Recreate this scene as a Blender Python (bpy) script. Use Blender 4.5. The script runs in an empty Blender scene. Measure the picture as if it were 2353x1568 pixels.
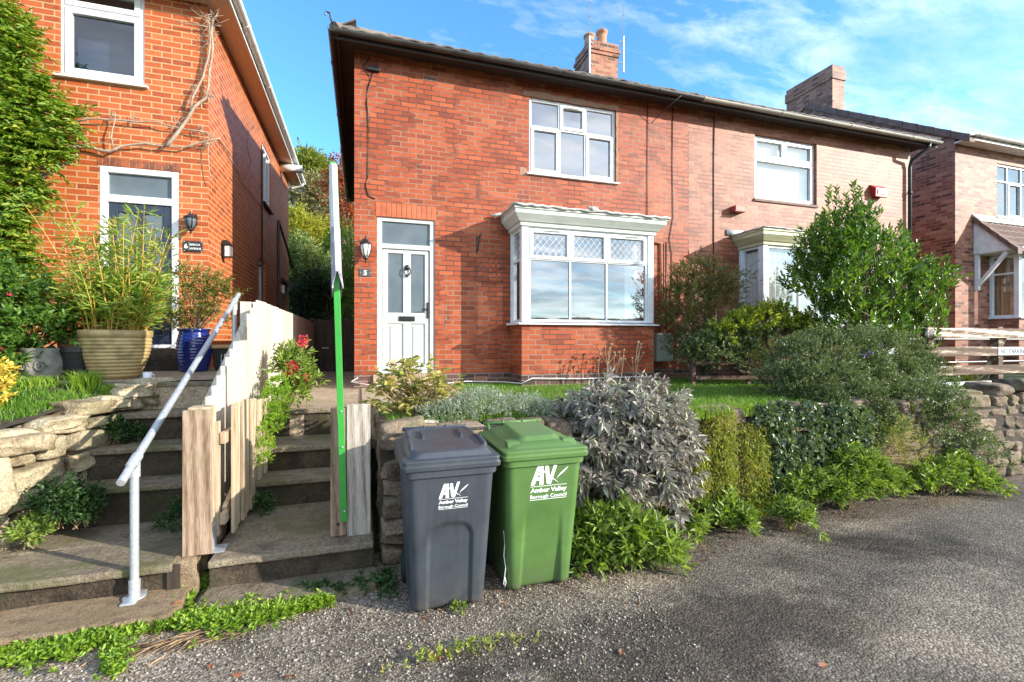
import bpy, math, random
import numpy as np
from mathutils import Vector, Matrix

SC = bpy.context.scene
COL = SC.collection
R = random.Random(11)
NR = np.random.default_rng(5)
PI = math.pi
ORG = {}

# ------------------------------------------------------------------ camera
CAM_Z = 1.70
YAW = math.radians(17.65)
cam_d = bpy.data.cameras.new('camera')
cam_d.sensor_width = 36.0
cam_d.lens = 16.65
cam_d.clip_start = 0.05
cam_d.clip_end = 2000
cam = bpy.data.objects.new('camera', cam_d)
cam.location = (0, 0, CAM_Z)
cam.rotation_euler = (PI / 2, 0, -YAW)
COL.objects.link(cam)
SC.camera = cam


def ray(px, py):
    """direction of a point of a 2353 x 1568 view of the place, seen from the camera"""
    u = (px - 1176.5) / 1088.0
    v = (784.0 - py) / 1088.0
    return (math.sin(YAW) + u * math.cos(YAW), math.cos(YAW) - u * math.sin(YAW), v)


def at(px, py, Y):
    d = ray(px, py)
    t = Y / d[1]
    return Vector((d[0] * t, Y, CAM_Z + d[2] * t))


# ------------------------------------------------------------------ objects
def prop(o, label=None, cat=None, group=None, kind=None):
    if label: o['label'] = label
    if cat: o['category'] = cat
    if group: o['group'] = group
    if kind: o['kind'] = kind
    return o


def thing(name, label, cat, loc=(0, 0, 0), group=None):
    o = bpy.data.objects.new(name, None)
    o.empty_display_size = 0.1
    COL.objects.link(o)
    o.location = loc
    ORG[o.name] = Vector(loc)
    return prop(o, label, cat, group)


def link_mesh(name, me, mat, parent=None, org=None):
    o = bpy.data.objects.new(name, me)
    COL.objects.link(o)
    if mat is not None:
        if isinstance(mat, (list, tuple)):
            for m in mat: me.materials.append(m)
        else:
            me.materials.append(mat)
    if parent is not None:
        o.parent = parent
        ORG[o.name] = ORG[parent.name].copy()
    else:
        ORG[o.name] = Vector(org) if org is not None else Vector((0, 0, 0))
        o.location = ORG[o.name]
    return o


class MB:
    """collects shapes in world metres; build() links them as one mesh object"""
    def __init__(s, T=None):
        s.v = []; s.f = []; s.T = T; s.mi = []; s.m = 0

    def add(s, vs, fs):
        b = len(s.v)
        if s.T is None:
            s.v += [tuple(p) for p in vs]
        else:
            s.v += [tuple(s.T @ Vector(p)) for p in vs]
        s.f += [tuple(b + i for i in f) for f in fs]
        s.mi += [s.m] * len(fs)
        return s

    def box(s, x0, x1, y0, y1, z0, z1):
        if x1 < x0: x0, x1 = x1, x0
        if y1 < y0: y0, y1 = y1, y0
        if z1 < z0: z0, z1 = z1, z0
        return s.add([(x0, y0, z0), (x1, y0, z0), (x1, y1, z0), (x0, y1, z0),
                      (x0, y0, z1), (x1, y0, z1), (x1, y1, z1), (x0, y1, z1)],
                     [(0, 3, 2, 1), (4, 5, 6, 7), (0, 1, 5, 4), (1, 2, 6, 5), (2, 3, 7, 6), (3, 0, 4, 7)])

    def hexa(s, bot, top):
        return s.add(list(bot) + list(top),
                     [(0, 3, 2, 1), (4, 5, 6, 7), (0, 1, 5, 4), (1, 2, 6, 5), (2, 3, 7, 6), (3, 0, 4, 7)])

    def face(s, *pts):
        return s.add(pts, [tuple(range(len(pts)))])

    def bar(s, a, b, w, h, up=(0, 0, 1)):
        a = Vector(a); b = Vector(b); d = (b - a).normalized()
        upv = Vector(up)
        if abs(d.dot(upv)) > 0.95: upv = Vector((0, 1, 0))
        sx = d.cross(upv).normalized() * (w / 2); sz = sx.cross(d).normalized() * (h / 2)
        return s.hexa([a - sx - sz, a + sx - sz, b + sx - sz, b - sx - sz],
                      [a - sx + sz, a + sx + sz, b + sx + sz, b - sx + sz])

    def prism(s, poly, axis, a0, a1):
        """poly in the two other axes (in x,y,z order), extruded along axis"""
        def mk(p, a):
            if axis == 'x': return (a, p[0], p[1])
            if axis == 'y': return (p[0], a, p[1])
            return (p[0], p[1], a)
        n = len(poly)
        vs = [mk(p, a0) for p in poly] + [mk(p, a1) for p in poly]
        fs = [tuple(range(n)), tuple(range(2 * n - 1, n - 1, -1))]
        for i in range(n):
            j = (i + 1) % n
            fs.append((i, i + n, j + n, j))
        return s.add(vs, fs)

    def tube(s, pts, r, n=8, caps=True):
        pts = [Vector(p) for p in pts]
        m = len(pts)
        rs = r if isinstance(r, (list, tuple)) else [r] * m
        vs = []; fs = []
        ref = None
        for i in range(m):
            if i == 0: d = pts[1] - pts[0]
            elif i == m - 1: d = pts[-1] - pts[-2]
            else: d = (pts[i + 1] - pts[i]).normalized() + (pts[i] - pts[i - 1]).normalized()
            if d.length < 1e-9: d = Vector((0, 0, 1))
            d.normalize()
            if ref is None:
                ref = Vector((0, 0, 1)) if abs(d.z) < 0.9 else Vector((1, 0, 0))
            a = d.cross(ref)
            if a.length < 1e-6: a = d.cross(Vector((0.3, 1, 0.2)))
            a.normalize()
            b = d.cross(a).normalized()
            ref = -b.cross(d).cross(d) if False else (b if False else ref)
            for k in range(n):
                t = 2 * PI * k / n
                vs.append(pts[i] + (a * math.cos(t) + b * math.sin(t)) * rs[i])
        for i in range(m - 1):
            for k in range(n):
                k2 = (k + 1) % n
                fs.append((i * n + k, i * n + k2, (i + 1) * n + k2, (i + 1) * n + k))
        if caps:
            fs.append(tuple(range(n - 1, -1, -1)))
            fs.append(tuple((m - 1) * n + k for k in range(n)))
        return s.add(vs, fs)

    def lathe(s, prof, c, n=24, rad=None):
        """prof = [(r, z)], around vertical axis through c"""
        vs = []; fs = []
        m = len(prof)
        for (r, z) in prof:
            for k in range(n):
                t = 2 * PI * k / n
                q = r if rad is None else r * rad(t, z)
                vs.append((c[0] + q * math.cos(t), c[1] + q * math.sin(t), c[2] + z))
        for i in range(m - 1):
            for k in range(n):
                k2 = (k + 1) % n
                fs.append((i * n + k, i * n + k2, (i + 1) * n + k2, (i + 1) * n + k))
        fs.append(tuple(range(n - 1, -1, -1)))
        fs.append(tuple((m - 1) * n + k for k in range(n)))
        return s.add(vs, fs)

    def build(s, name, mat, parent=None, bevel=0.0, smooth=False, org=None, seg=2):
        me = bpy.data.meshes.new(name)
        o0 = ORG[parent.name] if parent is not None else (Vector(org) if org is not None else Vector((0, 0, 0)))
        V = np.array(s.v, dtype=float).reshape(-1, 3)
        me.from_pydata((V - np.array(o0)).tolist(), [], s.f)
        if s.m: me.polygons.foreach_set('material_index', s.mi)
        # box-projected uv in metres
        me.update()
        uvl = me.uv_layers.new(name='uv')
        nl = len(me.loops)
        li = np.zeros(nl, dtype=np.int32); me.loops.foreach_get('vertex_index', li)
        npoly = len(me.polygons)
        nor = np.zeros(npoly * 3); me.polygons.foreach_get('normal', nor); nor = np.abs(nor.reshape(-1, 3))
        tot = np.zeros(npoly, dtype=np.int32); me.polygons.foreach_get('loop_total', tot)
        ln = np.repeat(nor, tot, axis=0)
        P = V[li]
        uv = np.zeros((nl, 2))
        ax = ln.argmax(axis=1)
        uv[:, 0] = np.where(ax == 0, P[:, 1], P[:, 0])
        uv[:, 1] = np.where(ax == 2, P[:, 1], P[:, 2])
        uvl.data.foreach_set('uv', uv.ravel())
        if smooth:
            me.polygons.foreach_set('use_smooth', [True] * npoly)
        o = link_mesh(name, me, mat, parent, org)
        if bevel > 0:
            b = o.modifiers.new('bevel', 'BEVEL')
            b.width = bevel; b.segments = seg; b.limit_method = 'ANGLE'; b.angle_limit = math.radians(40)
            b.harden_normals = False
        return o


def np_mesh(name, V, faces_list, mat, parent=None, org=None, smooth=False):
    """V (n,3) world, faces_list = list of int arrays (k, m) ; one mesh object"""
    me = bpy.data.meshes.new(name)
    o0 = ORG[parent.name] if parent is not None else (Vector(org) if org is not None else Vector((0, 0, 0)))
    V = np.asarray(V, dtype=np.float32) - np.array(o0, dtype=np.float32)
    me.vertices.add(len(V)); me.vertices.foreach_set('co', V.ravel())
    loops = np.concatenate([f.ravel() for f in faces_list]).astype(np.int32)
    tot = np.concatenate([np.full(len(f), f.shape[1], dtype=np.int32) for f in faces_list])
    st = np.concatenate([[0], np.cumsum(tot)[:-1]]).astype(np.int32)
    me.loops.add(len(loops)); me.loops.foreach_set('vertex_index', loops)
    me.polygons.add(len(tot)); me.polygons.foreach_set('loop_start', st)
    me.polygons.foreach_set('loop_total', tot)
    if smooth: me.polygons.foreach_set('use_smooth', np.ones(len(tot), dtype=bool))
    me.update(calc_edges=True); me.validate()
    return link_mesh(name, me, mat, parent, org)


# ------------------------------------------------------------------ foliage
def unit(a):
    return a / np.maximum(np.linalg.norm(a, axis=1, keepdims=True), 1e-9)


def leaf_mesh(name, P, D, L, W, mat, parent=None, org=None, fold=0.25, droop=0.15, upref=0.8, six=True):
    """one folded leaf per point P, growing along D, length L, width W"""
    n = len(P)
    L = np.broadcast_to(np.asarray(L, dtype=float), (n,))[:, None]
    W = np.broadcast_to(np.asarray(W, dtype=float), (n,))[:, None]
    D = unit(D)
    ref = NR.normal(size=(n, 3)) * 0.6
    ref[:, 2] += upref
    S = np.cross(D, ref); S = unit(S)
    N = np.cross(S, D)
    N = np.where((N[:, 2:3] < 0), -N, N)
    tip = P + D * L - N * L * droop
    if six:
        V = np.stack([P,
                      P + D * L * 0.30 + S * W * 0.46 + N * W * fold,
                      P + D * L * 0.68 + S * W * 0.36 + N * W * fold * 0.6 - N * L * droop * 0.4,
                      tip,
                      P + D * L * 0.68 - S * W * 0.36 + N * W * fold * 0.6 - N * L * droop * 0.4,
                      P + D * L * 0.30 - S * W * 0.46 + N * W * fold], axis=1).reshape(-1, 3)
        b = (np.arange(n) * 6)[:, None]
        F = np.concatenate([b + np.array([[0, 1, 2, 3]]), b + np.array([[0, 3, 4, 5]])], axis=0)
    else:
        V = np.stack([P,
                      P + D * L * 0.45 + S * W * 0.5 + N * W * fold,
                      tip,
                      P + D * L * 0.45 - S * W * 0.5 + N * W * fold], axis=1).reshape(-1, 3)
        b = (np.arange(n) * 4)[:, None]
        F = np.concatenate([b + np.array([[0, 1, 2]]), b + np.array([[0, 2, 3]])], axis=0)
    return np_mesh(name, V, [F], mat, parent, org)


def clump_pts(clumps, n, shell=0.55, low=-0.6):
    """n points (and outward normals) through the volume of ellipsoid clumps (cx,cy,cz,rx,ry,rz)"""
    C = np.array([c[:6] for c in clumps], dtype=float)
    w = np.array([(c[3] * c[4] * c[5]) ** 0.67 for c in clumps]); w /= w.sum()
    k = NR.choice(len(C), size=n, p=w)
    d = unit(NR.normal(size=(n, 3)))
    bad = d[:, 2] < low
    d[bad, 2] *= -1
    r = shell + (1 - shell) * NR.random(n)[:, None] ** 0.6
    wob = 1 + 0.12 * np.sin(5 * d[:, :1] + 3 * k[:, None]) + 0.1 * np.sin(7 * d[:, 1:2] + 2.3 * k[:, None])
    P = C[k, :3] + d * r * wob * C[k, 3:6]
    N = unit(d / C[k, 3:6])
    return P, N


def sprigs(P, N, k, slen, ang=0.9, up=0.5, out=0.8, jit=0.45):
    """k leaves along a short twig at every point: returns leaf bases and directions (grouped)"""
    n = len(P)
    A = N * out + NR.normal(size=(n, 3)) * jit
    A[:, 2] += up
    A = unit(A)
    t = NR.normal(size=(n, 3)); U = unit(np.cross(A, t)); Wv = np.cross(A, U)
    slen = np.broadcast_to(np.asarray(slen, dtype=float), (n,))
    bs = []; ds = []
    for i in range(k):
        s = (i + 0.4) / k
        th = i * 2.4 + NR.random(n) * 0.8
        rad = U * np.cos(th)[:, None] + Wv * np.sin(th)[:, None]
        a = ang * (1.05 - 0.55 * s)
        bs.append(P + A * (slen * s)[:, None])
        ds.append(A * math.cos(a) + rad * math.sin(a) + NR.normal(size=(n, 3)) * 0.12)
    return np.concatenate(bs), np.concatenate(ds)


def rnd_len(n, m, v=0.3):
    return m * (1 - v + 2 * v * NR.random(n))


def stems(name, base, tips, r0, r1, mat, parent, bend=0.15, n=5, seg=4):
    mb = MB()
    for i, t in enumerate(tips):
        b = Vector(base[i]) if isinstance(base, list) else Vector(base)
        t = Vector(t)
        off = Vector((R.uniform(-1, 1), R.uniform(-1, 1), R.uniform(-0.2, 0.6))) * (t - b).length * bend
        pts = [];
        for j in range(seg + 1):
            s = j / seg
            pts.append(b.lerp(t, s) + off * math.sin(PI * s))
        mb.tube(pts, [r0 + (r1 - r0) * j / seg for j in range(seg + 1)], n=n, caps=False)
    return mb.build(name, mat, parent, smooth=True)


def grass(name, P, H, W, mat, parent=None, lean=0.5, org=None):
    n = len(P)
    H = np.broadcast_to(np.asarray(H, dtype=float), (n,))[:, None]
    th = NR.random(n) * 2 * PI
    S = np.stack([np.cos(th), np.sin(th), np.zeros(n)], axis=1) * W * 0.5
    ph = NR.random(n) * 2 * PI
    Ld = np.stack([np.cos(ph), np.sin(ph), np.zeros(n)], axis=1) * (NR.random(n)[:, None] * lean) * H
    up = np.zeros((n, 3)); up[:, 2] = 1
    V = np.stack([P - S, P + S, P + up * H * 0.55 + Ld * 0.3 + S * 0.8, P + up * H * 0.55 + Ld * 0.3 - S * 0.8,
                  P + up * H * (1 - 0.25 * lean) + Ld], axis=1).reshape(-1, 3)
    b = (np.arange(n) * 5)[:, None]
    return np_mesh(name, V, [b + np.array([[0, 1, 2, 3]]), b + np.array([[3, 2, 4]])], mat, parent, org)


# ------------------------------------------------------------------ stones
def stone_unit(res=4):
    """surface of a cube as a grid, returned as (verts in -1..1, quads)"""
    idx = {}; vs = []; fs = []
    def vid(p):
        k = tuple(round(c, 4) for c in p)
        if k not in idx:
            idx[k] = len(vs); vs.append(p)
        return idx[k]
    for a in range(3):
        for sg in (-1, 1):
            for i in range(res):
                for j in range(res):
                    q = []
                    for (di, dj) in ((0, 0), (1, 0), (1, 1), (0, 1)):
                        p = [0, 0, 0]
                        p[a] = sg; p[(a + 1) % 3] = -1 + 2 * (i + di) / res; p[(a + 2) % 3] = -1 + 2 * (j + dj) / res
                        q.append(vid(tuple(p)))
                    fs.append(q if sg > 0 else q[::-1])
    return np.array(vs, dtype=float), np.array(fs, dtype=int)


SV, SF = stone_unit(8)


def stone_verts(c, half, rot=None, pw=5.0, rough=0.10, seed=0):
    rg = np.random.default_rng(seed)
    v = SV.copy()
    nrm = (np.abs(v) ** pw).sum(axis=1) ** (1 / pw)
    v = v / nrm[:, None]
    for f in range(3):
        k = rg.normal(size=(3, 3)) * (1.2 + 1.6 * f)
        ph = rg.random(3) * 6.28
        v = v + rough / (1 + f * 0.7) * np.sin(v @ k.T + ph)
    for f in range(7):
        nn = rg.normal(size=3) * np.array([1, 1, 1.3]); nn /= np.linalg.norm(nn)
        dd = v @ nn
        lim = dd.max() * rg.uniform(0.80, 0.97)
        v = v - np.maximum(dd - lim, 0)[:, None] * nn * 0.92
    v = v + rg.normal(size=v.shape) * 0.016
    v = v / np.abs(v).max(axis=0)
    sk = rg.normal(size=4) * 0.12
    v[:, 2] += v[:, 0] * sk[0] + v[:, 1] * sk[1]
    v[:, 0] += v[:, 2] * sk[2] * 0.8
    v = v * np.array(half)
    if rot is not None:
        c0, s0 = math.cos(rot), math.sin(rot)
        v = np.stack([v[:, 0] * c0 - v[:, 1] * s0, v[:, 0] * s0 + v[:, 1] * c0, v[:, 2]], axis=1)
    return v + np.array(c)


def stones_obj(name, lst, mat, parent=None, org=None):
    """lst of (centre, half sizes, rotation, roughness)"""
    Vs = []; Fs = []
    b = 0
    for i, (c, h, r, ro) in enumerate(lst):
        Vs.append(stone_verts(c, h, r, pw=R.choice([9, 14, 20]), rough=ro, seed=R.randrange(10 ** 6)))
        Fs.append(SF + b); b += len(SV)
    return np_mesh(name, np.concatenate(Vs), [np.concatenate(Fs)], mat, parent, org, smooth=False)


# ------------------------------------------------------------------ text
def text_mesh(body, size, bold=0.0, align='LEFT', spacing=1.0, squeeze=1.0):
    cu = bpy.data.curves.new('lettering', 'FONT')
    cu.body = body; cu.size = size; cu.align_x = align; cu.offset = bold
    cu.space_character = spacing; cu.extrude = 0.0006; cu.resolution_u = 3
    ob = bpy.data.objects.new('lettering', cu)
    COL.objects.link(ob)
    bpy.context.view_layer.update()
    dg = bpy.context.evaluated_depsgraph_get()
    me = bpy.data.meshes.new_from_object(ob.evaluated_get(dg))
    bpy.data.objects.remove(ob); bpy.data.curves.remove(cu)
    if squeeze != 1.0:
        for v in me.vertices: v.co.x *= squeeze
    return me


def place_text(name, me, M, mat, parent):
    """M: world matrix of the lettering plane (x right, y up)"""
    me.transform(M)
    me.transform(Matrix.Translation(-ORG[parent.name]))
    me.materials.clear()
    return link_mesh(name, me, mat, parent)


def facing(loc, rx=0.0, rz=0.0):
    """plane facing -Y (x right, y up), leaned by rx, turned by rz"""
    return Matrix.Translation(loc) @ Matrix.Rotation(rz, 4, 'Z') @ Matrix.Rotation(PI / 2 + rx, 4, 'X')
# ------------------------------------------------------------------ materials
class NT:
    def __init__(s, name):
        s.m = bpy.data.materials.new(name); s.m.use_nodes = True
        s.t = s.m.node_tree; s.t.nodes.clear()
        s.out = s.n('ShaderNodeOutputMaterial')

    def n(s, typ, **kw):
        nd = s.t.nodes.new(typ)
        for k, v in kw.items():
            if k.startswith('_'): setattr(nd, k[1:], v)
            else:
                key = int(k[1:]) if k[0] == 'i' and k[1:].isdigit() else k.replace('__', ' ')
                nd.inputs[key].default_value = v
        return nd

    def l(s, a, b): s.t.links.new(a, b)

    def coord(s, which='Object', scale=(1, 1, 1), rot=(0, 0, 0)):
        tc = s.n('ShaderNodeTexCoord'); mp = s.n('ShaderNodeMapping')
        mp.inputs['Scale'].default_value = scale; mp.inputs['Rotation'].default_value = rot
        s.l(tc.outputs[which], mp.inputs['Vector'])
        return mp.outputs['Vector']

    def noise(s, vec, scale, detail=4, rough=0.55, dist=0.0):
        nd = s.n('ShaderNodeTexNoise', Scale=scale, Detail=detail, Roughness=rough, Distortion=dist)
        s.l(vec, nd.inputs['Vector']); return nd.outputs['Fac']

    def ramp(s, fac, stops, interp='LINEAR'):
        nd = s.n('ShaderNodeValToRGB'); cr = nd.color_ramp; cr.interpolation = interp
        while len(cr.elements) < len(stops): cr.elements.new(0.5)
        for e, (p, c) in zip(cr.elements, stops):
            e.position = p
            e.color = (c, c, c, 1) if isinstance(c, (int, float)) else (*c[:3], 1)
        s.l(fac, nd.inputs['Fac']); return nd.outputs['Color']

    def mix(s, fac, a, b, mode='MIX'):
        nd = s.n('ShaderNodeMix', _data_type='RGBA', _blend_type=mode)
        for sock, v in ((nd.inputs[0], fac), (nd.inputs[6], a), (nd.inputs[7], b)):
            if isinstance(v, (int, float)):
                sock.default_value = v if sock == nd.inputs[0] else (v, v, v, 1)
            elif isinstance(v, tuple): sock.default_value = (*v[:3], 1)
            else: s.l(v, sock)
        return nd.outputs[2]

    def math(s, op, a, b=0.0, c=None, clamp=False):
        nd = s.n('ShaderNodeMath', _operation=op, _use_clamp=clamp)
        for i, v in enumerate((a, b) if c is None else (a, b, c)):
            if isinstance(v, (int, float)): nd.inputs[i].default_value = v
            else: s.l(v, nd.inputs[i])
        return nd.outputs[0]

    def bsdf(s, col, rough=0.6, metal=0.0, spec=0.5, bump=None, bstr=0.3, bdist=0.01, coat=0.0):
        b = s.n('ShaderNodeBsdfPrincipled', Metallic=metal)
        b.inputs['Specular IOR Level'].default_value = spec
        b.inputs['Coat Weight'].default_value = coat
        for sock, v in ((b.inputs['Base Color'], col), (b.inputs['Roughness'], rough)):
            if isinstance(v, (int, float)): sock.default_value = v
            elif isinstance(v, tuple): sock.default_value = (*v[:3], 1)
            else: s.l(v, sock)
        if bump is not None:
            bn = s.n('ShaderNodeBump', Strength=bstr, Distance=bdist)
            s.l(bump, bn.inputs['Height']); s.l(bn.outputs['Normal'], b.inputs['Normal'])
        return b

    def done(s, shader):
        s.l(shader.outputs[0] if hasattr(shader, 'outputs') else shader, s.out.inputs['Surface']); return s.m


def m_noisy(name, c1, c2, scale=6, rough=0.6, bump=0.2, bscale=None, detail=5, metal=0, spec=0.5, stretch=(1, 1, 1), bdist=0.01, c3=None, coat=0.0):
    t = NT(name); v = t.coord('Object', stretch)
    f = t.noise(v, scale, detail)
    st = [(0.3, c1), (0.7, c2)] if c3 is None else [(0.28, c1), (0.5, c2), (0.72, c3)]
    col = t.ramp(f, st)
    h = t.noise(v, bscale or scale * 6, 4)
    return t.done(t.bsdf(col, rough, metal, spec, h, bump, bdist, coat))


def m_brick(name, stops, mortar, rough=0.5, soot=0.5, mort2=None, spec=0.28):
    t = NT(name)
    tc = t.n('ShaderNodeTexCoord')
    warp = t.n('ShaderNodeTexNoise', Scale=3.0, Detail=2.0)
    t.l(tc.outputs['UV'], warp.inputs['Vector'])
    wv = t.n('ShaderNodeVectorMath', _operation='SCALE'); wv.inputs['Scale'].default_value = 0.010
    t.l(warp.outputs['Color'], wv.inputs[0])
    av = t.n('ShaderNodeVectorMath', _operation='ADD')
    t.l(tc.outputs['UV'], av.inputs[0]); t.l(wv.outputs[0], av.inputs[1])
    b = t.n('ShaderNodeTexBrick', Color1=(0, 0, 0, 1), Color2=(1, 1, 1, 1), Mortar=(0, 0, 0, 1), Scale=1.0)
    b.inputs['Mortar Size'].default_value = 0.0085
    b.inputs['Mortar Smooth'].default_value = 0.15
    b.inputs['Bias'].default_value = 0.0
    b.inputs['Brick Width'].default_value = 0.235
    b.inputs['Row Height'].default_value = 0.0785
    b.offset = 0.5; b.squash = 1.0; b.squash_frequency = 5
    t.l(av.outputs[0], b.inputs['Vector'])
    n1 = t.noise(tc.outputs['UV'], 14, 5, 0.7)
    n2 = t.noise(tc.outputs['UV'], 0.9, 3, 0.6)
    n3 = t.noise(tc.outputs['UV'], 60, 3, 0.6)
    sep = t.n('ShaderNodeSeparateColor'); t.l(b.outputs['Color'], sep.inputs[0])
    f = t.math('ADD', t.math('MULTIPLY_ADD', sep.outputs[0], 0.84, 0.08), t.math('MULTIPLY', t.math('SUBTRACT', n1, 0.5), 0.75))
    f = t.math('ADD', f, t.math('MULTIPLY', t.math('SUBTRACT', n2, 0.5), 0.45), clamp=True)
    col = t.ramp(f, stops)
    speck = t.ramp(n3, [(0.3, 0.72), (0.6, 1.12)])
    col = t.mix(0.6, col, speck, 'MULTIPLY')
    # streaks of soot with their own shape
    st = t.noise(t.coord('UV', (5, 1.2, 1)), 1.3, 5, 0.65)
    stf = t.ramp(st, [(0.56, 0.0), (0.72, soot)])
    col = t.mix(stf, col, (0.085, 0.04, 0.028))
    mo = t.noise(t.coord('UV', (1, 2.2, 1)), 5.5, 5, 0.7, 0.4)
    col = t.mix(t.ramp(mo, [(0.55, 0.0), (0.68, 0.5 * soot + 0.1)]), col, (0.11, 0.045, 0.03))
    mc = t.mix(t.ramp(t.noise(tc.outputs['UV'], 1.6, 3), [(0.46, 0), (0.54, 1)]), mortar, mort2 or mortar)
    col = t.mix(b.outputs['Fac'], col, mc)
    h = t.math('SUBTRACT', t.math('MULTIPLY', n3, 0.25), b.outputs['Fac'])
    return t.done(t.bsdf(col, rough, 0, spec, h, 0.55, 0.008))


def m_wood(name, stops, rough=0.75, grain=26, along='z', green=0.0):
    sc = {'z': (1, 1, 0.06), 'x': (0.06, 1, 1), 'y': (1, 0.06, 1)}[along]
    t = NT(name); v = t.coord('Object', sc)
    f1 = t.noise(v, grain * 2.4, 4, 0.6, 0.6)
    f2 = t.noise(t.coord('Object', tuple(c ** 0.6 for c in sc)), 5, 4, 0.6, 2.0)
    gi = t.n('ShaderNodeNewGeometry')
    wv = t.n('ShaderNodeTexWave', _wave_type='BANDS', _bands_direction='DIAGONAL', Scale=grain * 0.14, Distortion=7.0, Detail=3.0)
    wv.inputs['Detail Scale'].default_value = 0.8
    t.l(v, wv.inputs['Vector'])
    f = t.math('ADD', t.math('MULTIPLY', f1, 0.52), t.math('MULTIPLY', f2, 0.33))
    f = t.math('ADD', f, t.math('MULTIPLY', wv.outputs['Fac'], 0.15))
    f = t.math('ADD', f, t.math('MULTIPLY', t.math('SUBTRACT', gi.outputs['Random Per Island'], 0.5), 0.16))
    oi = t.n('ShaderNodeObjectInfo')
    f = t.math('ADD', f, t.math('MULTIPLY', t.math('SUBTRACT', oi.outputs['Random'], 0.5), 0.14))
    col = t.ramp(f, stops)
    if green:
        g = t.ramp(t.noise(t.coord('Object'), 3.5, 5, 0.6), [(0.52, 0), (0.7, green)])
        col = t.mix(g, col, (0.16, 0.17, 0.05))
    return t.done(t.bsdf(col, rough, 0, 0.3, f1, 0.35, 0.004))


def m_leaf(name, cols, rough=0.42, trans=0.35, tcol=None, spec=0.5, big=0.0):
    t = NT(name)
    g = t.n('ShaderNodeNewGeometry')
    k = len(cols)
    f = g.outputs['Random Per Island']
    nz = t.noise(t.coord('Object'), 3.0, 3)
    f = t.math('ADD', t.math('MULTIPLY', f, 0.65), t.math('MULTIPLY', t.math('SUBTRACT', nz, 0.3), 0.8), clamp=True)
    col = t.ramp(f, [((i + 0.5) / k, c) for i, c in enumerate(cols)])
    b = t.bsdf(col, rough, 0, spec)
    tr = t.n('ShaderNodeBsdfTranslucent')
    tcm = t.mix(1.0, col, tcol or (1.3, 1.35, 0.5), 'MULTIPLY')
    t.l(tcm, tr.inputs['Color'])
    mx = t.n('ShaderNodeMixShader', Fac=trans)
    t.l(b.outputs[0], mx.inputs[1]); t.l(tr.outputs[0], mx.inputs[2])
    return t.done(mx)


def m_glass(name, ior=0.2, tint=(0.8, 0.85, 0.86), rough=0.0):
    t = NT(name)
    lw = t.n('ShaderNodeLayerWeight', Blend=0.5)
    fr_ = t.math('MULTIPLY_ADD', t.math('POWER', lw.outputs['Facing'], 5.0), 1 - ior, ior)
    tp = t.n('ShaderNodeBsdfTransparent', Color=(*tint, 1))
    v = t.coord('Object'); wob = t.noise(v, 1.6, 2)
    bn = t.n('ShaderNodeBump', Strength=0.03, Distance=0.05); t.l(wob, bn.inputs['Height'])
    gl = t.n('ShaderNodeBsdfGlossy', Roughness=rough, Color=(0.95, 0.97, 1, 1)); t.l(bn.outputs[0], gl.inputs['Normal'])
    mx = t.n('ShaderNodeMixShader'); t.l(fr_, mx.inputs[0]); t.l(tp.outputs[0], mx.inputs[1]); t.l(gl.outputs[0], mx.inputs[2])
    return t.done(mx)


def m_plain(name, c, rough=0.5, metal=0.0, spec=0.5, coat=0.0):
    t = NT(name)
    f = t.noise(t.coord('Object'), 9, 4)
    col = t.mix(t.ramp(f, [(0.3, 0.0), (0.75, 1.0)]), tuple(x * 0.86 for x in c), tuple(min(1, x * 1.06) for x in c))
    return t.done(t.bsdf(col, rough, metal, spec, f, 0.04, 0.01, coat))


M = {}
M['brick5'] = m_brick('red_brick', [(0.02, (0.19, 0.043, 0.021)), (0.16, (0.28, 0.055, 0.021)), (0.45, (0.34, 0.070, 0.025)), (0.75, (0.39, 0.084, 0.030)), (0.97, (0.44, 0.115, 0.045))],
                       (0.30, 0.17, 0.11), 0.5, 0.8, (0.10, 0.045, 0.03))
M['brick3'] = m_brick('glare_pale_red_brick', [(0.02, (0.17, 0.05, 0.029)), (0.16, (0.25, 0.072, 0.037)), (0.45, (0.32, 0.096, 0.047)), (0.75, (0.37, 0.118, 0.06)), (0.97, (0.42, 0.155, 0.085))],  # paler than the other half: sun glare put into the brick palette
                       (0.13, 0.07, 0.05), 0.52, 0.35, (0.32, 0.2, 0.14), 0.34)
M['brick6'] = m_brick('orange_brick', [(0.02, (0.26, 0.056, 0.021)), (0.16, (0.37, 0.08, 0.024)), (0.45, (0.43, 0.098, 0.027)), (0.75, (0.48, 0.12, 0.034)), (0.97, (0.52, 0.155, 0.052))],
                       (0.50, 0.31, 0.16), 0.5, 0.3)
M['brick7'] = m_brick('brown_brick', [(0.05, (0.09, 0.033, 0.024)), (0.3, (0.24, 0.08, 0.05)), (0.6, (0.34, 0.125, 0.076)), (0.95, (0.45, 0.22, 0.14))],
                       (0.28, 0.19, 0.135), 0.55, 0.45, None, 0.28)
M['brickch'] = m_brick('sooty_brick', [(0.05, (0.06, 0.03, 0.022)), (0.3, (0.23, 0.075, 0.04)), (0.6, (0.40, 0.14, 0.075)), (0.95, (0.5, 0.22, 0.13))],
                        (0.3, 0.22, 0.16), 0.6, 0.75)
M['plinth'] = m_brick('blue_brick', [(0.05, (0.05, 0.032, 0.03)), (0.5, (0.12, 0.065, 0.055)), (0.95, (0.24, 0.11, 0.08))], (0.26, 0.19, 0.15), 0.55, 0.3)
M['upvc'] = m_plain('white_upvc', (0.76, 0.77, 0.77), 0.28)
M['whitepaint'] = m_noisy('weathered_white_paint', (0.62, 0.62, 0.58), (0.82, 0.82, 0.8), 8, 0.55, 0.12)
M['doorwhite'] = m_plain('grey_white_door', (0.52, 0.55, 0.525), 0.35)
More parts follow.
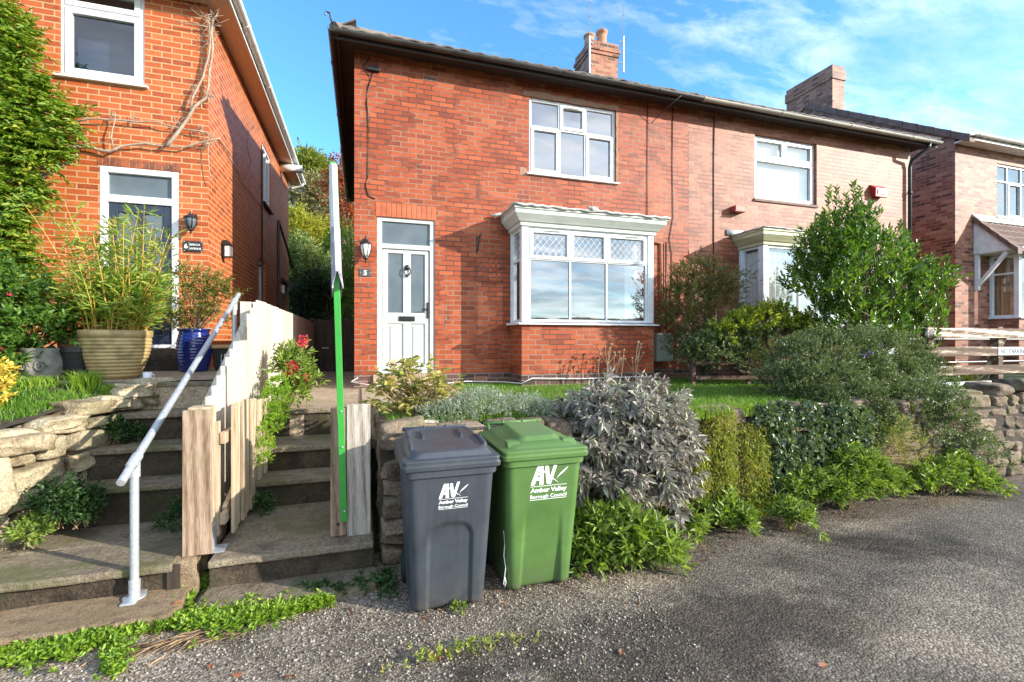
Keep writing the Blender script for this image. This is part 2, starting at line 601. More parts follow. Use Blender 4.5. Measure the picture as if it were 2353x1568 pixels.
M['sage'] = m_noisy('pale_green_paint', (0.54, 0.57, 0.52), (0.68, 0.70, 0.65), 3, 0.5, 0.08)
M['cream'] = m_noisy('cream_green_paint', (0.42, 0.40, 0.22), (0.66, 0.63, 0.42), 2.2, 0.5, 0.08, stretch=(0.3, 1, 6))
M['lead'] = m_noisy('lead_flashing', (0.34, 0.33, 0.31), (0.62, 0.6, 0.56), 7, 0.6, 0.5, bdist=0.02)
M['navy'] = m_plain('navy_door', (0.022, 0.032, 0.055), 0.3)
M['black'] = m_plain('black_metal', (0.012, 0.012, 0.013), 0.35)
M['blackplastic'] = m_plain('black_plastic', (0.02, 0.02, 0.022), 0.4)
M['gutter'] = m_noisy('black_gutter', (0.025, 0.022, 0.02), (0.06, 0.055, 0.05), 4, 0.4, 0.1)
M['guttergrey'] = m_noisy('grey_gutter', (0.18, 0.16, 0.13), (0.36, 0.33, 0.28), 5, 0.5, 0.1, stretch=(0.3, 1, 1))
M['soffit'] = m_noisy('brown_soffit', (0.022, 0.015, 0.012), (0.045, 0.028, 0.022), 4, 0.7, 0.1)
M['soffitboard'] = m_noisy('tan_soffit_boards', (0.66, 0.44, 0.31), (0.78, 0.58, 0.44), 5, 0.6, 0.15, stretch=(14, 1, 1))
M['tile'] = m_noisy('dark_roof_tile', (0.055, 0.045, 0.04), (0.16, 0.13, 0.11), 5, 0.8, 0.4, c3=(0.2, 0.2, 0.15))
M['tilebrown'] = m_noisy('brown_roof_tile', (0.11, 0.06, 0.045), (0.2, 0.12, 0.09), 6, 0.7, 0.3)
M['pot_red'] = m_noisy('terracotta', (0.40, 0.16, 0.08), (0.58, 0.28, 0.16), 6, 0.7, 0.15)
M['pot_buff'] = m_noisy('buff_chimney_clay', (0.34, 0.19, 0.11), (0.46, 0.28, 0.18), 8, 0.7, 0.2)
M['glass'] = m_glass('window_glass', 0.30, (0.75, 0.8, 0.82))
M['glass6'] = m_glass('window_glass_dark', 0.09, (0.7, 0.78, 0.85))
M['glass3'] = m_glass('window_glass_pale', 0.2, (0.93, 0.95, 0.95))
_t = NT('obscure_glass'); _v = _t.coord('Object'); _h = _t.noise(_v, 160, 2)
M['obscure'] = _t.done(_t.bsdf(_t.ramp(_t.noise(_v, 3, 3), [(0.3, (0.085, 0.11, 0.13)), (0.7, (0.13, 0.16, 0.18))]), 0.22, 0, 0.45, _h, 0.25, 0.004))
M['curtain'] = m_noisy('net_curtain', (0.72, 0.72, 0.68), (0.86, 0.86, 0.83), 3, 0.9, 0.5, stretch=(14, 14, 0.4), bscale=4, bdist=0.03)
M['blind'] = m_noisy('pale_roller_blind', (0.8, 0.8, 0.77), (0.88, 0.88, 0.86), 2, 0.8, 0.1)
M['drape'] = m_noisy('orange_drape', (0.36, 0.17, 0.07), (0.5, 0.28, 0.13), 3, 0.9, 0.5, stretch=(14, 14, 0.3), bscale=4, bdist=0.03)
M['room'] = m_plain('room_plaster', (0.3, 0.29, 0.27), 0.9)
M['galv'] = m_noisy('galvanised_steel', (0.46, 0.49, 0.51), (0.66, 0.69, 0.71), 40, 0.42, 0.06, metal=0.55)
M['fence'] = m_wood('pale_fence_wood', [(0.22, (0.26, 0.19, 0.12)), (0.42, (0.47, 0.40, 0.31)), (0.62, (0.60, 0.545, 0.46))], grain=48)
M['gate'] = m_wood('gate_board_wood', [(0.25, (0.20, 0.13, 0.075)), (0.45, (0.46, 0.35, 0.23)), (0.68, (0.60, 0.50, 0.37))], grain=60, green=0.4)
M['gpost'] = m_wood('brown_post_wood', [(0.32, (0.10, 0.062, 0.04)), (0.46, (0.26, 0.17, 0.11)), (0.6, (0.42, 0.31, 0.22))], grain=60, green=0.6)
M['gboard'] = m_wood('grey_board_wood', [(0.3, (0.12, 0.09, 0.075)), (0.44, (0.33, 0.285, 0.24)), (0.6, (0.52, 0.47, 0.41))], grain=60, green=0.25)
M['rail'] = m_wood('weathered_rail', [(0.36, (0.09, 0.055, 0.035)), (0.48, (0.20, 0.13, 0.085)), (0.56, (0.62, 0.54, 0.44)), (0.7, (0.74, 0.68, 0.58))], grain=34, along='x')
M['brownwood'] = m_wood('brown_wood', [(0.25, (0.06, 0.035, 0.025)), (0.7, (0.17, 0.10, 0.07))])
M['darkwood'] = m_wood('dark_wood', [(0.25, (0.02, 0.015, 0.012)), (0.7, (0.075, 0.055, 0.04))])
M['green'] = m_plain('green_gloss_paint', (0.04, 0.32, 0.045), 0.4)
M['board'] = m_plain('sign_board_white', (0.75, 0.80, 0.72), 0.45)
M['boardgreen'] = m_noisy('sign_board_green', (0.42, 0.62, 0.3), (0.62, 0.74, 0.48), 3, 0.45, 0.02)
M['slip'] = m_noisy('sign_slip_grey', (0.15, 0.13, 0.16), (0.5, 0.48, 0.52), 9, 0.5, 0.02)
def m_bin(name, c):
    t = NT(name); v = t.coord('Object')
    n1 = t.noise(v, 2.5, 6, 0.65); n2 = t.noise(v, 300, 2); n3 = t.noise(t.coord('Object', (1, 1, 0.12)), 26, 4)
    col = t.mix(t.ramp(n1, [(0.35, 0), (0.75, 1)]), c, tuple(min(1, x * 1.5 + 0.012) for x in c))
    col = t.mix(t.ramp(n3, [(0.45, 0), (0.8, 0.5)]), col, tuple(x * 0.6 + 0.055 for x in c))
    zz = t.n('ShaderNodeSeparateXYZ'); t.l(v, zz.inputs[0])
    dirt = t.math('MULTIPLY', t.ramp(zz.outputs[2], [(0.0, 1.0), (0.22, 0.0)]), t.ramp(t.noise(v, 14, 5, 0.7), [(0.35, 0.0), (0.65, 0.8)]))
    col = t.mix(dirt, col, (0.10, 0.085, 0.065))
    sc = t.noise(t.coord('Object', (1, 1, 5)), 40, 2, 0.5, 1.5)
    col = t.mix(t.ramp(sc, [(0.70, 0), (0.76, 0.35)]), col, (0.3, 0.3, 0.28))
    ro = t.ramp(n1, [(0.3, 0.36), (0.7, 0.52)])
    return t.done(t.bsdf(col, ro, 0, 0.5, n2, 0.09, 0.002))


M['bingrey'] = m_bin('grey_bin_plastic', (0.033, 0.040, 0.050))
M['bingreen'] = m_bin('green_bin_plastic', (0.066, 0.14, 0.030))
M['print'] = m_plain('white_print', (0.84, 0.84, 0.82), 0.5)
M['rubber'] = m_plain('black_rubber', (0.015, 0.015, 0.015), 0.8)


def m_stone(name, cols, moss=0.4, mosscol=(0.10, 0.105, 0.035), scale=5, lichen=0.0):
    t = NT(name); v = t.coord('Object')
    g = t.n('ShaderNodeNewGeometry')
    n1 = t.noise(v, scale, 6, 0.65); n2 = t.noise(v, scale * 9, 5, 0.7); n3 = t.noise(v, 1.9, 4, 0.6)
    f = t.math('ADD', t.math('MULTIPLY', g.outputs['Random Per Island'], 0.45), t.math('MULTIPLY_ADD', n1, 1.7, -0.58), clamp=True)
    k = len(cols)
    col = t.ramp(f, [(0.1 + 0.8 * i / (k - 1), c) for i, c in enumerate(cols)])
    n4 = t.noise(v, 120, 2, 0.5)
    col = t.mix(0.8, col, t.ramp(n2, [(0.32, 0.5), (0.66, 1.4)]), 'MULTIPLY')
    col = t.mix(0.7, col, t.ramp(n4, [(0.3, 0.55), (0.5, 1.0), (0.72, 1.5)]), 'MULTIPLY')
    if moss:
        mf = t.math('MULTIPLY', t.ramp(t.math('ADD', t.math('MULTIPLY', n1, 0.5), t.math('MULTIPLY', n3, 0.5)), [(0.5, 0), (0.6, 1)]), moss)
        col = t.mix(mf, col, mosscol)
    h = t.math('ADD', t.math('ADD', n2, t.math('MULTIPLY', n1, 1.5)), t.math('MULTIPLY', n4, 0.25))
    return t.done(t.bsdf(col, 0.85, 0, 0.3, h, 0.7, 0.025))


M['stone'] = m_stone('sandstone', [(0.17, 0.12, 0.07), (0.36, 0.29, 0.18), (0.50, 0.43, 0.29), (0.43, 0.31, 0.2)], 0.5, (0.13, 0.13, 0.045))
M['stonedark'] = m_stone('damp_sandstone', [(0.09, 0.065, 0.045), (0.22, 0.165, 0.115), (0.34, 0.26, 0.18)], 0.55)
M['stonecore'] = m_noisy('wall_core_earth', (0.03, 0.024, 0.017), (0.07, 0.055, 0.038), 10, 0.95, 0.6)
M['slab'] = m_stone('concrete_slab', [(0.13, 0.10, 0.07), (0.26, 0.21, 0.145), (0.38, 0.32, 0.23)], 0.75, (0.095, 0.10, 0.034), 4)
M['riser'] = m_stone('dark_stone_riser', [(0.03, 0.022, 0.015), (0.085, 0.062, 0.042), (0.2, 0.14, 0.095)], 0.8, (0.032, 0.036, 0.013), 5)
M['sandpath'] = m_stone('sandy_path', [(0.30, 0.22, 0.145), (0.42, 0.33, 0.23), (0.50, 0.41, 0.30)], 0.25, (0.2, 0.17, 0.09), 4)
M['gravelslab'] = m_stone('pebbly_concrete', [(0.15, 0.10, 0.06), (0.33, 0.235, 0.145), (0.50, 0.39, 0.265)], 0.4, (0.11, 0.092, 0.04), 12)
M['soil'] = m_noisy('soil', (0.03, 0.022, 0.014), (0.095, 0.068, 0.04), 14, 0.95, 0.8, bdist=0.03)
M['earthgreen'] = m_noisy('mossy_earth', (0.035, 0.05, 0.014), (0.085, 0.13, 0.03), 6, 0.95, 0.7, bdist=0.03)
M['hill'] = m_noisy('hill_scrub', (0.05, 0.06, 0.018), (0.15, 0.14, 0.05), 0.7, 0.95, 0.8, bdist=0.3)

# asphalt with visible aggregate, damp patches and a gravelly margin
_t = NT('asphalt'); _v = _t.coord('Object')
_vo = _t.n('ShaderNodeTexVoronoi', Scale=74.0, Randomness=1.0); _t.l(_v, _vo.inputs['Vector'])
_sep = _t.n('ShaderNodeSeparateColor'); _t.l(_vo.outputs['Color'], _sep.inputs[0])
_cell = _sep.outputs[0]
_n1 = _t.noise(_v, 0.55, 5, 0.6, 0.6); _n2 = _t.noise(_v, 3.2, 5, 0.65); _n3 = _t.noise(_v, 190, 3)
_x = _t.n('ShaderNodeSeparateXYZ'); _t.l(_v, _x.inputs[0])
# worn pale margin towards the left end of the lane, darker to the right
_left = _t.math('MULTIPLY_ADD', _x.outputs[0], -0.33, 0.75, clamp=True)
_pale = _t.math('ADD', _t.math('MULTIPLY', _left, 0.75), _t.math('MULTIPLY', _t.math('SUBTRACT', _n2, 0.5), 1.3), clamp=True)
_dark = _t.ramp(_cell, [(0.0, (0.085, 0.066, 0.048)), (0.6, (0.152, 0.121, 0.089)), (0.93, (0.205, 0.168, 0.128)), (1.0, (0.31, 0.27, 0.215))])
_lite = _t.ramp(_cell, [(0.0, (0.15, 0.115, 0.082)), (0.4, (0.295, 0.235, 0.17)), (0.8, (0.43, 0.36, 0.275)), (1.0, (0.56, 0.51, 0.44))])
_col = _t.mix(_pale, _dark, _lite)
_gap = _t.ramp(_vo.outputs['Distance'], [(0.35, 1.0), (0.85, 0.5)])
_col = _t.mix(1.0, _col, _gap, 'MULTIPLY')
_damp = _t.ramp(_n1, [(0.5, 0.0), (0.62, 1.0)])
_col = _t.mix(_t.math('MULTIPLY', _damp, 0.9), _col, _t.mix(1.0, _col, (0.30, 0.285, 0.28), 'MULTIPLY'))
_worn = _t.ramp(_t.noise(_v, 0.8, 6, 0.7, 0.4), [(0.5, 0.0), (0.64, 0.8)])
_col = _t.mix(_worn, _col, _t.mix(1.0, _col, (1.7, 1.66, 1.58), 'MULTIPLY'))
_ms = _t.ramp(_t.noise(_v, 1.4, 6, 0.7), [(0.58, 0.0), (0.72, 0.6)])
_col = _t.mix(_ms, _col, (0.07, 0.068, 0.028))
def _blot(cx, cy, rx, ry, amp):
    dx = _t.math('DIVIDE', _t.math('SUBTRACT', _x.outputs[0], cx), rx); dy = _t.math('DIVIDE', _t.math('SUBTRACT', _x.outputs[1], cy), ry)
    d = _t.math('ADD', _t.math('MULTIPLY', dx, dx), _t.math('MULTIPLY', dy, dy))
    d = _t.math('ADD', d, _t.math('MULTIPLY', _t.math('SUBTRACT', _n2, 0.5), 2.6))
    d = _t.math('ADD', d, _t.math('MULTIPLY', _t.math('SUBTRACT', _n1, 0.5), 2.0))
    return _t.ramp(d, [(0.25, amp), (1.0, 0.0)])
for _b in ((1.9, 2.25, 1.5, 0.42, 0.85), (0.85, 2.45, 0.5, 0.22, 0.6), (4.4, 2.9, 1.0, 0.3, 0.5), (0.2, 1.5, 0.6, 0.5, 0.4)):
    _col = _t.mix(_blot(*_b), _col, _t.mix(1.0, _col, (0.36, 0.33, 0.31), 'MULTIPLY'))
for _b in ((4.0, 1.9, 1.3, 0.5, 0.7), (1.75, 2.95, 0.35, 0.16, 0.6), (4.2, 3.15, 0.9, 0.14, 0.6)):
    _col = _t.mix(_blot(*_b), _col, _t.mix(1.0, _col, (1.85, 1.85, 1.8), 'MULTIPLY'))
_ro = _t.ramp(_damp, [(0.0, 0.75), (1.0, 0.42)])
_h = _t.math('ADD', _t.math('MULTIPLY', _vo.outputs['Distance'], -1.0), _t.math('MULTIPLY', _n3, 0.2))
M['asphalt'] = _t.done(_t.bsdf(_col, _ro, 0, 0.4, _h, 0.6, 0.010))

# pots
M['bluepot'] = m_plain('blue_glaze', (0.010, 0.022, 0.16), 0.12, coat=0.5)
M['ribpot'] = m_noisy('buff_stoneware', (0.20, 0.14, 0.06), (0.40, 0.295, 0.125), 7, 0.45, 0.25, c3=(0.5, 0.385, 0.17))
M['greystone'] = m_noisy('carved_grey_stone', (0.13, 0.125, 0.105), (0.30, 0.285, 0.25), 12, 0.8, 0.4)
M['bark'] = m_noisy('bark', (0.10, 0.07, 0.045), (0.24, 0.18, 0.125), 16, 0.9, 0.6, stretch=(1, 1, 0.3))
M['palebark'] = m_noisy('pale_vine_bark', (0.26, 0.19, 0.13), (0.46, 0.37, 0.28), 18, 0.8, 0.5, stretch=(1, 1, 1))
M['drytwig'] = m_noisy('dry_stalk', (0.24, 0.15, 0.085), (0.42, 0.3, 0.18), 18, 0.9, 0.3)
M['cane'] = m_noisy('bamboo_cane', (0.42, 0.24, 0.04), (0.58, 0.38, 0.08), 9, 0.5, 0.1)
# leaves
M['wisteria'] = m_leaf('wisteria_leaf', [(0.07, 0.15, 0.014), (0.14, 0.25, 0.022), (0.23, 0.35, 0.035), (0.45, 0.43, 0.05)], 0.45, 0.42)
M['bamboo'] = m_leaf('bamboo_leaf', [(0.13, 0.23, 0.03), (0.22, 0.34, 0.045), (0.36, 0.44, 0.08), (0.50, 0.42, 0.10)], 0.45, 0.4)
M['shrubmid'] = m_leaf('shrub_leaf', [(0.045, 0.11, 0.016), (0.09, 0.19, 0.026), (0.16, 0.27, 0.04)], 0.4, 0.35)
M['azalea'] = m_leaf('olive_leaf', [(0.07, 0.12, 0.02), (0.15, 0.19, 0.035), (0.25, 0.23, 0.05), (0.32, 0.15, 0.05)], 0.35, 0.35)
M['euonymus'] = m_leaf('yellow_leaf', [(0.22, 0.24, 0.025), (0.60, 0.44, 0.04), (0.75, 0.55, 0.08), (0.8, 0.62, 0.16)], 0.4, 0.25, (1.1, 1.0, 0.5))
M['bay'] = m_leaf('bay_leaf', [(0.04, 0.09, 0.014), (0.08, 0.16, 0.02), (0.14, 0.25, 0.03), (0.22, 0.33, 0.045)], 0.25, 0.35, spec=0.7)
M['hebe'] = m_leaf('hebe_leaf', [(0.075, 0.11, 0.04), (0.14, 0.19, 0.07), (0.25, 0.30, 0.14)], 0.4, 0.25)
M['nandina'] = m_leaf('bronze_leaf', [(0.075, 0.11, 0.028), (0.12, 0.15, 0.04), (0.2, 0.17, 0.055), (0.22, 0.09, 0.04)], 0.33, 0.3)
M['ivyyellow'] = m_leaf('yellow_green_leaf', [(0.10, 0.16, 0.02), (0.27, 0.32, 0.035), (0.46, 0.46, 0.05)], 0.42, 0.4)
M['ivy'] = m_leaf('ivy_leaf', [(0.06, 0.105, 0.038), (0.115, 0.165, 0.068), (0.22, 0.26, 0.14)], 0.3, 0.2)
M['sageleaf'] = m_leaf('sage_leaf', [(0.20, 0.17, 0.15), (0.33, 0.29, 0.25), (0.47, 0.435, 0.36), (0.31, 0.35, 0.18)], 0.6, 0.15, (1.1, 1.1, 0.9))
M['silver'] = m_leaf('silver_leaf', [(0.20, 0.25, 0.17), (0.33, 0.38, 0.29), (0.48, 0.52, 0.43)], 0.6, 0.2)
M['hydrangea'] = m_leaf('hydrangea_leaf', [(0.19, 0.25, 0.045), (0.36, 0.37, 0.09), (0.5, 0.43, 0.15), (0.42, 0.22, 0.10)], 0.5, 0.35)
M['weed'] = m_leaf('weed_leaf', [(0.11, 0.19, 0.028), (0.20, 0.29, 0.045), (0.32, 0.40, 0.08)], 0.42, 0.35)
M['weedbright'] = m_leaf('bright_weed_leaf', [(0.12, 0.22, 0.02), (0.22, 0.36, 0.03), (0.32, 0.44, 0.045)], 0.45, 0.35)
M['moss'] = m_leaf('hanging_moss', [(0.13, 0.18, 0.022), (0.25, 0.32, 0.04), (0.44, 0.43, 0.09), (0.38, 0.24, 0.10)], 0.7, 0.3)
M['sedum'] = m_leaf('sedum_leaf', [(0.13, 0.27, 0.015), (0.24, 0.4, 0.025), (0.34, 0.48, 0.04)], 0.5, 0.35)
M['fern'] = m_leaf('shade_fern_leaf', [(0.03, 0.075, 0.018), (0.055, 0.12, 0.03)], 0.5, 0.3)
M['grassm'] = m_leaf('grass_blade', [(0.055, 0.15, 0.012), (0.11, 0.26, 0.018), (0.18, 0.33, 0.028), (0.26, 0.34, 0.05)], 0.5, 0.35)
M['redflower'] = m_leaf('red_flower', [(0.6, 0.02, 0.07), (0.8, 0.05, 0.11), (0.8, 0.14, 0.12)], 0.6, 0.3, (1.2, 0.8, 0.8))
M['purple'] = m_leaf('purple_flower', [(0.2, 0.08, 0.4), (0.35, 0.18, 0.55)], 0.6, 0.3, (1, 1, 1))
M['deadleaf'] = m_leaf('dead_leaf', [(0.16, 0.06, 0.03), (0.28, 0.11, 0.045), (0.34, 0.08, 0.045)], 0.7, 0.2, (1, 1, 1))
M['redtree'] = m_leaf('red_tree_leaf', [(0.28, 0.035, 0.02), (0.45, 0.08, 0.04), (0.5, 0.2, 0.07), (0.2, 0.17, 0.05)], 0.5, 0.4, (1.3, 1, 0.8))
M['olive'] = m_leaf('olive_tree_leaf', [(0.13, 0.17, 0.028), (0.24, 0.28, 0.045), (0.36, 0.36, 0.08)], 0.5, 0.4)
M['scrub'] = m_leaf('scrub_leaf', [(0.17, 0.155, 0.075), (0.28, 0.25, 0.12), (0.36, 0.32, 0.17)], 0.6, 0.3)
M['goldtree'] = m_leaf('gold_tree_leaf', [(0.22, 0.26, 0.035), (0.42, 0.40, 0.05), (0.55, 0.48, 0.07)], 0.5, 0.4)
M['variegated'] = m_leaf('variegated_leaf', [(0.11, 0.18, 0.035), (0.28, 0.35, 0.11), (0.58, 0.6, 0.34)], 0.5, 0.35)
M['conifer'] = m_leaf('conifer_leaf', [(0.018, 0.036, 0.012), (0.035, 0.06, 0.018), (0.06, 0.09, 0.025)], 0.6, 0.2)
M['hedge'] = m_leaf('hedge_leaf', [(0.10, 0.2, 0.02), (0.2, 0.33, 0.03), (0.32, 0.42, 0.05)], 0.5, 0.35)
# ------------------------------------------------------------------ walls, windows, doors
def TF(y): return Matrix.Translation((0, y, 0))
def TPX(x): return Matrix(((0, -1, 0, x), (1, 0, 0, 0), (0, 0, 1, 0), (0, 0, 0, 1)))   # wall facing +X, u = y
def TNX(x): return Matrix(((0, 1, 0, x), (-1, 0, 0, 0), (0, 0, 1, 0), (0, 0, 0, 1)))   # wall facing -X, u = -y


def wall_panel(mb, T, u0, u1, z0, z1, holes, th=0.11):
    """wall with rectangular openings, reveals included; local y = depth into the wall"""
    old = mb.T; mb.T = T
    us = sorted({u0, u1, *[h[0] for h in holes], *[h[1] for h in holes]})
    zs = sorted({z0, z1, *[h[2] for h in holes], *[h[3] for h in holes]})
    for i in range(len(us) - 1):
        for j in range(len(zs) - 1):
            a, b, c, d = us[i], us[i + 1], zs[j], zs[j + 1]
            if any(h[0] <= (a + b) / 2 <= h[1] and h[2] <= (c + d) / 2 <= h[3] for h in holes): continue
            mb.face((a, 0, c), (b, 0, c), (b, 0, d), (a, 0, d))
            mb.face((a, th, c), (a, th, d), (b, th, d), (b, th, c))
    for (a, b, c, d) in [h[:4] for h in holes]:
        mb.face((a, 0, c), (a, 0, d), (a, th, d), (a, th, c))
        mb.face((b, 0, c), (b, th, c), (b, th, d), (b, 0, d))
        mb.face((a, 0, d), (b, 0, d), (b, th, d), (a, th, d))
        mb.face((a, 0, c), (a, th, c), (b, th, c), (b, 0, c))
    mb.T = old


def window(name, parent, T, u0, u1, z0, z1, rows, mat, glass, fw=0.055, rec=0.045, dep=0.07, sill=0.0, sash_w=0.042,
           leaded=None, vents=(), label=None, sillmat=None):
    """rows from the bottom: (zf0, zf1, [u fractions], [sash flags])"""
    mb = MB(T); pn = MB(T)
    d0, d1 = rec, rec + dep
    mb.box(u0, u0 + fw, d0, d1, z0, z1); mb.box(u1 - fw, u1, d0, d1, z0, z1)
    mb.box(u0 + fw, u1 - fw, d0, d1, z0, z0 + fw); mb.box(u0 + fw, u1 - fw, d0, d1, z1 - fw, z1)
    H = z1 - z0; W = u1 - u0
    ld = MB(T)
    for ri, (a, b, fr, sf) in enumerate(rows):
        ra = z0 + fw if ri == 0 else z0 + H * a + fw * 0.4
        rb = z1 - fw if ri == len(rows) - 1 else z0 + H * b - fw * 0.4
        if ri < len(rows) - 1:
            mb.box(u0 + fw, u1 - fw, d0 + 0.003, d1 - 0.003, rb, z0 + H * b + fw * 0.4)
        n = len(fr) - 1
        for k in range(n):
            ca = u0 + fw if k == 0 else u0 + W * fr[k] + fw * 0.4
            cb = u1 - fw if k == n - 1 else u0 + W * fr[k + 1] - fw * 0.4
            if k < n - 1:
                mb.box(cb, u0 + W * fr[k + 1] + fw * 0.4, d0 + 0.003, d1 - 0.003, ra, rb)
            ga, gb, gc, gd = ca, cb, ra, rb
            if sf[k]:
                s = sash_w; e0, e1 = d0 - 0.014, d1 - 0.02
                o = 0.012
                mb.box(ca - o, ca + s, e0, e1, ra - o, rb + o); mb.box(cb - s, cb + o, e0, e1, ra - o, rb + o)
                mb.box(ca + s, cb - s, e0, e1, ra - o, ra + s); mb.box(ca + s, cb - s, e0, e1, rb - s, rb + o)
                ga, gb, gc, gd = ca + s, cb - s, ra + s, rb - s
            y = d0 + 0.030
            pn.face((ga, y, gc), (gb, y, gc), (gb, y, gd), (ga, y, gd))
            if leaded and leaded[ri]:
                w = 0.005; yl = d0 + 0.026
                dx = 0.105; dz = 0.125
                hh = gd - gc; ww = gb - ga
                kx = dx / dz
                c = -hh * kx
                st = dx
                s0 = ga - hh * kx
                q = s0 + 0.03
                while q < gb:
                    for sg in (1, -1):
                        # line from (q, gc) rising to the right, or mirrored
                        xa, za, xb, zb = q, gc, q + hh * kx, gd
                        if xa < ga: za += (ga - xa) / kx; xa = ga
                        if xb > gb: zb -= (xb - gb) / kx; xb = gb
                        if xb > xa:
                            if sg < 0: xa, xb = ga + gb - xa, ga + gb - xb
                            ld.bar((xa, yl - (0.0015 if sg > 0 else 0), za), (xb, yl - (0.0015 if sg > 0 else 0), zb), 0.0055, 0.0055, up=(0, 1, 0))
                    q += st
    w = mb.build(name, mat, parent, bevel=0.006)
    if label: w['label'] = label
    pn.build('pane', glass, w)
    if ld.v: ld.build('leading', M['upvc'], w)
    if sill:
        sb = MB(T)
        sb.prism([(-sill, z0 - 0.035), (-sill, z0 - 0.01), (rec + 0.02, z0 + 0.008), (rec + 0.02, z0 - 0.035)], 'x', u0 - 0.05, u1 + 0.05)
        sb.build('sill', sillmat or mat, w, bevel=0.004)
    for (uc, zc) in vents:
        vb = MB(T); vb.box(uc - 0.13, uc + 0.13, d0 - 0.028, d0 - 0.014, zc - 0.012, zc + 0.012)
        vb.build('trickle_vent', mat, w, bevel=0.004)
        vs = MB(T); vs.box(uc - 0.11, uc + 0.11, d0 - 0.0305, d0 - 0.0285, zc - 0.004, zc + 0.004); vs.build('vent_slot', M['black'], w)
    return w


def half_gutter(mb, a, b, r=0.056, joints=1.8):
    a = Vector(a); b = Vector(b); d = (b - a); L = d.length; d.normalize()
    side = Vector((-d.y, d.x, 0))
    n = 8
    prof = [(side * math.cos(PI + PI * k / n) * r + Vector((0, 0, math.sin(PI + PI * k / n) * r * 1.0))) for k in range(n + 1)]
    inner = [p * 0.9 for p in prof]
    vs = []; fs = []
    ring = prof + inner[::-1]
    m = len(ring)
    for q in (a, b):
        vs += [q + p for p in ring]
    for k in range(m):
        k2 = (k + 1) % m
        fs.append((k, k + m, k2 + m, k2))
    fs.append(tuple(range(m))); fs.append(tuple(range(2 * m - 1, m - 1, -1)))
    mb.add(vs, fs)
    s = joints * 0.5
    while s < L:
        q = a + d * s
        pr = [p * 1.13 for p in prof]
        inn = [p * 1.005 for p in prof]
        rg = pr + inn[::-1]
        vs = [q - d * 0.035 + p for p in rg] + [q + d * 0.035 + p for p in rg]
        fs = [(k, k + m, (k + 1) % m + m, (k + 1) % m) for k in range(m)] + [tuple(range(m)), tuple(range(2 * m - 1, m - 1, -1))]
        mb.add(vs, fs)
        s += joints


def eave_tiles(mb, a, b, step=0.24, out=None, th=0.022, lift=0.0):
    """rounded tile ends along an eave from a to b, out = horizontal outward direction"""
    a = Vector(a); b = Vector(b); d = (b - a); L = d.length; d.normalize()
    out = Vector(out)
    n = int(L / step)
    for i in range(n):
        c = a + d * (i + 0.5) * L / n + Vector((0, 0, R.uniform(-0.006, 0.008) + lift))
        w = L / n * 0.5 - 0.004
        pts = []
        for k in range(5):
            s = -w + 2 * w * k / 4
            pts.append((s, 0.030 * math.sin(PI * k / 4)))
        vs = []
        for (dd, zz) in ((-0.02, 0), (0.30, 0.18)):
            for tt in (0, th):
                for (s, z) in pts:
                    vs.append(c + d * s - out * (dd) + Vector((0, 0, z + zz + tt)))
        fs = []
        for k in range(4):
            fs += [(k, k + 1, k + 11, k + 10), (k + 5, k + 15, k + 16, k + 6), (k, k + 5, k + 6, k + 1), (k + 10, k + 11, k + 16, k + 15)]
        fs += [(0, 10, 15, 5), (4, 9, 19, 14)]
        mb.add(vs, fs)


def bracket_canopy_lead(mb, pts, r):
    """lumpy lead roll along a line"""
    P = []
    for i in range(len(pts) - 1):
        a = Vector(pts[i]); b = Vector(pts[i + 1]); n = max(2, int((b - a).length / 0.09))
        for k in range(n):
            P.append(a.lerp(b, k / n))
    P.append(Vector(pts[-1]))
    Q = [p + Vector((0, R.uniform(-0.008, 0.008), R.uniform(-0.012, 0.014))) for p in P]
    mb.tube(Q, [r * R.uniform(0.75, 1.25) for _ in Q], n=8)


ZE = 6.10            # eaves of the pair
YF = 7.5             # front face of the pair
YB = 15.5
XL, XM, XR = -0.10, 5.88, 11.86
GZ = 1.0             # garden level

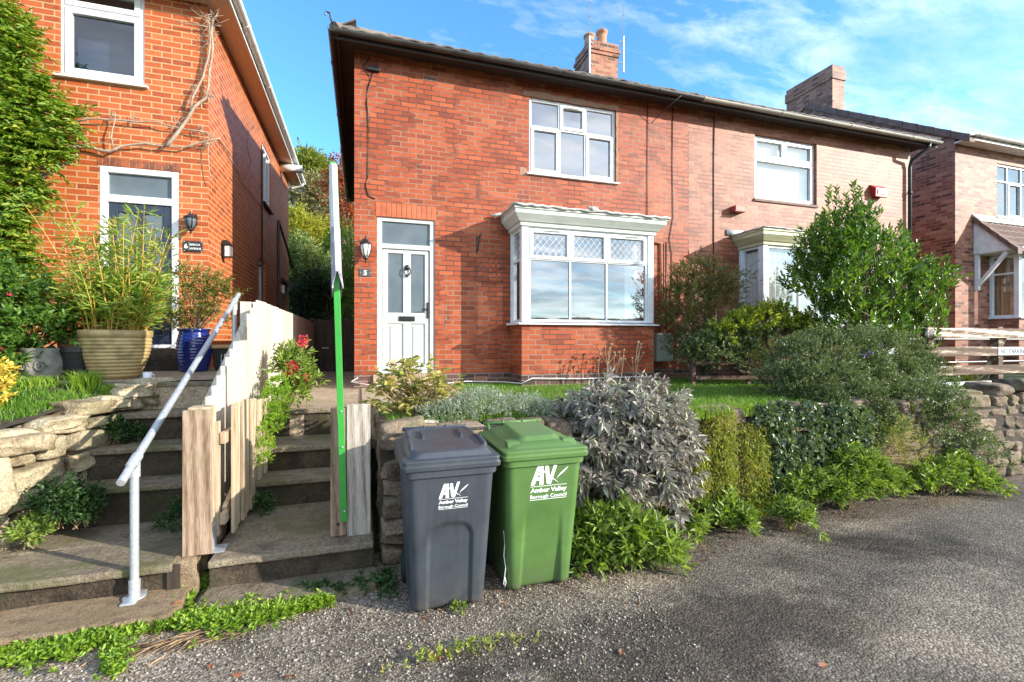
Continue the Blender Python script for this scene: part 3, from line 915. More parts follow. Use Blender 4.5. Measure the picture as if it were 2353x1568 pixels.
# ================================================================== the brick pair
def bay(parent, x0, x1, yb, corn_mat, glass, win_mat, leaded, base_mat, kind):
    zt = 3.47; zs = 2.0
    bw = MB()
    bw.face((x0, yb, 0.9), (x1, yb, 0.9), (x1, yb, 1.95), (x0, yb, 1.95))
    bw.face((x0, YF, 0.9), (x0, yb, 0.9), (x0, yb, 1.95), (x0, YF, 1.95))
    bw.face((x1, yb, 0.9), (x1, YF, 0.9), (x1, YF, 1.95), (x1, yb, 1.95))
    b = bw.build('bay_window', base_mat, parent)
    pl = MB(); e = 0.003
    pl.face((x0 - e, yb - e, 0.9), (x1 + e, yb - e, 0.9), (x1 + e, yb - e, 1.19), (x0 - e, yb - e, 1.19))
    pl.face((x0 - e, YF, 0.9), (x0 - e, yb - e, 0.9), (x0 - e, yb - e, 1.19), (x0 - e, YF, 1.19))
    pl.face((x1 + e, yb - e, 0.9), (x1 + e, YF, 0.9), (x1 + e, YF, 1.19), (x1 + e, yb - e, 1.19))
    pl.build('plinth', M['plinth'], b)
    s = MB()
    s.prism([(yb - 0.07, 1.952), (yb - 0.07, 1.975), (yb + 0.1, 2.0), (yb + 0.1, 1.952)], 'x', x0 - 0.07, x1 + 0.07)
    s.box(x0 - 0.07, x0 + 0.06, yb + 0.1, YF - 0.002, 1.953, 1.993); s.box(x1 - 0.06, x1 + 0.07, yb + 0.1, YF - 0.002, 1.953, 1.993)
    s.build('sill', win_mat, b, bevel=0.006)
    # frame: corner posts, then the front and side lights in between
    fr = MB()
    for xa in (x0, x1 - 0.11):
        fr = MB(); fr.box(xa, xa + 0.11, yb, yb + 0.11, zs, zt); fr.build('corner_post', win_mat, b, bevel=0.006)
    for xa in (x0 + 0.0, x1 - 0.07):
        fr = MB(); fr.box(xa, xa + 0.07, YF - 0.07, YF - 0.002, zs, zt); fr.build('wall_post', win_mat, b, bevel=0.006)
    frs = [0, 0.335, 0.64, 1]
    if kind == 5:
        rows = [(0, 0.665, frs, [0, 0, 0]), (0.665, 1, frs, [1, 1, 1])]
        vts = [(x0 + 0.51, zt - 0.045), (x1 - 0.42, zt - 0.045)]
        rs = [(0, 0.665, [0, 1], [0]), (0.665, 1, [0, 1], [0])]
    else:
        rows = [(0, 1, [0, 0.36, 0.68, 1], [0, 0, 0])]; vts = []
        rs = [(0, 1, [0, 1], [0])]
    ub0, ub1 = x0 + 0.11, x1 - 0.11

    def light(T, u0, u1, rows, nm, ld, vents):
        # like window(), but as sub-parts of the bay
        ORG_T = T
        mbw = MB(T); pn = MB(T); l2 = MB(T)
        tmp = thing('tmp', '', '')
        w = window(nm, tmp, T, u0, u1, zs, zt, rows, win_mat, glass, fw=0.04, rec=0.02, dep=0.06, leaded=ld)
        kids = list(w.children)
        w.parent = b; ORG[w.name] = ORG[b.name]
        off = ORG[b.name]
        for o in [w] + kids:
            o.data.transform(Matrix.Translation(-off)); o.parent = b; ORG[o.name] = off.copy()
        for (uc, zc) in vents:
            vs = MB(T); vs.box(uc - 0.13, uc + 0.13, -0.008, 0.005, zc - 0.011, zc + 0.011); vs.build('trickle_vent', M['upvc'], b, bevel=0.003)
            vs = MB(T); vs.box(uc - 0.11, uc + 0.11, -0.011, -0.009, zc - 0.004, zc + 0.004); vs.build('vent_slot', M['black'], b)
        bpy.data.objects.remove(tmp)
    light(TF(yb), ub0, ub1, rows, 'front_light', [0, 1] if leaded else None, vts)
    light(TNX(x0), -(YF - 0.07), -(yb + 0.11), rs, 'side_light', [0, 1] if leaded else None, [])
    light(TPX(x1), yb + 0.11, YF - 0.07, rs, 'side_light', [0, 1] if leaded else None, [])
    # moulded cornice
    c = MB()
    prof = [(0.0, 3.47), (0.025, 3.48), (0.03, 3.535), (0.055, 3.54), (0.075, 3.565), (0.13, 3.625), (0.145, 3.64), (0.15, 3.70), (0.17, 3.705), (0.17, 3.735)]
    ring = []
    for (p, z) in prof:
        ring.append([(x0 - p, YF - 0.002, z), (x0 - p, yb - p, z), (x1 + p, yb - p, z), (x1 + p, YF - 0.002, z)])
    for i in range(len(ring) - 1):
        for k in range(3):
            c.face(ring[i][k], ring[i][k + 1], ring[i + 1][k + 1], ring[i + 1][k])
    c.face(*reversed(ring[0])); 
    c.face(*ring[-1])
    c.build('cornice', corn_mat, b)
    l = MB()
    p = 0.185
    l.box(x0 - p + 0.004, x1 + p - 0.004, yb - p + 0.004, YF - 0.004, 3.737, 3.752)
    if kind == 5:
        bracket_canopy_lead(l, [(x0 - p - 0.14, YF - 0.06, 3.74), (x0 - p, YF - 0.1, 3.745)], 0.03)
        bracket_canopy_lead(l, [(x0 - p, YF - 0.1, 3.745), (x0 - p, yb - p, 3.75), (x1 + p, yb - p, 3.745), (x1 + p, YF - 0.1, 3.745)], 0.021)
        l.add(stone_verts((x0 + 1.12, yb - p, 3.775), (0.10, 0.05, 0.04), 0.4, 3, 0.2, 5), [tuple(f) for f in SF.tolist()])
    else:
        bracket_canopy_lead(l, [(x0 - p, YF - 0.05, 3.745), (x0 - p, yb - p, 3.747), (x1 + p, yb - p, 3.747)], 0.013)
        l.box(x0 - p - 0.12, x0 + 0.1, YF - 0.03, YF - 0.006, 3.755, 3.86)
    l.build('lead_roof', M['lead'], b, smooth=True)
    return b


def shell(mb, x0, x1, yf, yb, z0, z1, holes, left=True, right=True, front=True):
    if front: wall_panel(mb, TF(yf), x0, x1, z0, z1, holes)
    if left: wall_panel(mb, TNX(x0), -yb, -yf, z0, z1, [])
    if right: wall_panel(mb, TPX(x1), yf, yb, z0, z1, [])
    mb.face((x1, yb, z0), (x0, yb, z0), (x0, yb, z1), (x1, yb, z1))


def hip_roof(parent, side):
    """half of the hipped roof over the pair"""
    ov = 0.36; ovl = 0.27; zr = ZE + 0.02 + (YB - YF + 2 * ov) / 2 * 0.60; ym = (YF + YB) / 2; z = ZE + 0.02
    mb = MB()
    run = (YB - YF + 2 * ov) / 2
    if side < 0:
        xe = XL - ovl; xr = xe + run
        A = (xe, YF - ov, z); B = (XM, YF - ov, z); C_ = (XM, ym, zr); D = (xr, ym, zr); E = (xe, YB + ov, z); F = (XM, YB + ov, z)
        mb.face(A, B, C_, D); mb.face(E, A, D); mb.face(F, E, D, C_)
    else:
        xe = XR + ov; xr = xe - run
        A = (xe, YF - ov, z); B = (XM, YF - ov, z); C_ = (XM, ym, zr); D = (xr, ym, zr); E = (xe, YB + ov, z); F = (XM, YB + ov, z)
        mb.face(B, A, D, C_); mb.face(A, E, D); mb.face(E, F, C_, D)
    if side < 0:
        eave_tiles(mb, (XL - ovl, YF - ov, z - 0.005), (XM, YF - ov, z - 0.005), 0.25, (0, -1, 0))
        eave_tiles(mb, (XL - ovl, YB, z - 0.005), (XL - ovl, YF - ov, z - 0.005), 0.25, (-1, 0, 0))
        mb.tube([A, D], 0.09, n=8)
    else:
        eave_tiles(mb, (XM, YF - ov, z - 0.005), (XR + ov, YF - ov, z - 0.005), 0.25, (0, -1, 0))
        mb.tube([A, D], 0.09, n=8)
    return mb.build('roof', M['tile'], parent)


def eave_trim(parent, x0, x1, gm, ends, sm=None):
    s = MB(); ov = 0.36; ovl = 0.27
    s.box(x0, x1, YF - ov + 0.06, YF - 0.004, ZE - 0.02, ZE + 0.005)
    s.box(x0, x1, YF - ov + 0.035, YF - ov + 0.058, ZE - 0.10, ZE + 0.012)
    if ends < 0:
        s.box(XL - ovl + 0.06, XL - 0.004, YF - 0.002, YB, ZE - 0.02, ZE + 0.005)
        s.box(XL - ovl + 0.035, XL - ovl + 0.058, YF - ov + 0.06, YB, ZE - 0.10, ZE + 0.012)
    if ends > 0:
        s.box(XR + 0.004, XR + ov - 0.06, YF - 0.002, YB, ZE - 0.02, ZE + 0.005)
    s.build('soffit', sm or M['soffit'], parent)
    g = MB()
    zg = ZE - 0.005
    half_gutter(g, (x1, YF - ov - 0.025, zg), (x0, YF - ov - 0.025, zg))
    if ends < 0:
        half_gutter(g, (XL - ovl - 0.025, YF - ov - 0.08, zg - 0.004), (XL - ovl - 0.025, YB + 0.2, zg - 0.004))
    g.build('gutter', gm, parent, smooth=False)


# ------------------------------------------------ number five
h5 = thing('brick_house', 'red brick semi-detached house with pale door and the left bay window of the pair', 'house', (XL, YF, GZ))
D5 = (0.227, 1.106, 1.19, 3.60)
W5 = (2.69, 4.34, 4.53, 5.82)
mb = MB()
shell(mb, XL, XM, YF, YB, 0.9, ZE, [D5, W5, (2.42, 4.64, 2.0, 3.46)], right=False)
w5 = mb.build('wall', M['brick5'], h5)
pl = MB()
wall_panel(pl, TF(YF - 0.003), XL - 0.003, XM, 0.9, 1.19, [], 0.002)
wall_panel(pl, TNX(XL - 0.003), -YB, -(YF - 0.003), 0.9, 1.19, [], 0.002)
pl.build('plinth', M['plinth'], h5)
# soldier-course lintel of upright bricks over the door, and the mortar patch round the upper window
lt = MB()
n = 12
for i in range(n):
    xa = D5[0] - 0.02 + (D5[1] - D5[0] + 0.04) * i / n
    lt.box(xa + 0.004, xa + (D5[1] - D5[0] + 0.04) / n - 0.004, YF - 0.005, YF + 0.09, D5[3] + 0.004, D5[3] + 0.215)
lt.build('door_lintel', m_noisy('lintel_brick', (0.34, 0.075, 0.024), (0.54, 0.14, 0.045), 5, 0.5, 0.2), h5, bevel=0.003)
mp_ = m_noisy('pale_mortar', (0.30, 0.075, 0.035), (0.36, 0.24, 0.16), 22, 0.9, 0.4, c3=(0.28, 0.09, 0.045))
def patch(pts, y):
    mb = MB(); mb.prism(pts, 'y', y, y + 0.004); mb.build('mortar_patch', mp_, h5)
def ragged(x0, x1, z0, z1, a=0.02, st=0.09):
    pts = []
    k = max(2, int((x1 - x0) / st)); q = max(1, int((z1 - z0) / st))
    for i in range(k): pts.append((x0 + (x1 - x0) * i / k, z0 + R.uniform(-a, a)))
    for i in range(q): pts.append((x1 + R.uniform(-a, a), z0 + (z1 - z0) * i / q))
    for i in range(k): pts.append((x1 - (x1 - x0) * i / k, z1 + R.uniform(-a, a)))
    for i in range(q): pts.append((x0 + R.uniform(-a, a), z1 - (z1 - z0) * i / q))
    return pts
patch(ragged(W5[0] - 0.1, W5[1] + 0.06, W5[3] - 0.002, W5[3] + 0.085, 0.014), YF - 0.0025)
patch(ragged(W5[0] - 0.16, W5[0] - 0.05, W5[2] - 0.04, W5[2] + 0.07, 0.015), YF - 0.0025)
patch(ragged(W5[1] + 0.002, W5[1] + 0.04, W5[2] + 0.05, W5[3] - 0.05, 0.008), YF - 0.0025)
third = [0, 0.345, 0.645, 1]
window('window', h5, TF(YF), *W5, [(0, 0.63, third, [1, 0, 1]), (0.63, 1, third, [0, 1, 0])], M['upvc'], M['glass'], sill=0.05,
       vents=[(3.50, 5.735)], label='white upstairs window with six lights above the bay')
bay5 = bay(h5, 2.353, 4.71, 6.9, M['sage'], M['glass'], M['upvc'], True, M['brick5'], 5)
cu = MB()
def curtain_strip(mb, x0, x1, y, z0, z1, amp=0.03, n=None):
    n = n or max(8, int((x1 - x0) / 0.025))
    pts = [(x0 + (x1 - x0) * i / n, y + amp * math.sin(i * 1.9) + amp * 0.4 * math.sin(i * 0.7)) for i in range(n + 1)]
    for i in range(n):
        mb.face((*pts[i], z0), (*pts[i + 1], z0), (*pts[i + 1], z1), (*pts[i], z1))
curtain_strip(cu, 4.34, 4.52, 7.22, 2.0, 3.46)
cu.build('curtain', M['curtain'], bay5)
rm = MB()      # plastered room behind the bay, open to the window
rm.face((0.1, 10.9, 1.0), (5.8, 10.9, 1.0), (5.8, 10.9, 3.55), (0.1, 10.9, 3.55))
rm.face((-0.0, 7.7, 3.56), (-0.0, 15.0, 3.56), (5.87, 15.0, 3.56), (5.87, 7.62, 3.56))
rm.face((5.865, 7.62, 1), (5.865, 15, 1), (5.865, 15, 6), (5.865, 7.62, 6))
rm.build('inner_wall', M['room'], h5)
# door of number five
fr = MB(TF(YF))
x0, x1, z0, z1 = D5
fr.box(x0, x0 + 0.075, 0.02, 0.10, z0, z1); fr.box(x1 - 0.075, x1, 0.02, 0.10, z0, z1)
fr.box(x0 + 0.075, x1 - 0.075, 0.02, 0.10, z1 - 0.06, z1); fr.box(x0 + 0.075, x1 - 0.075, 0.02, 0.10, 3.125, 3.20)
fr.box(x0 + 0.075, x1 - 0.075, 0.02, 0.10, z0, z0 + 0.05)
frame5 = fr.build('door_frame', M['doorwhite'], h5, bevel=0.006)
pn = MB(TF(YF)); pn.box(x0 + 0.075, x1 - 0.075, 0.052, 0.06, 3.20, z1 - 0.06); pn.build('fanlight_pane', M['obscure'], frame5)
th = MB(); th.box(x0 - 0.06, x1 + 0.06, YF - 0.06, YF + 0.02, 1.0, 1.19); th.build('threshold', M['sandpath'], h5, bevel=0.01)
lf = MB(TF(YF)); a, b = x0 + 0.08, x1 - 0.08
gx = [(0.392, 0.62), (0.738, 0.955)]
y0, y1 = 0.045, 0.085
zb, zt_ = z0 + 0.055, 3.12
lf.box(a, gx[0][0], y0, y1, zb, zt_); lf.box(gx[0][1], gx[1][0], y0, y1, zb, zt_); lf.box(gx[1][1], b, y0, y1, zb, zt_)
for g in gx:
    lf.box(g[0], g[1], y0, y1, 3.06, zt_); lf.box(g[0], g[1], y0, y1, 1.97, 2.14); lf.box(g[0], g[1], y0, y1, zb, 1.33)
    lf.box(g[0] + 0.001, g[1] - 0.001, y0 + 0.018, y1 - 0.004, 1.33, 1.97)
    m_ = 0.035
    lf.box(g[0] + m_, g[1] - m_, y0 + 0.006, y0 + 0.018, 1.33 + m_, 1.97 - m_)
door5 = lf.build('door', M['doorwhite'], h5, bevel=0.007)
pn = MB(TF(YF))
for g in gx: pn.box(g[0] - 0.002, g[1] + 0.002, y0 + 0.02, y0 + 0.027, 2.135, 3.065)
pn.build('obscure_pane', M['obscure'], door5)
kn = MB(); kx = 0.682
kn.lathe([(0.001, -0.05), (0.03, -0.042), (0.036, -0.01), (0.028, 0.02), (0.012, 0.032)], (kx, YF + 0.035, 2.855), 12)
ring = [(kx + 0.052 * math.sin(t), YF + 0.02, 2.785 + 0.062 * math.cos(t)) for t in [2 * PI * i / 18 for i in range(19)]]
kn.tube(ring, 0.010, n=6); kn.lathe([(0.001, -0.02), (0.018, -0.012), (0.018, 0.012), (0.001, 0.02)], (kx, YF + 0.03, 2.715), 10)
kn.build('door_knocker', M['black'], door5, smooth=True)
lb = MB(TF(YF)); lb.box(0.555, 0.80, 0.030, 0.046, 2.01, 2.085); lb.box(0.585, 0.77, 0.024, 0.030, 2.025, 2.07)
lb.build('letterbox', M['black'], door5, bevel=0.004)
hd = MB(TF(YF)); hd.box(0.985, 1.018, 0.030, 0.046, 2.06, 2.31); hd.tube([(1.0, 0.03, 2.2), (1.0, -0.015, 2.2), (0.90, -0.02, 2.195)], 0.011, n=8)
hd.build('door_handle', M['black'], door5, bevel=0.003)
roof5 = hip_roof(h5, -1)
eave_trim(h5, XL - 0.27, XM, M['gutter'], -1)
fk = MB(); fk.tube([(XL - 0.27, YF - 0.36, ZE + 0.06), (XL - 0.31, YF - 0.40, ZE + 0.12), (XL - 0.32, YF - 0.41, ZE + 0.19), (XL - 0.37, YF - 0.41, ZE + 0.20), (XL - 0.38, YF - 0.41, ZE + 0.155)], 0.014, n=6)
fk.build('hip_iron', M['gutter'], h5)
ch = MB()
ch.box(5.62, 6.41, 11.0, 11.86, 8.0, 9.12); ch.box(5.59, 6.44, 10.97, 11.89, 9.12, 9.21); ch.box(5.565, 6.465, 10.945, 11.915, 9.21, 9.30); ch.box(5.60, 6.43, 10.98, 11.88, 9.30, 9.46)
chim = ch.build('chimney', M['brickch'], h5, bevel=0.006)
for (px, hh, mt, rr) in ((5.80, 0.40, 'pot_buff', 0.125), (6.17, 0.58, 'pot_red', 0.125)):
    p = MB(); p.lathe([(rr * 1.15, -0.02), (rr * 1.12, 0.05), (rr, hh * 0.75), (rr * 0.95, hh * 0.82), (rr * 1.25, hh * 0.86), (rr * 1.25, hh * 0.94), (rr * 1.08, hh), (rr * 0.85, hh), (rr * 0.8, hh * 0.5)], (px, 11.42, 9.46), 20)
    o = p.build('chimney_pot', M[mt], chim, smooth=True)
for (ax, az) in ((0.85 - 2.0 + 3.0, 1.085), (3.9, 1.085)):
    yy = YF if ax < 2.3 else 6.9
    v = MB(TF(yy)); v.box(ax - 0.11, ax + 0.11, -0.012, 0.0, az - 0.036, az + 0.036)
    o = v.build('air_brick', M['pot_red'] if ax < 2.3 else M['greystone'], h5)
    v = MB(TF(yy))
    for i in range(9):
        for j in range(3):
            v.box(ax - 0.095 + i * 0.0212, ax - 0.082 + i * 0.0212, -0.0145, -0.0125, az - 0.028 + j * 0.02, az - 0.016 + j * 0.02)
    v.build('air_hole', M['black'], o)
v = MB(TF(YF)); v.box(0.92, 1.14, -0.006, 0.0, 5.795, 5.865); o = v.build('air_brick', M['brickch'], h5)
v = MB(TF(YF))
for i in range(8): v.box(0.935 + i * 0.025, 0.949 + i * 0.025, -0.0085, -0.0065, 5.805, 5.855)
v.build('air_hole', M['black'], o)

# ------------------------------------------------ number three, the right half
h3 = thing('brick_house', 'paler red brick half of the pair with grey gutter, behind the bay tree', 'house', (XM, YF, GZ))
W3 = (7.45, 9.07, 4.53, 5.82)
D3 = (10.66, 11.54, 1.2, 3.60)
mb = MB()
shell(mb, XM + 0.002, XR, YF, YB, 0.9, ZE, [W3, (7.12, 9.34, 2.0, 3.46), D3], left=False)
mb.build('wall', M['brick3'], h3)
pl = MB(); wall_panel(pl, TF(YF - 0.003), XM + 0.002, XR + 0.003, 0.9, 1.19, [], 0.002); pl.build('plinth', M['plinth'], h3)
w = window('window', h3, TF(YF), *W3, [(0, 0.66, [0, 1], [1]), (0.66, 1, [0, 0.5, 1], [1, 1])], M['upvc'], M['glass3'], sill=0.0, rec=0.07,
           label='white upstairs window with a closed pale blind')
bl = MB(); bl.box(W3[0] + 0.05, W3[1] - 0.05, YF + 0.19, YF + 0.195, W3[2], W3[3]); bl.build('blind', M['blind'], w)
tl = MB(); tl.box(W3[0] - 0.04, W3[1] + 0.02, YF - 0.03, YF + 0.03, W3[2] - 0.05, W3[2] - 0.004); tl.build('tile_sill', M['tilebrown'], w)
bay3 = bay(h3, 7.05, 9.41, 6.9, M['cream'], M['glass3'], M['upvc'], False, M['brick3'], 3)
cu = MB()
curtain_strip(cu, 7.16, 9.3, 7.04, 2.0, 3.4, 0.02)
for i in range(18):
    ya, yb_ = 7.05 + i * 0.022, 7.05 + (i + 1) * 0.022
    cu.face((7.16 + 0.015 * math.sin(i * 1.9), ya, 2.0), (7.16 + 0.015 * math.sin(i * 1.9 + 1.9), yb_, 2.0), (7.16 + 0.015 * math.sin(i * 1.9 + 1.9), yb_, 3.4), (7.16 + 0.015 * math.sin(i * 1.9), ya, 3.4))
cu.build('net_curtain', M['curtain'], bay3)
fr = MB(TF(YF)); fr.box(D3[0], D3[0] + 0.07, 0.03, 0.1, D3[2], D3[3]); fr.box(D3[1] - 0.07, D3[1], 0.03, 0.1, D3[2], D3[3]); fr.box(D3[0] + 0.07, D3[1] - 0.07, 0.03, 0.1, 3.53, D3[3]); fr.box(D3[0] + 0.07, D3[1] - 0.07, 0.05, 0.09, D3[2], 3.53)
fr.build('door', M['upvc'], h3, bevel=0.006)
hip_roof(h3, 1)
eave_trim(h3, XM + 0.002, XR + 0.36, M['guttergrey'], 1)
rm = MB(); rm.face((5.89, 10.9, 1.0), (11.8, 10.9, 1.0), (11.8, 10.9, 3.55), (5.89, 10.9, 3.55)); rm.face((5.89, 7.62, 3.56), (5.89, 15, 3.56), (11.8, 15, 3.56), (11.8, 7.62, 3.56))
rm.build('inner_wall', M['room'], h3)
dp = MB()
xd = XR - 0.10
dp.tube([(xd + 0.12, YF - 0.385, ZE - 0.06), (xd + 0.1, YF - 0.36, ZE - 0.16), (xd, YF - 0.09, ZE - 0.36), (xd, YF - 0.06, ZE - 0.5), (xd, YF - 0.06, 1.0)], 0.036, n=10)
for z in (5.0, 3.3, 1.8): dp.tube([(xd, YF - 0.06, z), (xd, YF - 0.06, z + 0.07)], 0.045, n=10)
dp.build('downpipe', M['black'], h3, smooth=True)

# ------------------------------------------------ number six, at the left
Y6 = 7.6; X6 = -2.04; Z6 = 6.42; YB6 = 15.3; X6L = -9.5
h6 = thing('brick_house', 'orange brick house with navy front door behind the bamboo at far left', 'house', (X6, Y6, 1.31))
D6 = (-3.29, -2.395, 1.60, 4.02)
W6 = (-3.71, -2.79, 5.14, 6.40)
mb = MB()
wall_panel(mb, TF(Y6), X6L, X6, 0.9, Z6, [D6, W6])
sw = [(11.35, 12.35, 4.72, 6.0), (11.0, 11.75, 2.3, 3.45)]
wall_panel(mb, TPX(X6), Y6, YB6, 0.3, Z6, sw)
mb.face((X6, YB6, 0.9), (X6L, YB6, 0.9), (X6L, YB6, Z6), (X6, YB6, Z6)); mb.face((X6L, YB6, 0.9), (X6L, Y6, 0.9), (X6L, Y6, Z6), (X6L, YB6, Z6))
mb.build('wall', M['brick6'], h6)
w = window('window', h6, TF(Y6), *W6, [(0, 0.73, [0, 1], [1]), (0.73, 1, [0, 1], [1])], M['upvc'], M['glass6'], fw=0.06, sash_w=0.06, rec=0.02, sill=0.06,
           label='white upstairs window over the navy door')
bl = MB(); bl.box(W6[0] + 0.05, W6[1] - 0.05, Y6 + 0.3, Y6 + 0.31, W6[2] - 0.1, W6[3]); bl.build('navy_sky_sheet', m_noisy('navy_sky_sheet', (0.012, 0.028, 0.055), (0.03, 0.05, 0.085), 2, 0.8, 0.0, stretch=(0.3, 1, 5)), w)  # added sheet; its navy stands in for blue sky reflected by the pane
window('window', h6, TPX(X6), *sw[0], [(0, 1, [0, 0.5, 1], [1, 0])], M['upvc'], M['glass'], rec=0.02, sill=0.07, sillmat=M['gutter'], label='white side window high on the flank wall')
window('window', h6, TPX(X6), *sw[1], [(0, 1, [0, 1], [1])], M['upvc'], M['glass'], rec=0.05, label='small white window low on the flank wall')
lt = MB(); n = 13
for i in range(n):
    xa = D6[0] - 0.03 + (D6[1] - D6[0] + 0.06) * i / n
    lt.box(xa + 0.005, xa + (D6[1] - D6[0] + 0.06) / n - 0.005, Y6 - 0.005, Y6 + 0.09, D6[3] + 0.005, D6[3] + 0.11)
lt.build('door_lintel', m_noisy('dark_lintel_brick', (0.10, 0.045, 0.03), (0.42, 0.11, 0.04), 6, 0.5, 0.2), h6, bevel=0.003)
fr = MB(TF(Y6)); x0, x1, z0, z1 = D6
fr.box(x0, x0 + 0.085, 0.0, 0.09, z0, z1); fr.box(x1 - 0.085, x1, 0.0, 0.09, z0, z1)
fr.box(x0 + 0.085, x1 - 0.085, 0.0, 0.09, z1 - 0.08, z1); fr.box(x0 + 0.085, x1 - 0.085, 0.0, 0.09, 3.55, 3.65); fr.box(x0 + 0.085, x1 - 0.085, -0.03, 0.09, z0, z0 + 0.05)
frame6 = fr.build('door_frame', M['upvc'], h6, bevel=0.01)
pn = MB(TF(Y6)); pn.box(x0 + 0.085, x1 - 0.085, 0.05, 0.058, 3.65, z1 - 0.08); pn.build('fanlight_pane', M['obscure'], frame6)
lf = MB(TF(Y6)); a, b = x0 + 0.09, x1 - 0.09; wd = b - a; y0, y1 = 0.03, 0.07; zb, zt_ = z0 + 0.052, 3.548
gx = [(a + 0.10, a + 0.10 + wd * 0.30), (b - 0.10 - wd * 0.30, b - 0.10)]
lf.box(a, gx[0][0], y0, y1, zb, zt_); lf.box(gx[0][1], gx[1][0], y0, y1, zb, zt_); lf.box(gx[1][1], b, y0, y1, zb, zt_)
for g in gx:
    lf.box(g[0], g[1], y0, y1, 3.42, zt_); lf.box(g[0], g[1], y0, y1, 2.28, 2.42); lf.box(g[0], g[1], y0, y1, zb, 1.78)
    lf.box(g[0] + 0.001, g[1] - 0.001, y0 + 0.018, y1 - 0.004, 1.78, 2.28)
    lf.box(g[0] + 0.035, g[1] - 0.035, y0 + 0.006, y0 + 0.018, 1.815, 2.245)
door6 = lf.build('door', M['navy'], h6, bevel=0.008)
pn = MB(TF(Y6))
for g in gx: pn.box(g[0] - 0.002, g[1] + 0.002, y0 + 0.02, y0 + 0.027, 2.415, 3.425)
pn.build('obscure_pane', M['obscure'], door6)
kn = MB(); kn.box(x0 + 0.13, x0 + 0.16, Y6 + 0.0, Y6 + 0.03, 2.45, 2.7); kn.build('door_handle', M['galv'], door6, bevel=0.003)
st = MB(); st.box(-3.45, -2.2, 7.22, Y6 - 0.004, 1.30, 1.44); st.box(-3.42, -2.26, 7.40, Y6 - 0.002, 1.442, 1.598)
st.build('door_step', M['riser'], h6, bevel=0.012)
ov = 0.32
so = MB()
so.box(X6 + 0.002, X6 + ov - 0.03, Y6 - ov, YB6 + ov, Z6 - 0.018, Z6); so.box(X6L, X6, Y6 - ov, Y6 - 0.002, Z6 - 0.018, Z6)
so.build('soffit', M['soffitboard'], h6)
fs = MB(); fs.box(X6 + ov - 0.03, X6 + ov - 0.005, Y6 - ov - 0.0, YB6 + ov, Z6 - 0.03, Z6 + 0.14); fs.box(X6L, X6 + ov - 0.03, Y6 - ov - 0.025, Y6 - ov, Z6 - 0.03, Z6 + 0.14)
fs.build('fascia', M['whitepaint'], h6)
g = MB(); half_gutter(g, (X6 + ov + 0.055, Y6 - ov - 0.1, Z6 + 0.09), (X6 + ov + 0.055, YB6 + ov + 0.05, Z6 + 0.09)); half_gutter(g, (X6 + ov, Y6 - ov - 0.085, Z6 + 0.094), (X6L, Y6 - ov - 0.085, Z6 + 0.094))
g.tube([(X6 + ov + 0.05, YB6 + ov - 0.1, Z6 + 0.03), (X6 + ov + 0.02, YB6 + ov - 0.1, Z6 - 0.06), (X6 + 0.06, YB6 + ov - 0.14, Z6 - 0.16)], 0.036, n=8)
g.build('gutter', M['whitepaint'], h6)
rf = MB(); z = Z6 + 0.14; run = (X6 - X6L + 2 * ov) / 2; zr = z + run * 0.62; xe = X6 + ov; xw = X6L - ov; ym1, ym2 = Y6 - ov + run, YB6 + ov - run
xm = (xe + xw) / 2
A, B, C_, D = (xe, Y6 - ov, z), (xe, YB6 + ov, z), (xw, YB6 + ov, z), (xw, Y6 - ov, z)
P, Q = (xm, ym1, zr), (xm, ym2, zr)
rf.face(A, B, Q, P); rf.face(D, A, P); rf.face(C_, D, P, Q); rf.face(B, C_, Q)
eave_tiles(rf, (xe + 0.04, YB6 + ov, z - 0.0), (xe + 0.04, Y6 - ov, z - 0.0), 0.3, (1, 0, 0), th=0.04)
eave_tiles(rf, (xw, Y6 - ov - 0.04, z), (xe, Y6 - ov - 0.04, z), 0.3, (0, -1, 0), th=0.04)
rf.build('roof', M['tile'], h6)
pp = MB(); pp.tube([(X6 - 0.02, 13.7, Z6 - 0.16), (X6 + ov + 0.22, 13.7, Z6 - 0.16)], 0.10, n=14); pp.build('flue_pipe', M['whitepaint'], h6, smooth=True)
pp = MB(); pp.tube([(X6 + 0.02, 11.28, 2.2), (X6 + 0.02, 11.28, 5.9)], 0.018, n=6); pp.tube([(X6 + 0.03, 13.3, 1.0), (X6 + 0.03, 13.3, 4.75), (X6 + 0.12, 14.2, 4.2), (X6 + 0.1, 15.2, 3.85)], 0.03, n=8)
pp.build('waste_pipe', M['gutter'], h6)
cp = MB(); cp.hexa([(X6, 13.95, 3.35), (X6 + 0.28, 13.95, 3.15), (X6 + 0.28, 15.1, 3.15), (X6, 15.1, 3.35)], [(X6, 13.95, 3.43), (X6 + 0.28, 13.95, 3.23), (X6 + 0.28, 15.1, 3.23), (X6, 15.1, 3.43)])
cp.bar((X6 + 0.02, 14.0, 2.85), (X6 + 0.26, 14.0, 3.17), 0.05, 0.05); cp.build('door_canopy', M['blackplastic'], h6)

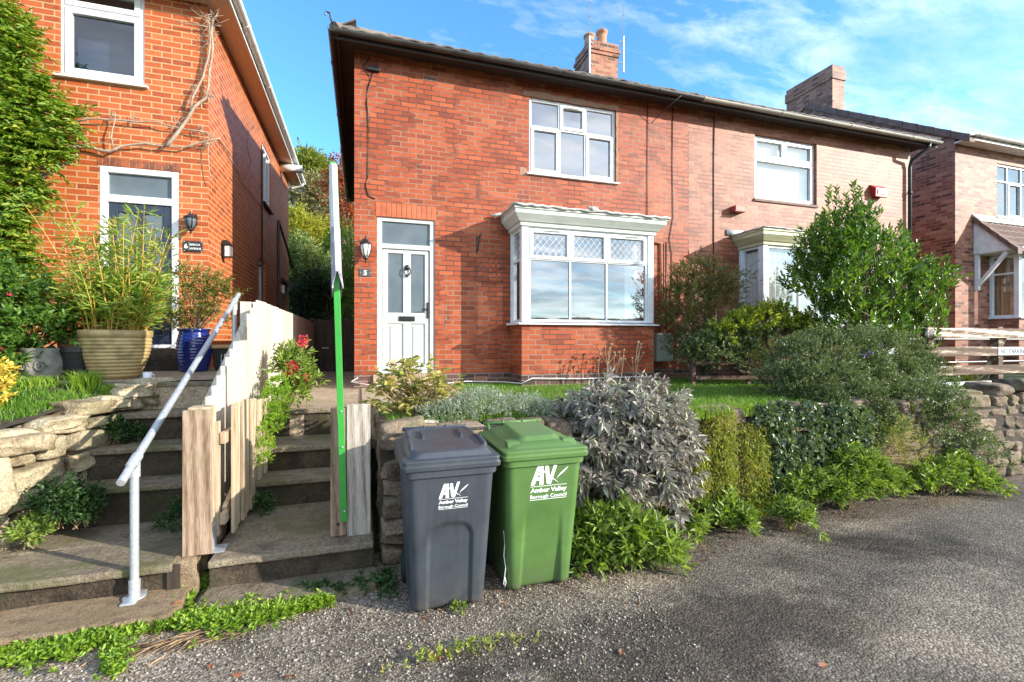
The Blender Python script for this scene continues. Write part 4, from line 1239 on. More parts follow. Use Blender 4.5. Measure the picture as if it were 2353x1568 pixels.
# ------------------------------------------------ number seven's neighbour at the right
Y7 = 7.7; X7 = 13.75; Z7 = 6.62; XR7 = 22.0; ym7 = 11.7; YB7 = 15.7; sl = 0.65
h7 = thing('brick_house', 'brown brick house with dark gable wall and tiled porch canopy at far right', 'house', (X7, Y7, 1.1))
W7 = (15.33, 16.9, 4.85, 6.2)
mb = MB()
wall_panel(mb, TF(Y7), X7, XR7, 0.8, Z7, [W7, (15.1, 17.4, 2.26, 3.8)])
mb.face((X7, YB7, 0.3), (X7, Y7, 0.3), (X7, Y7, Z7), (X7, ym7, Z7 + (ym7 - Y7) * sl), (X7, YB7, Z7))
mb.face((XR7, Y7, 0.8), (XR7, YB7, 0.8), (XR7, YB7, Z7), (XR7, ym7, Z7 + (ym7 - Y7) * sl), (XR7, Y7, Z7)); mb.face((XR7, YB7, 0.8), (X7, YB7, 0.8), (X7, YB7, Z7), (XR7, YB7, Z7))
mb.build('wall', M['brick7'], h7)
window('window', h7, TF(Y7), *W7, [(0, 0.68, [0, 0.3, 0.66, 1], [0, 1, 0]), (0.68, 1, [0, 0.3, 0.66, 1], [0, 0, 0])], M['upvc'], M['glass3'], rec=0.03, sill=0.05, label='white upstairs window with small top lights')
# square bay
bx0, bx1, by = 15.02, 17.5, 7.13
bw = MB(); bw.face((bx0, by, 0.8), (bx1, by, 0.8), (bx1, by, 2.24), (bx0, by, 2.24)); bw.face((bx0, Y7, 0.8), (bx0, by, 0.8), (bx0, by, 2.24), (bx0, Y7, 2.24)); bw.face((bx1, by, 0.8), (bx1, Y7, 0.8), (bx1, Y7, 2.24), (bx1, by, 2.24))
bay7 = bw.build('bay_window', M['brick7'], h7)
s = MB(); s.box(bx0 - 0.06, bx1 + 0.06, by - 0.06, Y7 - 0.003, 2.242, 2.285); s.build('sill', M['upvc'], bay7, bevel=0.006)
f = MB()
for (xa, ya) in ((bx0, by), (bx1 - 0.1, by)): f.box(xa, xa + 0.1, ya, ya + 0.1, 2.285, 3.8)
f.box(bx0, bx0 + 0.07, Y7 - 0.075, Y7 - 0.003, 2.285, 3.8)
f.box(bx0 + 0.01, bx0 + 0.06, by + 0.1, Y7 - 0.075, 2.285, 2.335); f.box(bx0 + 0.01, bx0 + 0.06, by + 0.1, Y7 - 0.075, 3.32, 3.37); f.box(bx0 + 0.01, bx0 + 0.06, by + 0.1, Y7 - 0.075, 3.74, 3.80)
f.box(bx0 + 0.1, bx1 - 0.1, by + 0.01, by + 0.07, 2.285, 2.34); f.box(bx0 + 0.1, bx1 - 0.1, by + 0.01, by + 0.07, 3.74, 3.80)
for q in (0.33, 0.66): f.box(bx0 + (bx1 - bx0) * q - 0.03, bx0 + (bx1 - bx0) * q + 0.03, by + 0.012, by + 0.068, 2.34, 3.74)
f.build('frame', M['upvc'], bay7, bevel=0.006)
pn = MB(); pn.face((bx0 + 0.035, Y7 - 0.075, 2.335), (bx0 + 0.035, by + 0.1, 2.335), (bx0 + 0.035, by + 0.1, 3.74), (bx0 + 0.035, Y7 - 0.075, 3.74)); pn.face((bx0 + 0.1, by + 0.04, 2.34), (bx1 - 0.1, by + 0.04, 2.34), (bx1 - 0.1, by + 0.04, 3.74), (bx0 + 0.1, by + 0.04, 3.74))
pn.build('pane', M['glass3'], bay7)
cu = MB()
for i in range(20):
    ya, yb_ = by + 0.12 + i * 0.022, by + 0.12 + (i + 1) * 0.022
    cu.face((bx0 + 0.2 + 0.02 * math.sin(i * 1.7), ya, 2.3), (bx0 + 0.2 + 0.02 * math.sin(i * 1.7 + 1.7), yb_, 2.3), (bx0 + 0.2 + 0.02 * math.sin(i * 1.7 + 1.7), yb_, 3.7), (bx0 + 0.2 + 0.02 * math.sin(i * 1.7), ya, 3.7))
cu.build('curtain', M['drape'], bay7)
# porch canopy on gallows brackets
cx0, cx1, cyo, czt, cze = 14.40, 19.0, 6.93, 4.72, 3.86
cn = MB()
cn.prism([(Y7 - 0.005, cze - 0.02), (cyo + 0.03, cze - 0.02), (Y7 - 0.005, czt - 0.03)], 'x', cx0 + 0.02, cx0 + 0.045)
cn.box(cx0 + 0.045, cx1, cyo + 0.03, Y7 - 0.005, cze - 0.04, cze - 0.02)
cn.box(cx0 + 0.02, cx1, cyo - 0.02, cyo + 0.005, cze - 0.07, cze + 0.04)
can = cn.build('porch_canopy', M['whitepaint'], h7)
ct = MB(); ny = (cyo - 0.06, cze + 0.0)
def canz(y): return cze + (czt - cze) * (y - cyo) / (Y7 - cyo)
nrow, ncol = 5, 20
for i in range(nrow):
    ya = cyo - 0.08 + (Y7 - cyo + 0.08) * i / nrow; yb_ = cyo - 0.08 + (Y7 - cyo + 0.08) * (i + 1) / nrow
    for j in range(ncol):
        xa = cx0 + 0.12 + (cx1 - cx0 - 0.12) * j / ncol; xb = cx0 + 0.12 + (cx1 - cx0 - 0.12) * (j + 1) / ncol - 0.006; xc = (xa + xb) / 2
        za, zb = canz(ya) + 0.045, canz(yb_) + 0.02
        ct.add([(xa, ya, za), (xc, ya, za + 0.035), (xb, ya, za), (xa, yb_, zb), (xc, yb_, zb + 0.035), (xb, yb_, zb), (xa, ya, za - 0.03), (xb, ya, za - 0.03)],
               [(0, 1, 4, 3), (1, 2, 5, 4), (6, 7, 2, 1, 0)])
for i in range(5):
    ya = cyo - 0.09 + (Y7 - cyo + 0.08) * i / 5; yb_ = cyo - 0.09 + (Y7 - cyo + 0.08) * (i + 1) / 5 + 0.015
    ct.hexa([(cx0 - 0.03, ya, canz(ya) - 0.05), (cx0 + 0.13, ya, canz(ya) - 0.05), (cx0 + 0.13, yb_, canz(yb_) - 0.065), (cx0 - 0.03, yb_, canz(yb_) - 0.065)],
            [(cx0 - 0.03, ya, canz(ya) + 0.085), (cx0 + 0.13, ya, canz(ya) + 0.085), (cx0 + 0.13, yb_, canz(yb_) + 0.065), (cx0 - 0.03, yb_, canz(yb_) + 0.065)])
ct.build('canopy_tiles', M['tilebrown'], can)
fl = MB(); fl.hexa([(cx0 - 0.03, Y7 - 0.16, canz(Y7 - 0.16) + 0.09), (cx1, Y7 - 0.16, canz(Y7 - 0.16) + 0.09), (cx1, Y7 - 0.004, czt + 0.07), (cx0 - 0.03, Y7 - 0.004, czt + 0.07)],
                   [(cx0 - 0.03, Y7 - 0.16, canz(Y7 - 0.16) + 0.1), (cx1, Y7 - 0.16, canz(Y7 - 0.16) + 0.1), (cx1, Y7 - 0.004, czt + 0.12), (cx0 - 0.03, Y7 - 0.004, czt + 0.12)])
fl.build('lead_flashing', M['lead'], can)
gb = MB(); gb.box(cx0 + 0.05, cx0 + 0.13, Y7 - 0.085, Y7 - 0.003, 2.95, cze - 0.042); gb.bar((cx0 + 0.09, Y7 - 0.05, 3.06), (cx0 + 0.09, cyo + 0.16, cze - 0.055), 0.075, 0.075)
gb.build('gallows_bracket', M['whitepaint'], can, bevel=0.005)
rf = MB(); ov = 0.32; zz = Z7 - ov * sl + 0.06
def rz7(y): return Z7 + 0.06 + (y - Y7) * sl
rf.hexa([(X7 - 0.04, Y7 - ov, rz7(Y7 - ov)), (XR7 + 0.1, Y7 - ov, rz7(Y7 - ov)), (XR7 + 0.1, ym7, rz7(ym7)), (X7 - 0.04, ym7, rz7(ym7))],
        [(X7 - 0.04, Y7 - ov, rz7(Y7 - ov) + 0.07), (XR7 + 0.1, Y7 - ov, rz7(Y7 - ov) + 0.07), (XR7 + 0.1, ym7, rz7(ym7) + 0.07), (X7 - 0.04, ym7, rz7(ym7) + 0.07)])
rf.face((X7 - 0.04, ym7, rz7(ym7) + 0.07), (XR7 + 0.1, ym7, rz7(ym7) + 0.07), (XR7 + 0.1, YB7 + 0.3, Z7 - 0.1), (X7 - 0.04, YB7 + 0.3, Z7 - 0.1))
eave_tiles(rf, (X7 - 0.04, Y7 - ov - 0.01, rz7(Y7 - ov) + 0.05), (XR7, Y7 - ov - 0.01, rz7(Y7 - ov) + 0.05), 0.3, (0, -1, 0))
roof7 = rf.build('roof', M['tilebrown'], h7)
vg = MB()
n = 12
for i in range(n):
    ya = Y7 - ov - 0.02 + (ym7 - Y7 + ov) * i / n; yb_ = Y7 - ov - 0.02 + (ym7 - Y7 + ov) * (i + 1) / n + 0.03
    k = 0.012 * (1 - 0)
    vg.hexa([(X7 - 0.10, ya, rz7(ya) - 0.06), (X7 + 0.1, ya, rz7(ya) - 0.06), (X7 + 0.1, yb_, rz7(yb_) - 0.075), (X7 - 0.10, yb_, rz7(yb_) - 0.075)],
            [(X7 - 0.10, ya, rz7(ya) + 0.125), (X7 + 0.1, ya, rz7(ya) + 0.125), (X7 + 0.1, yb_, rz7(yb_) + 0.105), (X7 - 0.10, yb_, rz7(yb_) + 0.105)])
vg.build('verge_tiles', M['tilebrown'], h7, bevel=0.01)
so = MB(); so.box(X7 - 0.05, XR7, Y7 - ov + 0.02, Y7 - 0.003, Z7 - 0.13, Z7 - 0.10); so.box(X7 - 0.06, XR7, Y7 - ov - 0.005, Y7 - ov + 0.02, Z7 - 0.15, Z7 - 0.0)
so.build('fascia', M['whitepaint'], h7)
g = MB(); half_gutter(g, (XR7, Y7 - ov - 0.065, Z7 - 0.03), (X7 - 0.05, Y7 - ov - 0.065, Z7 - 0.03)); g.build('gutter', M['whitepaint'], h7)
ch = MB(); ch.box(X7 + 0.003, X7 + 0.50, 10.85, 12.5, 8.2, 9.75); ch.box(X7 - 0.03, X7 + 0.53, 10.82, 12.53, 9.75, 10.05); ch.box(X7 - 0.005, X7 + 0.505, 10.85, 12.5, 10.05, 10.18)
ch.build('chimney', M['brick7'], h7, bevel=0.006)
# ------------------------------------------------------------------ ground, road, paths
def gnd(px, py, z=0.0):
    d = ray(px, py); t = (z - CAM_Z) / d[2]
    return Vector((d[0] * t, d[1] * t, z))


def struct(name, mb, mat, **kw):
    o = mb.build(name, mat, None, **kw); o['kind'] = 'structure'; return o


mb = MB(); mb.face((-400, -400, -0.06), (400, -400, -0.06), (400, 400, -0.06), (-400, 400, -0.06))
struct('ground', mb, M['hill'])
mb = MB()
for i in range(40):
    xa, xb = -60 + i * 3, -57 + i * 3
    mb.face((xa, -6, 0), (xb, -6, 0), (xb, 3.95, 0), (xa, 3.95, 0))
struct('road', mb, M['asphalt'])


def wobble_poly(x0, x1, y0, y1, a=0.008, st=0.09, sides=True):
    pts = []
    n = max(3, int((x1 - x0) / st))
    for i in range(n + 1): pts.append((x0 + (x1 - x0) * i / n, y0 + R.uniform(-a, a)))
    pts.append((x1 + R.uniform(-a, a), (y0 + y1) / 2))
    pts += [(x1, y1), (x0, y1)]
    pts.append((x0 + R.uniform(-a, a), (y0 + y1) / 2))
    return pts


mb = MB(); mb.prism(wobble_poly(-7, -1.07, 3.27, 3.66, 0.012), 'z', -0.05, 0.085)
struct('pavement', mb, M['gravelslab'], bevel=0.015)
mb = MB(); mb.prism([(-0.985, 3.37), (-0.7, 3.335), (-0.35, 3.315), (-0.05, 3.31), (0.10, 3.36), (0.13, 3.45), (0.1, 3.62), (-0.98, 3.64), (-1.0, 3.5)], 'z', -0.05, 0.052)
struct('pavement', mb, M['slab'], bevel=0.015)
mb = MB(); mb.box(0.16, 13.2, 3.98, 7.47, -0.05, 1.0); mb.box(13.2, 40, 3.98, 20, -0.05, 1.02); mb.box(11.86, 13.2, 7.47, 20, -0.05, 1.0)
mb.box(0.02, 0.16, 5.5, 7.47, -0.05, 0.99)
struct('lawn', mb, M['earthgreen'])
mb = MB()
mb.box(-1.02, 0.0, 5.46, 17, -0.05, 0.984); mb.box(0.0, 1.3, 5.46, 7.40, 0.5, 0.986 + 0.018)
struct('path', mb, M['sandpath'], bevel=0.01)
mb = MB(); mb.prism([(-9.0, 5.42), (-2.0, 5.42), (-2.0, 5.27), (-1.1, 5.27), (-1.1, 9.0), (-2.035, 9.0), (-2.035, 7.597), (-9.0, 7.597)], 'z', 0.4, 1.312)
struct('terrace', mb, M['sandpath'], bevel=0.012)
mb = MB(); mb.box(-2.033, -1.1, 9.0, 16, 0.2, 0.95); mb.box(-9, 40, 15.6, 17.2, -0.05, 0.97)
struct('ground', mb, M['earthgreen'])

# hillside behind the houses
N = 40
V = []; F = []
for j in range(N + 1):
    for i in range(N + 1):
        x = -70 + 140 * i / N; y = 16.5 + 75 * (j / N) ** 1.3
        z = 0.9 + 0.40 * (y - 17) * (1 if y > 17 else 0) - max(0, y - 52) * 0.25 + 0.8 * math.sin(x * 0.13 + 1.2) * min(1, (y - 16.5) / 10) + R.uniform(-0.2, 0.2) * min(1, (y - 16.5) / 5)
        z += -0.10 * max(0, x) * min(1, (y - 16.5) / 20)
        V.append((x, y, max(z, 0.6)))
for j in range(N):
    for i in range(N):
        a = j * (N + 1) + i; F.append((a, a + 1, a + N + 2, a + N + 1))
mb = MB(); mb.add(V, F); struct('hillside', mb, M['hill'], smooth=True)


def hill_z(x, y):
    z = 0.9 + 0.40 * max(0, y - 17) - max(0, y - 52) * 0.25 + 0.8 * math.sin(x * 0.13 + 1.2) * min(1, (y - 16.5) / 10) - 0.10 * max(0, x) * min(1, (y - 16.5) / 20)
    return max(z, 0.6)


# rolling ground across the lane, seen only in the window panes
V = []; F = []
for j in range(9):
    for i in range(61):
        x = -300 + 10 * i; y = -40 - 22 * j
        V.append((x, y, -0.2 + (j > 0) * (1.5 * j + 3.0 * math.sin(x * 0.021 + j) + 2.0 * math.sin(x * 0.06 + 2 * j) * (j > 2))))
for j in range(8):
    for i in range(60):
        a = j * 61 + i; F.append((a, a + 61, a + 62, a + 1))
mb = MB(); mb.add(V, F); struct('hills', mb, M['hill'], smooth=True)

# ------------------------------------------------------------------ steps
def step_set(name, label, cat, x0, x1, edges, slabm, riserm, loc):
    """edges = [(y, z_top, z_bottom, y_back)]"""
    t = thing(name, label, cat, loc)
    for (y, z, zb, yb) in edges:
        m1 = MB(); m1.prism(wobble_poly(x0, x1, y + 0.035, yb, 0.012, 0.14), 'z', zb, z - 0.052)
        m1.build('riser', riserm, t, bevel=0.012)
        m2 = MB(); m2.prism(wobble_poly(x0 + 0.004, x1 - 0.004, y, yb + 0.02, 0.006, 0.1), 'z', z - 0.05, z)
        m2.build('tread', slabm, t, bevel=0.013, seg=3)
    return t


step_set('stone_steps', 'stone steps climbing from the lane between the open gate and the green sign post', 'steps', -0.97, 0.09,
         [(3.58, 0.245, -0.02, 4.60), (4.58, 0.477, 0.1, 4.92), (4.90, 0.70, 0.3, 5.46), (5.42, 0.982, 0.5, 5.62)], M['slab'], M['riser'], (-0.44, 3.6, 0))
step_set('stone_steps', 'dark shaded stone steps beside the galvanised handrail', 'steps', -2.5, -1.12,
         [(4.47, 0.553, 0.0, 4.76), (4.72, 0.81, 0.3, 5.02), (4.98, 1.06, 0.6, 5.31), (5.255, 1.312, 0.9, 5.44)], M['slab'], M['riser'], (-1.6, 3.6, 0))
t = thing('stone_landing', 'wide concrete landing slab below the dark steps at lower left', 'landing', (-3.0, 3.6, 0))
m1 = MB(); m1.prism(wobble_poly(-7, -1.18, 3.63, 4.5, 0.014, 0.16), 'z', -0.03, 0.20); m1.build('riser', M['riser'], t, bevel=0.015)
m1 = MB(); m1.prism(wobble_poly(-7, -1.17, 3.585, 4.08, 0.007, 0.12), 'z', 0.202, 0.256); m1.build('slab', M['slab'], t, bevel=0.014)
m1 = MB(); m1.prism(wobble_poly(-7, -1.14, 4.087, 4.5, 0.004, 0.12), 'z', 0.202, 0.254); m1.build('slab', M['slab'], t, bevel=0.008)
L = []
for (x, y, z, a, b, c) in ((-1.12, 3.70, 0.12, 0.085, 0.09, 0.16), (-1.10, 3.9, 0.2, 0.08, 0.12, 0.16), (-1.08, 4.2, 0.2, 0.07, 0.16, 0.2)):
    L.append(((x, y, z), (a, b, c), 0.1, 0.08))
o = stones_obj('kerb_stone', L, M['gravelslab']); prop(o, 'rough concrete lump between the two landings beside the left gate post', 'kerb')

# ------------------------------------------------------------------ dry stone walls
def stone_wall(path, top, base, thick, cmin, cmax, lmin, lmax, jit=0.02, rough=0.1):
    """stones along a polyline [(x, y)], outer face to the right hand of travel"""
    P = [Vector((p[0], p[1], 0)) for p in path]
    seg = [(P[i], P[i + 1], (P[i + 1] - P[i]).length) for i in range(len(P) - 1)]
    tot = sum(s[2] for s in seg)
    def pos(s):
        for a, b, L in seg:
            if s <= L or (a, b, L) == seg[-1]: return a + (b - a) * (s / L), math.atan2((b - a).y, (b - a).x)
            s -= L
    lst = []
    s = 0.0
    # columns of courses broken at random so that joints do not line up
    z = base
    while z < max(top(0), top(tot), top(tot / 2)):
        h = R.uniform(cmin, cmax)
        s = -R.uniform(0, lmax * 0.5)
        while s < tot:
            L = R.uniform(lmin, lmax) * (1.3 if R.random() < 0.15 else 1)
            sc = min(max(s + L / 2, 0.01), tot - 0.01)
            p, a = pos(sc)
            hh = h * R.uniform(0.86, 1.06)
            if z + h * 0.6 < top(sc):
                off = R.uniform(-jit, jit)
                lst.append(((p.x + math.sin(a) * off, p.y - math.cos(a) * off, z + h / 2 + R.uniform(-0.012, 0.012)), (L / 2 * 1.02, thick * R.uniform(0.9, 1.08), hh / 2 * 1.10), a + R.uniform(-0.07, 0.07), rough))
            s += L
        z += h * 0.98
    return lst, pos, tot


lw = thing('dry_stone_wall', 'curving dry stone wall of buff boulders edging the left grass bed', 'stone wall', (-2.4, 4.2, 0.2))
pathL = [(-5.5, 3.78), (-3.0, 3.90), (-2.62, 4.05), (-2.42, 4.4), (-2.22, 4.85), (-2.05, 5.28), (-1.92, 5.42)]
def topL(s): return 0.98 + 0.33 * min(1, max(0, (s - 2.7) / 1.75))
lst, posL, totL = stone_wall(pathL, topL, 0.2, 0.16, 0.09, 0.18, 0.16, 0.46, 0.03, 0.10)
lst = [q for q in lst if not (q[0][0] > -2.1 and q[0][2] < 0.5)]
# big boulders of the photo
big = [((-2.50, 4.12, 0.72), (0.22, 0.17, 0.24), 1.0, 0.09), ((-2.34, 4.30, 0.98), (0.20, 0.15, 0.075), 0.95, 0.1), ((-2.62, 4.02, 1.02), (0.25, 0.16, 0.06), 0.5, 0.1),
       ((-2.02, 5.22, 1.24), (0.17, 0.14, 0.07), 0.5, 0.12), ((-2.1, 5.0, 1.16), (0.15, 0.13, 0.07), 1.0, 0.12), ((-1.92, 5.32, 1.15), (0.12, 0.12, 0.06), 0.2, 0.12), ((-2.28, 4.62, 1.06), (0.2, 0.15, 0.06), 1.1, 0.14)]
stones_obj('stones', lst + big, M['stone'], lw)
cb = MB()
for i in range(len(pathL) - 1):
    a, b = Vector((*pathL[i], 0)), Vector((*pathL[i + 1], 0)); d = (b - a).normalized(); nrm = Vector((-d.y, d.x, 0))
    cb.hexa([a + nrm * 0.02 + Vector((0, 0, 0.1)), b + nrm * 0.02 + Vector((0, 0, 0.1)), b + nrm * 0.5 + Vector((0, 0, 0.1)), a + nrm * 0.5 + Vector((0, 0, 0.1))],
            [a + nrm * 0.02 + Vector((0, 0, 0.9)), b + nrm * 0.02 + Vector((0, 0, 0.9)), b + nrm * 0.5 + Vector((0, 0, 0.9)), a + nrm * 0.5 + Vector((0, 0, 0.9))])
cb.build('core', M['stonecore'], lw)
# bed behind it
def wx(y):
    for i in range(1, len(pathL) - 1):
        if pathL[i][1] <= y <= pathL[i + 1][1]:
            f = (y - pathL[i][1]) / (pathL[i + 1][1] - pathL[i][1]); return pathL[i][0] + f * (pathL[i + 1][0] - pathL[i][0])
    return pathL[1][0] if y < 4 else pathL[-1][0]
def bedz(x, y): return 0.965 + 0.325 * min(1, max(0, (y - 4.05) / 1.25)) + 0.03 * math.sin(x * 3 + y * 2)
V = []; F = []; nx, ny = 24, 14
for j in range(ny + 1):
    y = 3.93 + (5.44 - 3.93) * j / ny
    for i in range(nx + 1):
        x1 = wx(y) + 0.03; x = -8 + (x1 + 8) * (i / nx) ** 0.6
        V.append((x, y, bedz(x, y) + R.uniform(-0.015, 0.015)))
for j in range(ny):
    for i in range(nx):
        a = j * (nx + 1) + i; F.append((a, a + 1, a + nx + 2, a + nx + 1))
mb = MB(); mb.add(V, F); struct('grass_bed', mb, M['soil'], smooth=True)

rw = thing('dry_stone_wall', 'long low stone retaining wall behind the bins and hanging plants', 'stone wall', (6, 3.86, 0))
def topR(s): return 0.98
lst, _, _ = stone_wall([(0.30, 3.84), (3.0, 3.86), (8.0, 3.88), (20.0, 3.9)], topR, 0.0, 0.15, 0.09, 0.19, 0.16, 0.42, 0.02, 0.085)
lst2, _, _ = stone_wall([(0.24, 5.4), (0.24, 3.80)], topR, 0.0, 0.10, 0.09, 0.17, 0.16, 0.4, 0.012, 0.06)
cap = [((0.32, 3.86, 1.0), (0.2, 0.16, 0.09), 0.1, 0.12), ((7.6, 3.9, 1.1), (0.3, 0.2, 0.09), 0.2, 0.12), ((6.9, 3.9, 1.06), (0.3, 0.18, 0.07), -0.1, 0.1), ((8.2, 3.92, 1.12), (0.35, 0.2, 0.1), 0.1, 0.12), ((8.9, 3.92, 1.08), (0.35, 0.2, 0.09), 0.1, 0.12)]
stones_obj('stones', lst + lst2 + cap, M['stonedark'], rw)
cb = MB(); cb.box(0.14, 20, 3.765, 3.99, -0.02, 0.9); cb.build('core', M['stonecore'], rw)
sp = stones_obj('boulder', [((0.0, 0, 0), (0.13, 0.1, 0.08), 0.2, 0.14)], m_stone('pale_boulder', [(0.36, 0.31, 0.25), (0.55, 0.5, 0.42)], 0.1)); sp.location = at(972, 982, 4.0)
prop(sp, 'pale rounded rock on the wall top behind the grey bin', 'rock')
sp = stones_obj('boulder', [((0.0, 0, 0), (0.13, 0.1, 0.10), 0.7, 0.12)], m_stone('brown_boulder', [(0.25, 0.17, 0.11), (0.38, 0.28, 0.2)], 0.1)); sp.location = at(1785, 950, 4.0)
prop(sp, 'brown rock on the lawn edge below the dark green shrub', 'rock')
# ------------------------------------------------------------------ fences, gate, posts
fn = thing('board_fence', 'pale close-boarded fence rising in steps between the two flights', 'fence', (-1.05, 4.6, 0.3))
xf = -1.04
mb = MB()
y = 3.86; k = 0; n = 13
while y < 11.6:
    pitch = 0.128 if k < n else 0.142
    top = 1.27 + (2.13 - 1.27) * min(1, (k + 0.5) / n)
    if k >= n: top = 2.13 + R.uniform(-0.004, 0.004)
    bot = 0.26 if y < 4.55 else (0.5 if y < 4.9 else (0.72 if y < 5.4 else 0.985))
    dx = R.uniform(-0.004, 0.004)
    mb.hexa([(xf - 0.012 + dx, y, bot), (xf + 0.006 + dx, y, bot), (xf + 0.012 + dx, y + pitch + 0.018, bot), (xf - 0.002 + dx, y + pitch + 0.018, bot)],
            [(xf - 0.012 + dx, y, top), (xf + 0.006 + dx, y, top), (xf + 0.012 + dx, y + pitch + 0.018, top), (xf - 0.002 + dx, y + pitch + 0.018, top)])
    y += pitch; k += 1
mb.build('boards', M['fence'], fn)
rl = MB()
rl.bar((xf - 0.05, 3.86, 1.12), (xf - 0.05, 5.5, 2.0), 0.05, 0.07); rl.bar((xf - 0.05, 3.86, 0.5), (xf - 0.05, 5.5, 1.3), 0.05, 0.07)
rl.bar((xf - 0.05, 5.5, 2.0), (xf - 0.05, 11.6, 2.0), 0.05, 0.07); rl.bar((xf - 0.05, 5.5, 1.3), (xf - 0.05, 11.6, 1.3), 0.05, 0.07)
rl.build('fence_rail', M['fence'], fn)
for (y, z) in ((5.40, 2.10), (7.4, 2.08), (9.4, 2.08), (11.5, 2.08)):
    p = MB(); p.box(xf - 0.13, xf - 0.03, y, y + 0.1, 0.3, z); p.build('fence_post', M['fence'], fn, bevel=0.004)

gl = thing('gate_post', 'brown wooden gate post with swirling grain carrying the open gate', 'gate post', (-1.06, 3.7, 0.24))
p = MB(); p.box(-1.115, -0.985, 3.70, 3.83, 0.256, 1.25); p.build('post', M['gate'], gl, bevel=0.004)
p = MB(); p.box(-1.135, -0.968, 3.665, 3.697, 0.262, 1.235); p.build('face_board', M['gpost'], gl, bevel=0.003)
p = MB(); p.box(-0.984, -0.978, 3.70, 3.835, 0.258, 0.42); p.box(-0.984, -0.90, 3.70, 3.835, 0.250, 0.257); p.build('post_shoe', M['galv'], gl)
p = MB(); p.box(-1.20, -1.13, 3.60, 3.64, -0.02, 0.24); p.build('stake', M['darkwood'], gl)
for z in (1.0, 0.52):
    p = MB(); p.box(-0.985, -0.970, 3.675, 3.70, z - 0.04, z + 0.04); p.tube([(-0.968, 3.685, z - 0.05), (-0.968, 3.685, z + 0.05)], 0.006, n=8); p.build('hinge', M['guttergrey'], gl)

gt = thing('garden_gate', 'small gate of narrow vertical boards standing open beside the right steps', 'gate', (-0.92, 3.95, 0.3))
def gp(s, off): return Vector((-0.93 + 0.055 * s, 3.93 + 1.06 * s, 0)) + Vector((0.998, -0.05, 0)) * (off + GO[0])
n = 9; GO = [0.0]
for i in range(n):
    GO[0] = 0.0 if i % 2 else 0.017
    a, b = gp(i / n + 0.008, 0), gp((i + 1) / n - 0.012, 0); c, d = gp((i + 1) / n - 0.012, 0.022), gp(i / n + 0.008, 0.022)
    zb, zt = 0.29 + 0.02 * i / n, 1.225 - 0.05 * i / n + 0.02 * math.sin(i * 0.6)
    p = MB(); p.hexa([v + Vector((0, 0, zb)) for v in (a, b, c, d)], [v + Vector((0, 0, zt)) for v in (a, b, c, d)])
    p.build('gate_board', M['gate'], gt, bevel=0.003)
GO[0] = 0.0
for (z, s0) in ((1.0, -0.05), (0.42, -0.05)):
    p = MB(); p.bar(gp(s0, -0.02) + Vector((0, 0, z)), gp(1, -0.02) + Vector((0, 0, z)), 0.035, 0.08); p.build('gate_rail', M['gate'], gt)
p = MB(); p.bar(gp(-0.03, -0.055) + Vector((0, 0, 0.3)), gp(-0.03, -0.055) + Vector((0, 0, 1.12)), 0.02, 0.06); p.bar(gp(0.0, -0.02) + Vector((0, 0, 0.46)), gp(1, -0.02) + Vector((0, 0, 0.95)), 0.03, 0.07); p.build('gate_brace', M['gate'], gt)

gr = thing('gate_post', 'grey wide-board gate post with the green sign pole fixed to it', 'gate post', (-0.05, 3.76, 0.24))
p = MB(); p.box(-0.218, -0.105, 3.745, 3.86, 0.25, 1.20); p.build('post', M['gpost'], gr, bevel=0.004)
p = MB(); p.box(-0.103, 0.066, 3.735, 3.765, 0.235, 1.225); p.build('face_board', M['gboard'], gr, bevel=0.003)
p = MB(); p.lathe([(0.001, -0.006), (0.012, -0.006), (0.012, 0.004), (0.001, 0.006)], (0, 0, 0), 8)
o = p.build('bolt_head', M['black'], gr); o.location = (0, 0, 0)
o.data.transform(Matrix.Translation(ORG[gr.name]) @ Matrix.Identity(4)); o.data.transform(Matrix.Rotation(PI / 2, 4, 'X')); o.data.transform(Matrix.Translation(Vector((-0.165, 3.742, 0.34)) - ORG[gr.name]))

# estate sign seen edge-on
sg = thing('estate_sign', 'tall green-poled agent board seen edge-on fixed to the grey gate post', 'sign', (-0.12, 3.72, 0.3))
b0 = Vector((-0.122, 3.712, 0.37)); b1 = Vector((-0.196, 3.668, 3.0))
p = MB(); p.bar(b0, b1, 0.026, 0.044, up=(1, 0, 0)); p.build('pole', M['green'], sg, bevel=0.002)
for s in (0.21, 0.03, 0.31):
    q = b0.lerp(b1, s); p = MB(); p.lathe([(0.001, 0), (0.007, 0.0), (0.007, 0.004), (0.001, 0.005)], (0, 0, 0), 8)
    o = p.build('screw', M['galv'], sg); o.data.transform(Matrix.Translation(ORG[sg.name])); o.data.transform(Matrix.Rotation(PI / 2, 4, 'X')); o.data.transform(Matrix.Translation(q + Vector((0.006, -0.0165, 0)) - ORG[sg.name]))
ax = Vector((-0.0535, 0.9986, 0)); sd = Vector((0.9986, 0.0535, 0))
def apex(z): return Vector((-0.162 - 0.034 * (z - 2.08), 3.634, z))
def panel(mbx, sgn, z0, z1, bulge0, bulge1, y1, off=0.0):
    prof = [(-0.016, 1), (0.018, None), (0.10, None), (y1, None)]
    vs = []
    for z, bl in ((z0, bulge0), (z1, bulge1)):
        for th in (0.0, 0.007):
            row = []
            for i, (yy, _) in enumerate(prof):
                d = [0.001 + bl, 0.023, 0.024, 0.030][i] + th * 0.6 + off * 0.6
                row.append(apex(z) + ax * yy + sd * d * sgn)
            vs += row
    fs = []
    for i in range(3):
        fs += [(i, i + 1, i + 9, i + 8), (i + 4, i + 12, i + 13, i + 5), (i, i + 4, i + 5, i + 1), (i + 8, i + 9, i + 13, i + 12)]
    fs += [(0, 8, 12, 4), (3, 7, 15, 11)]
    mbx.add(vs, fs)
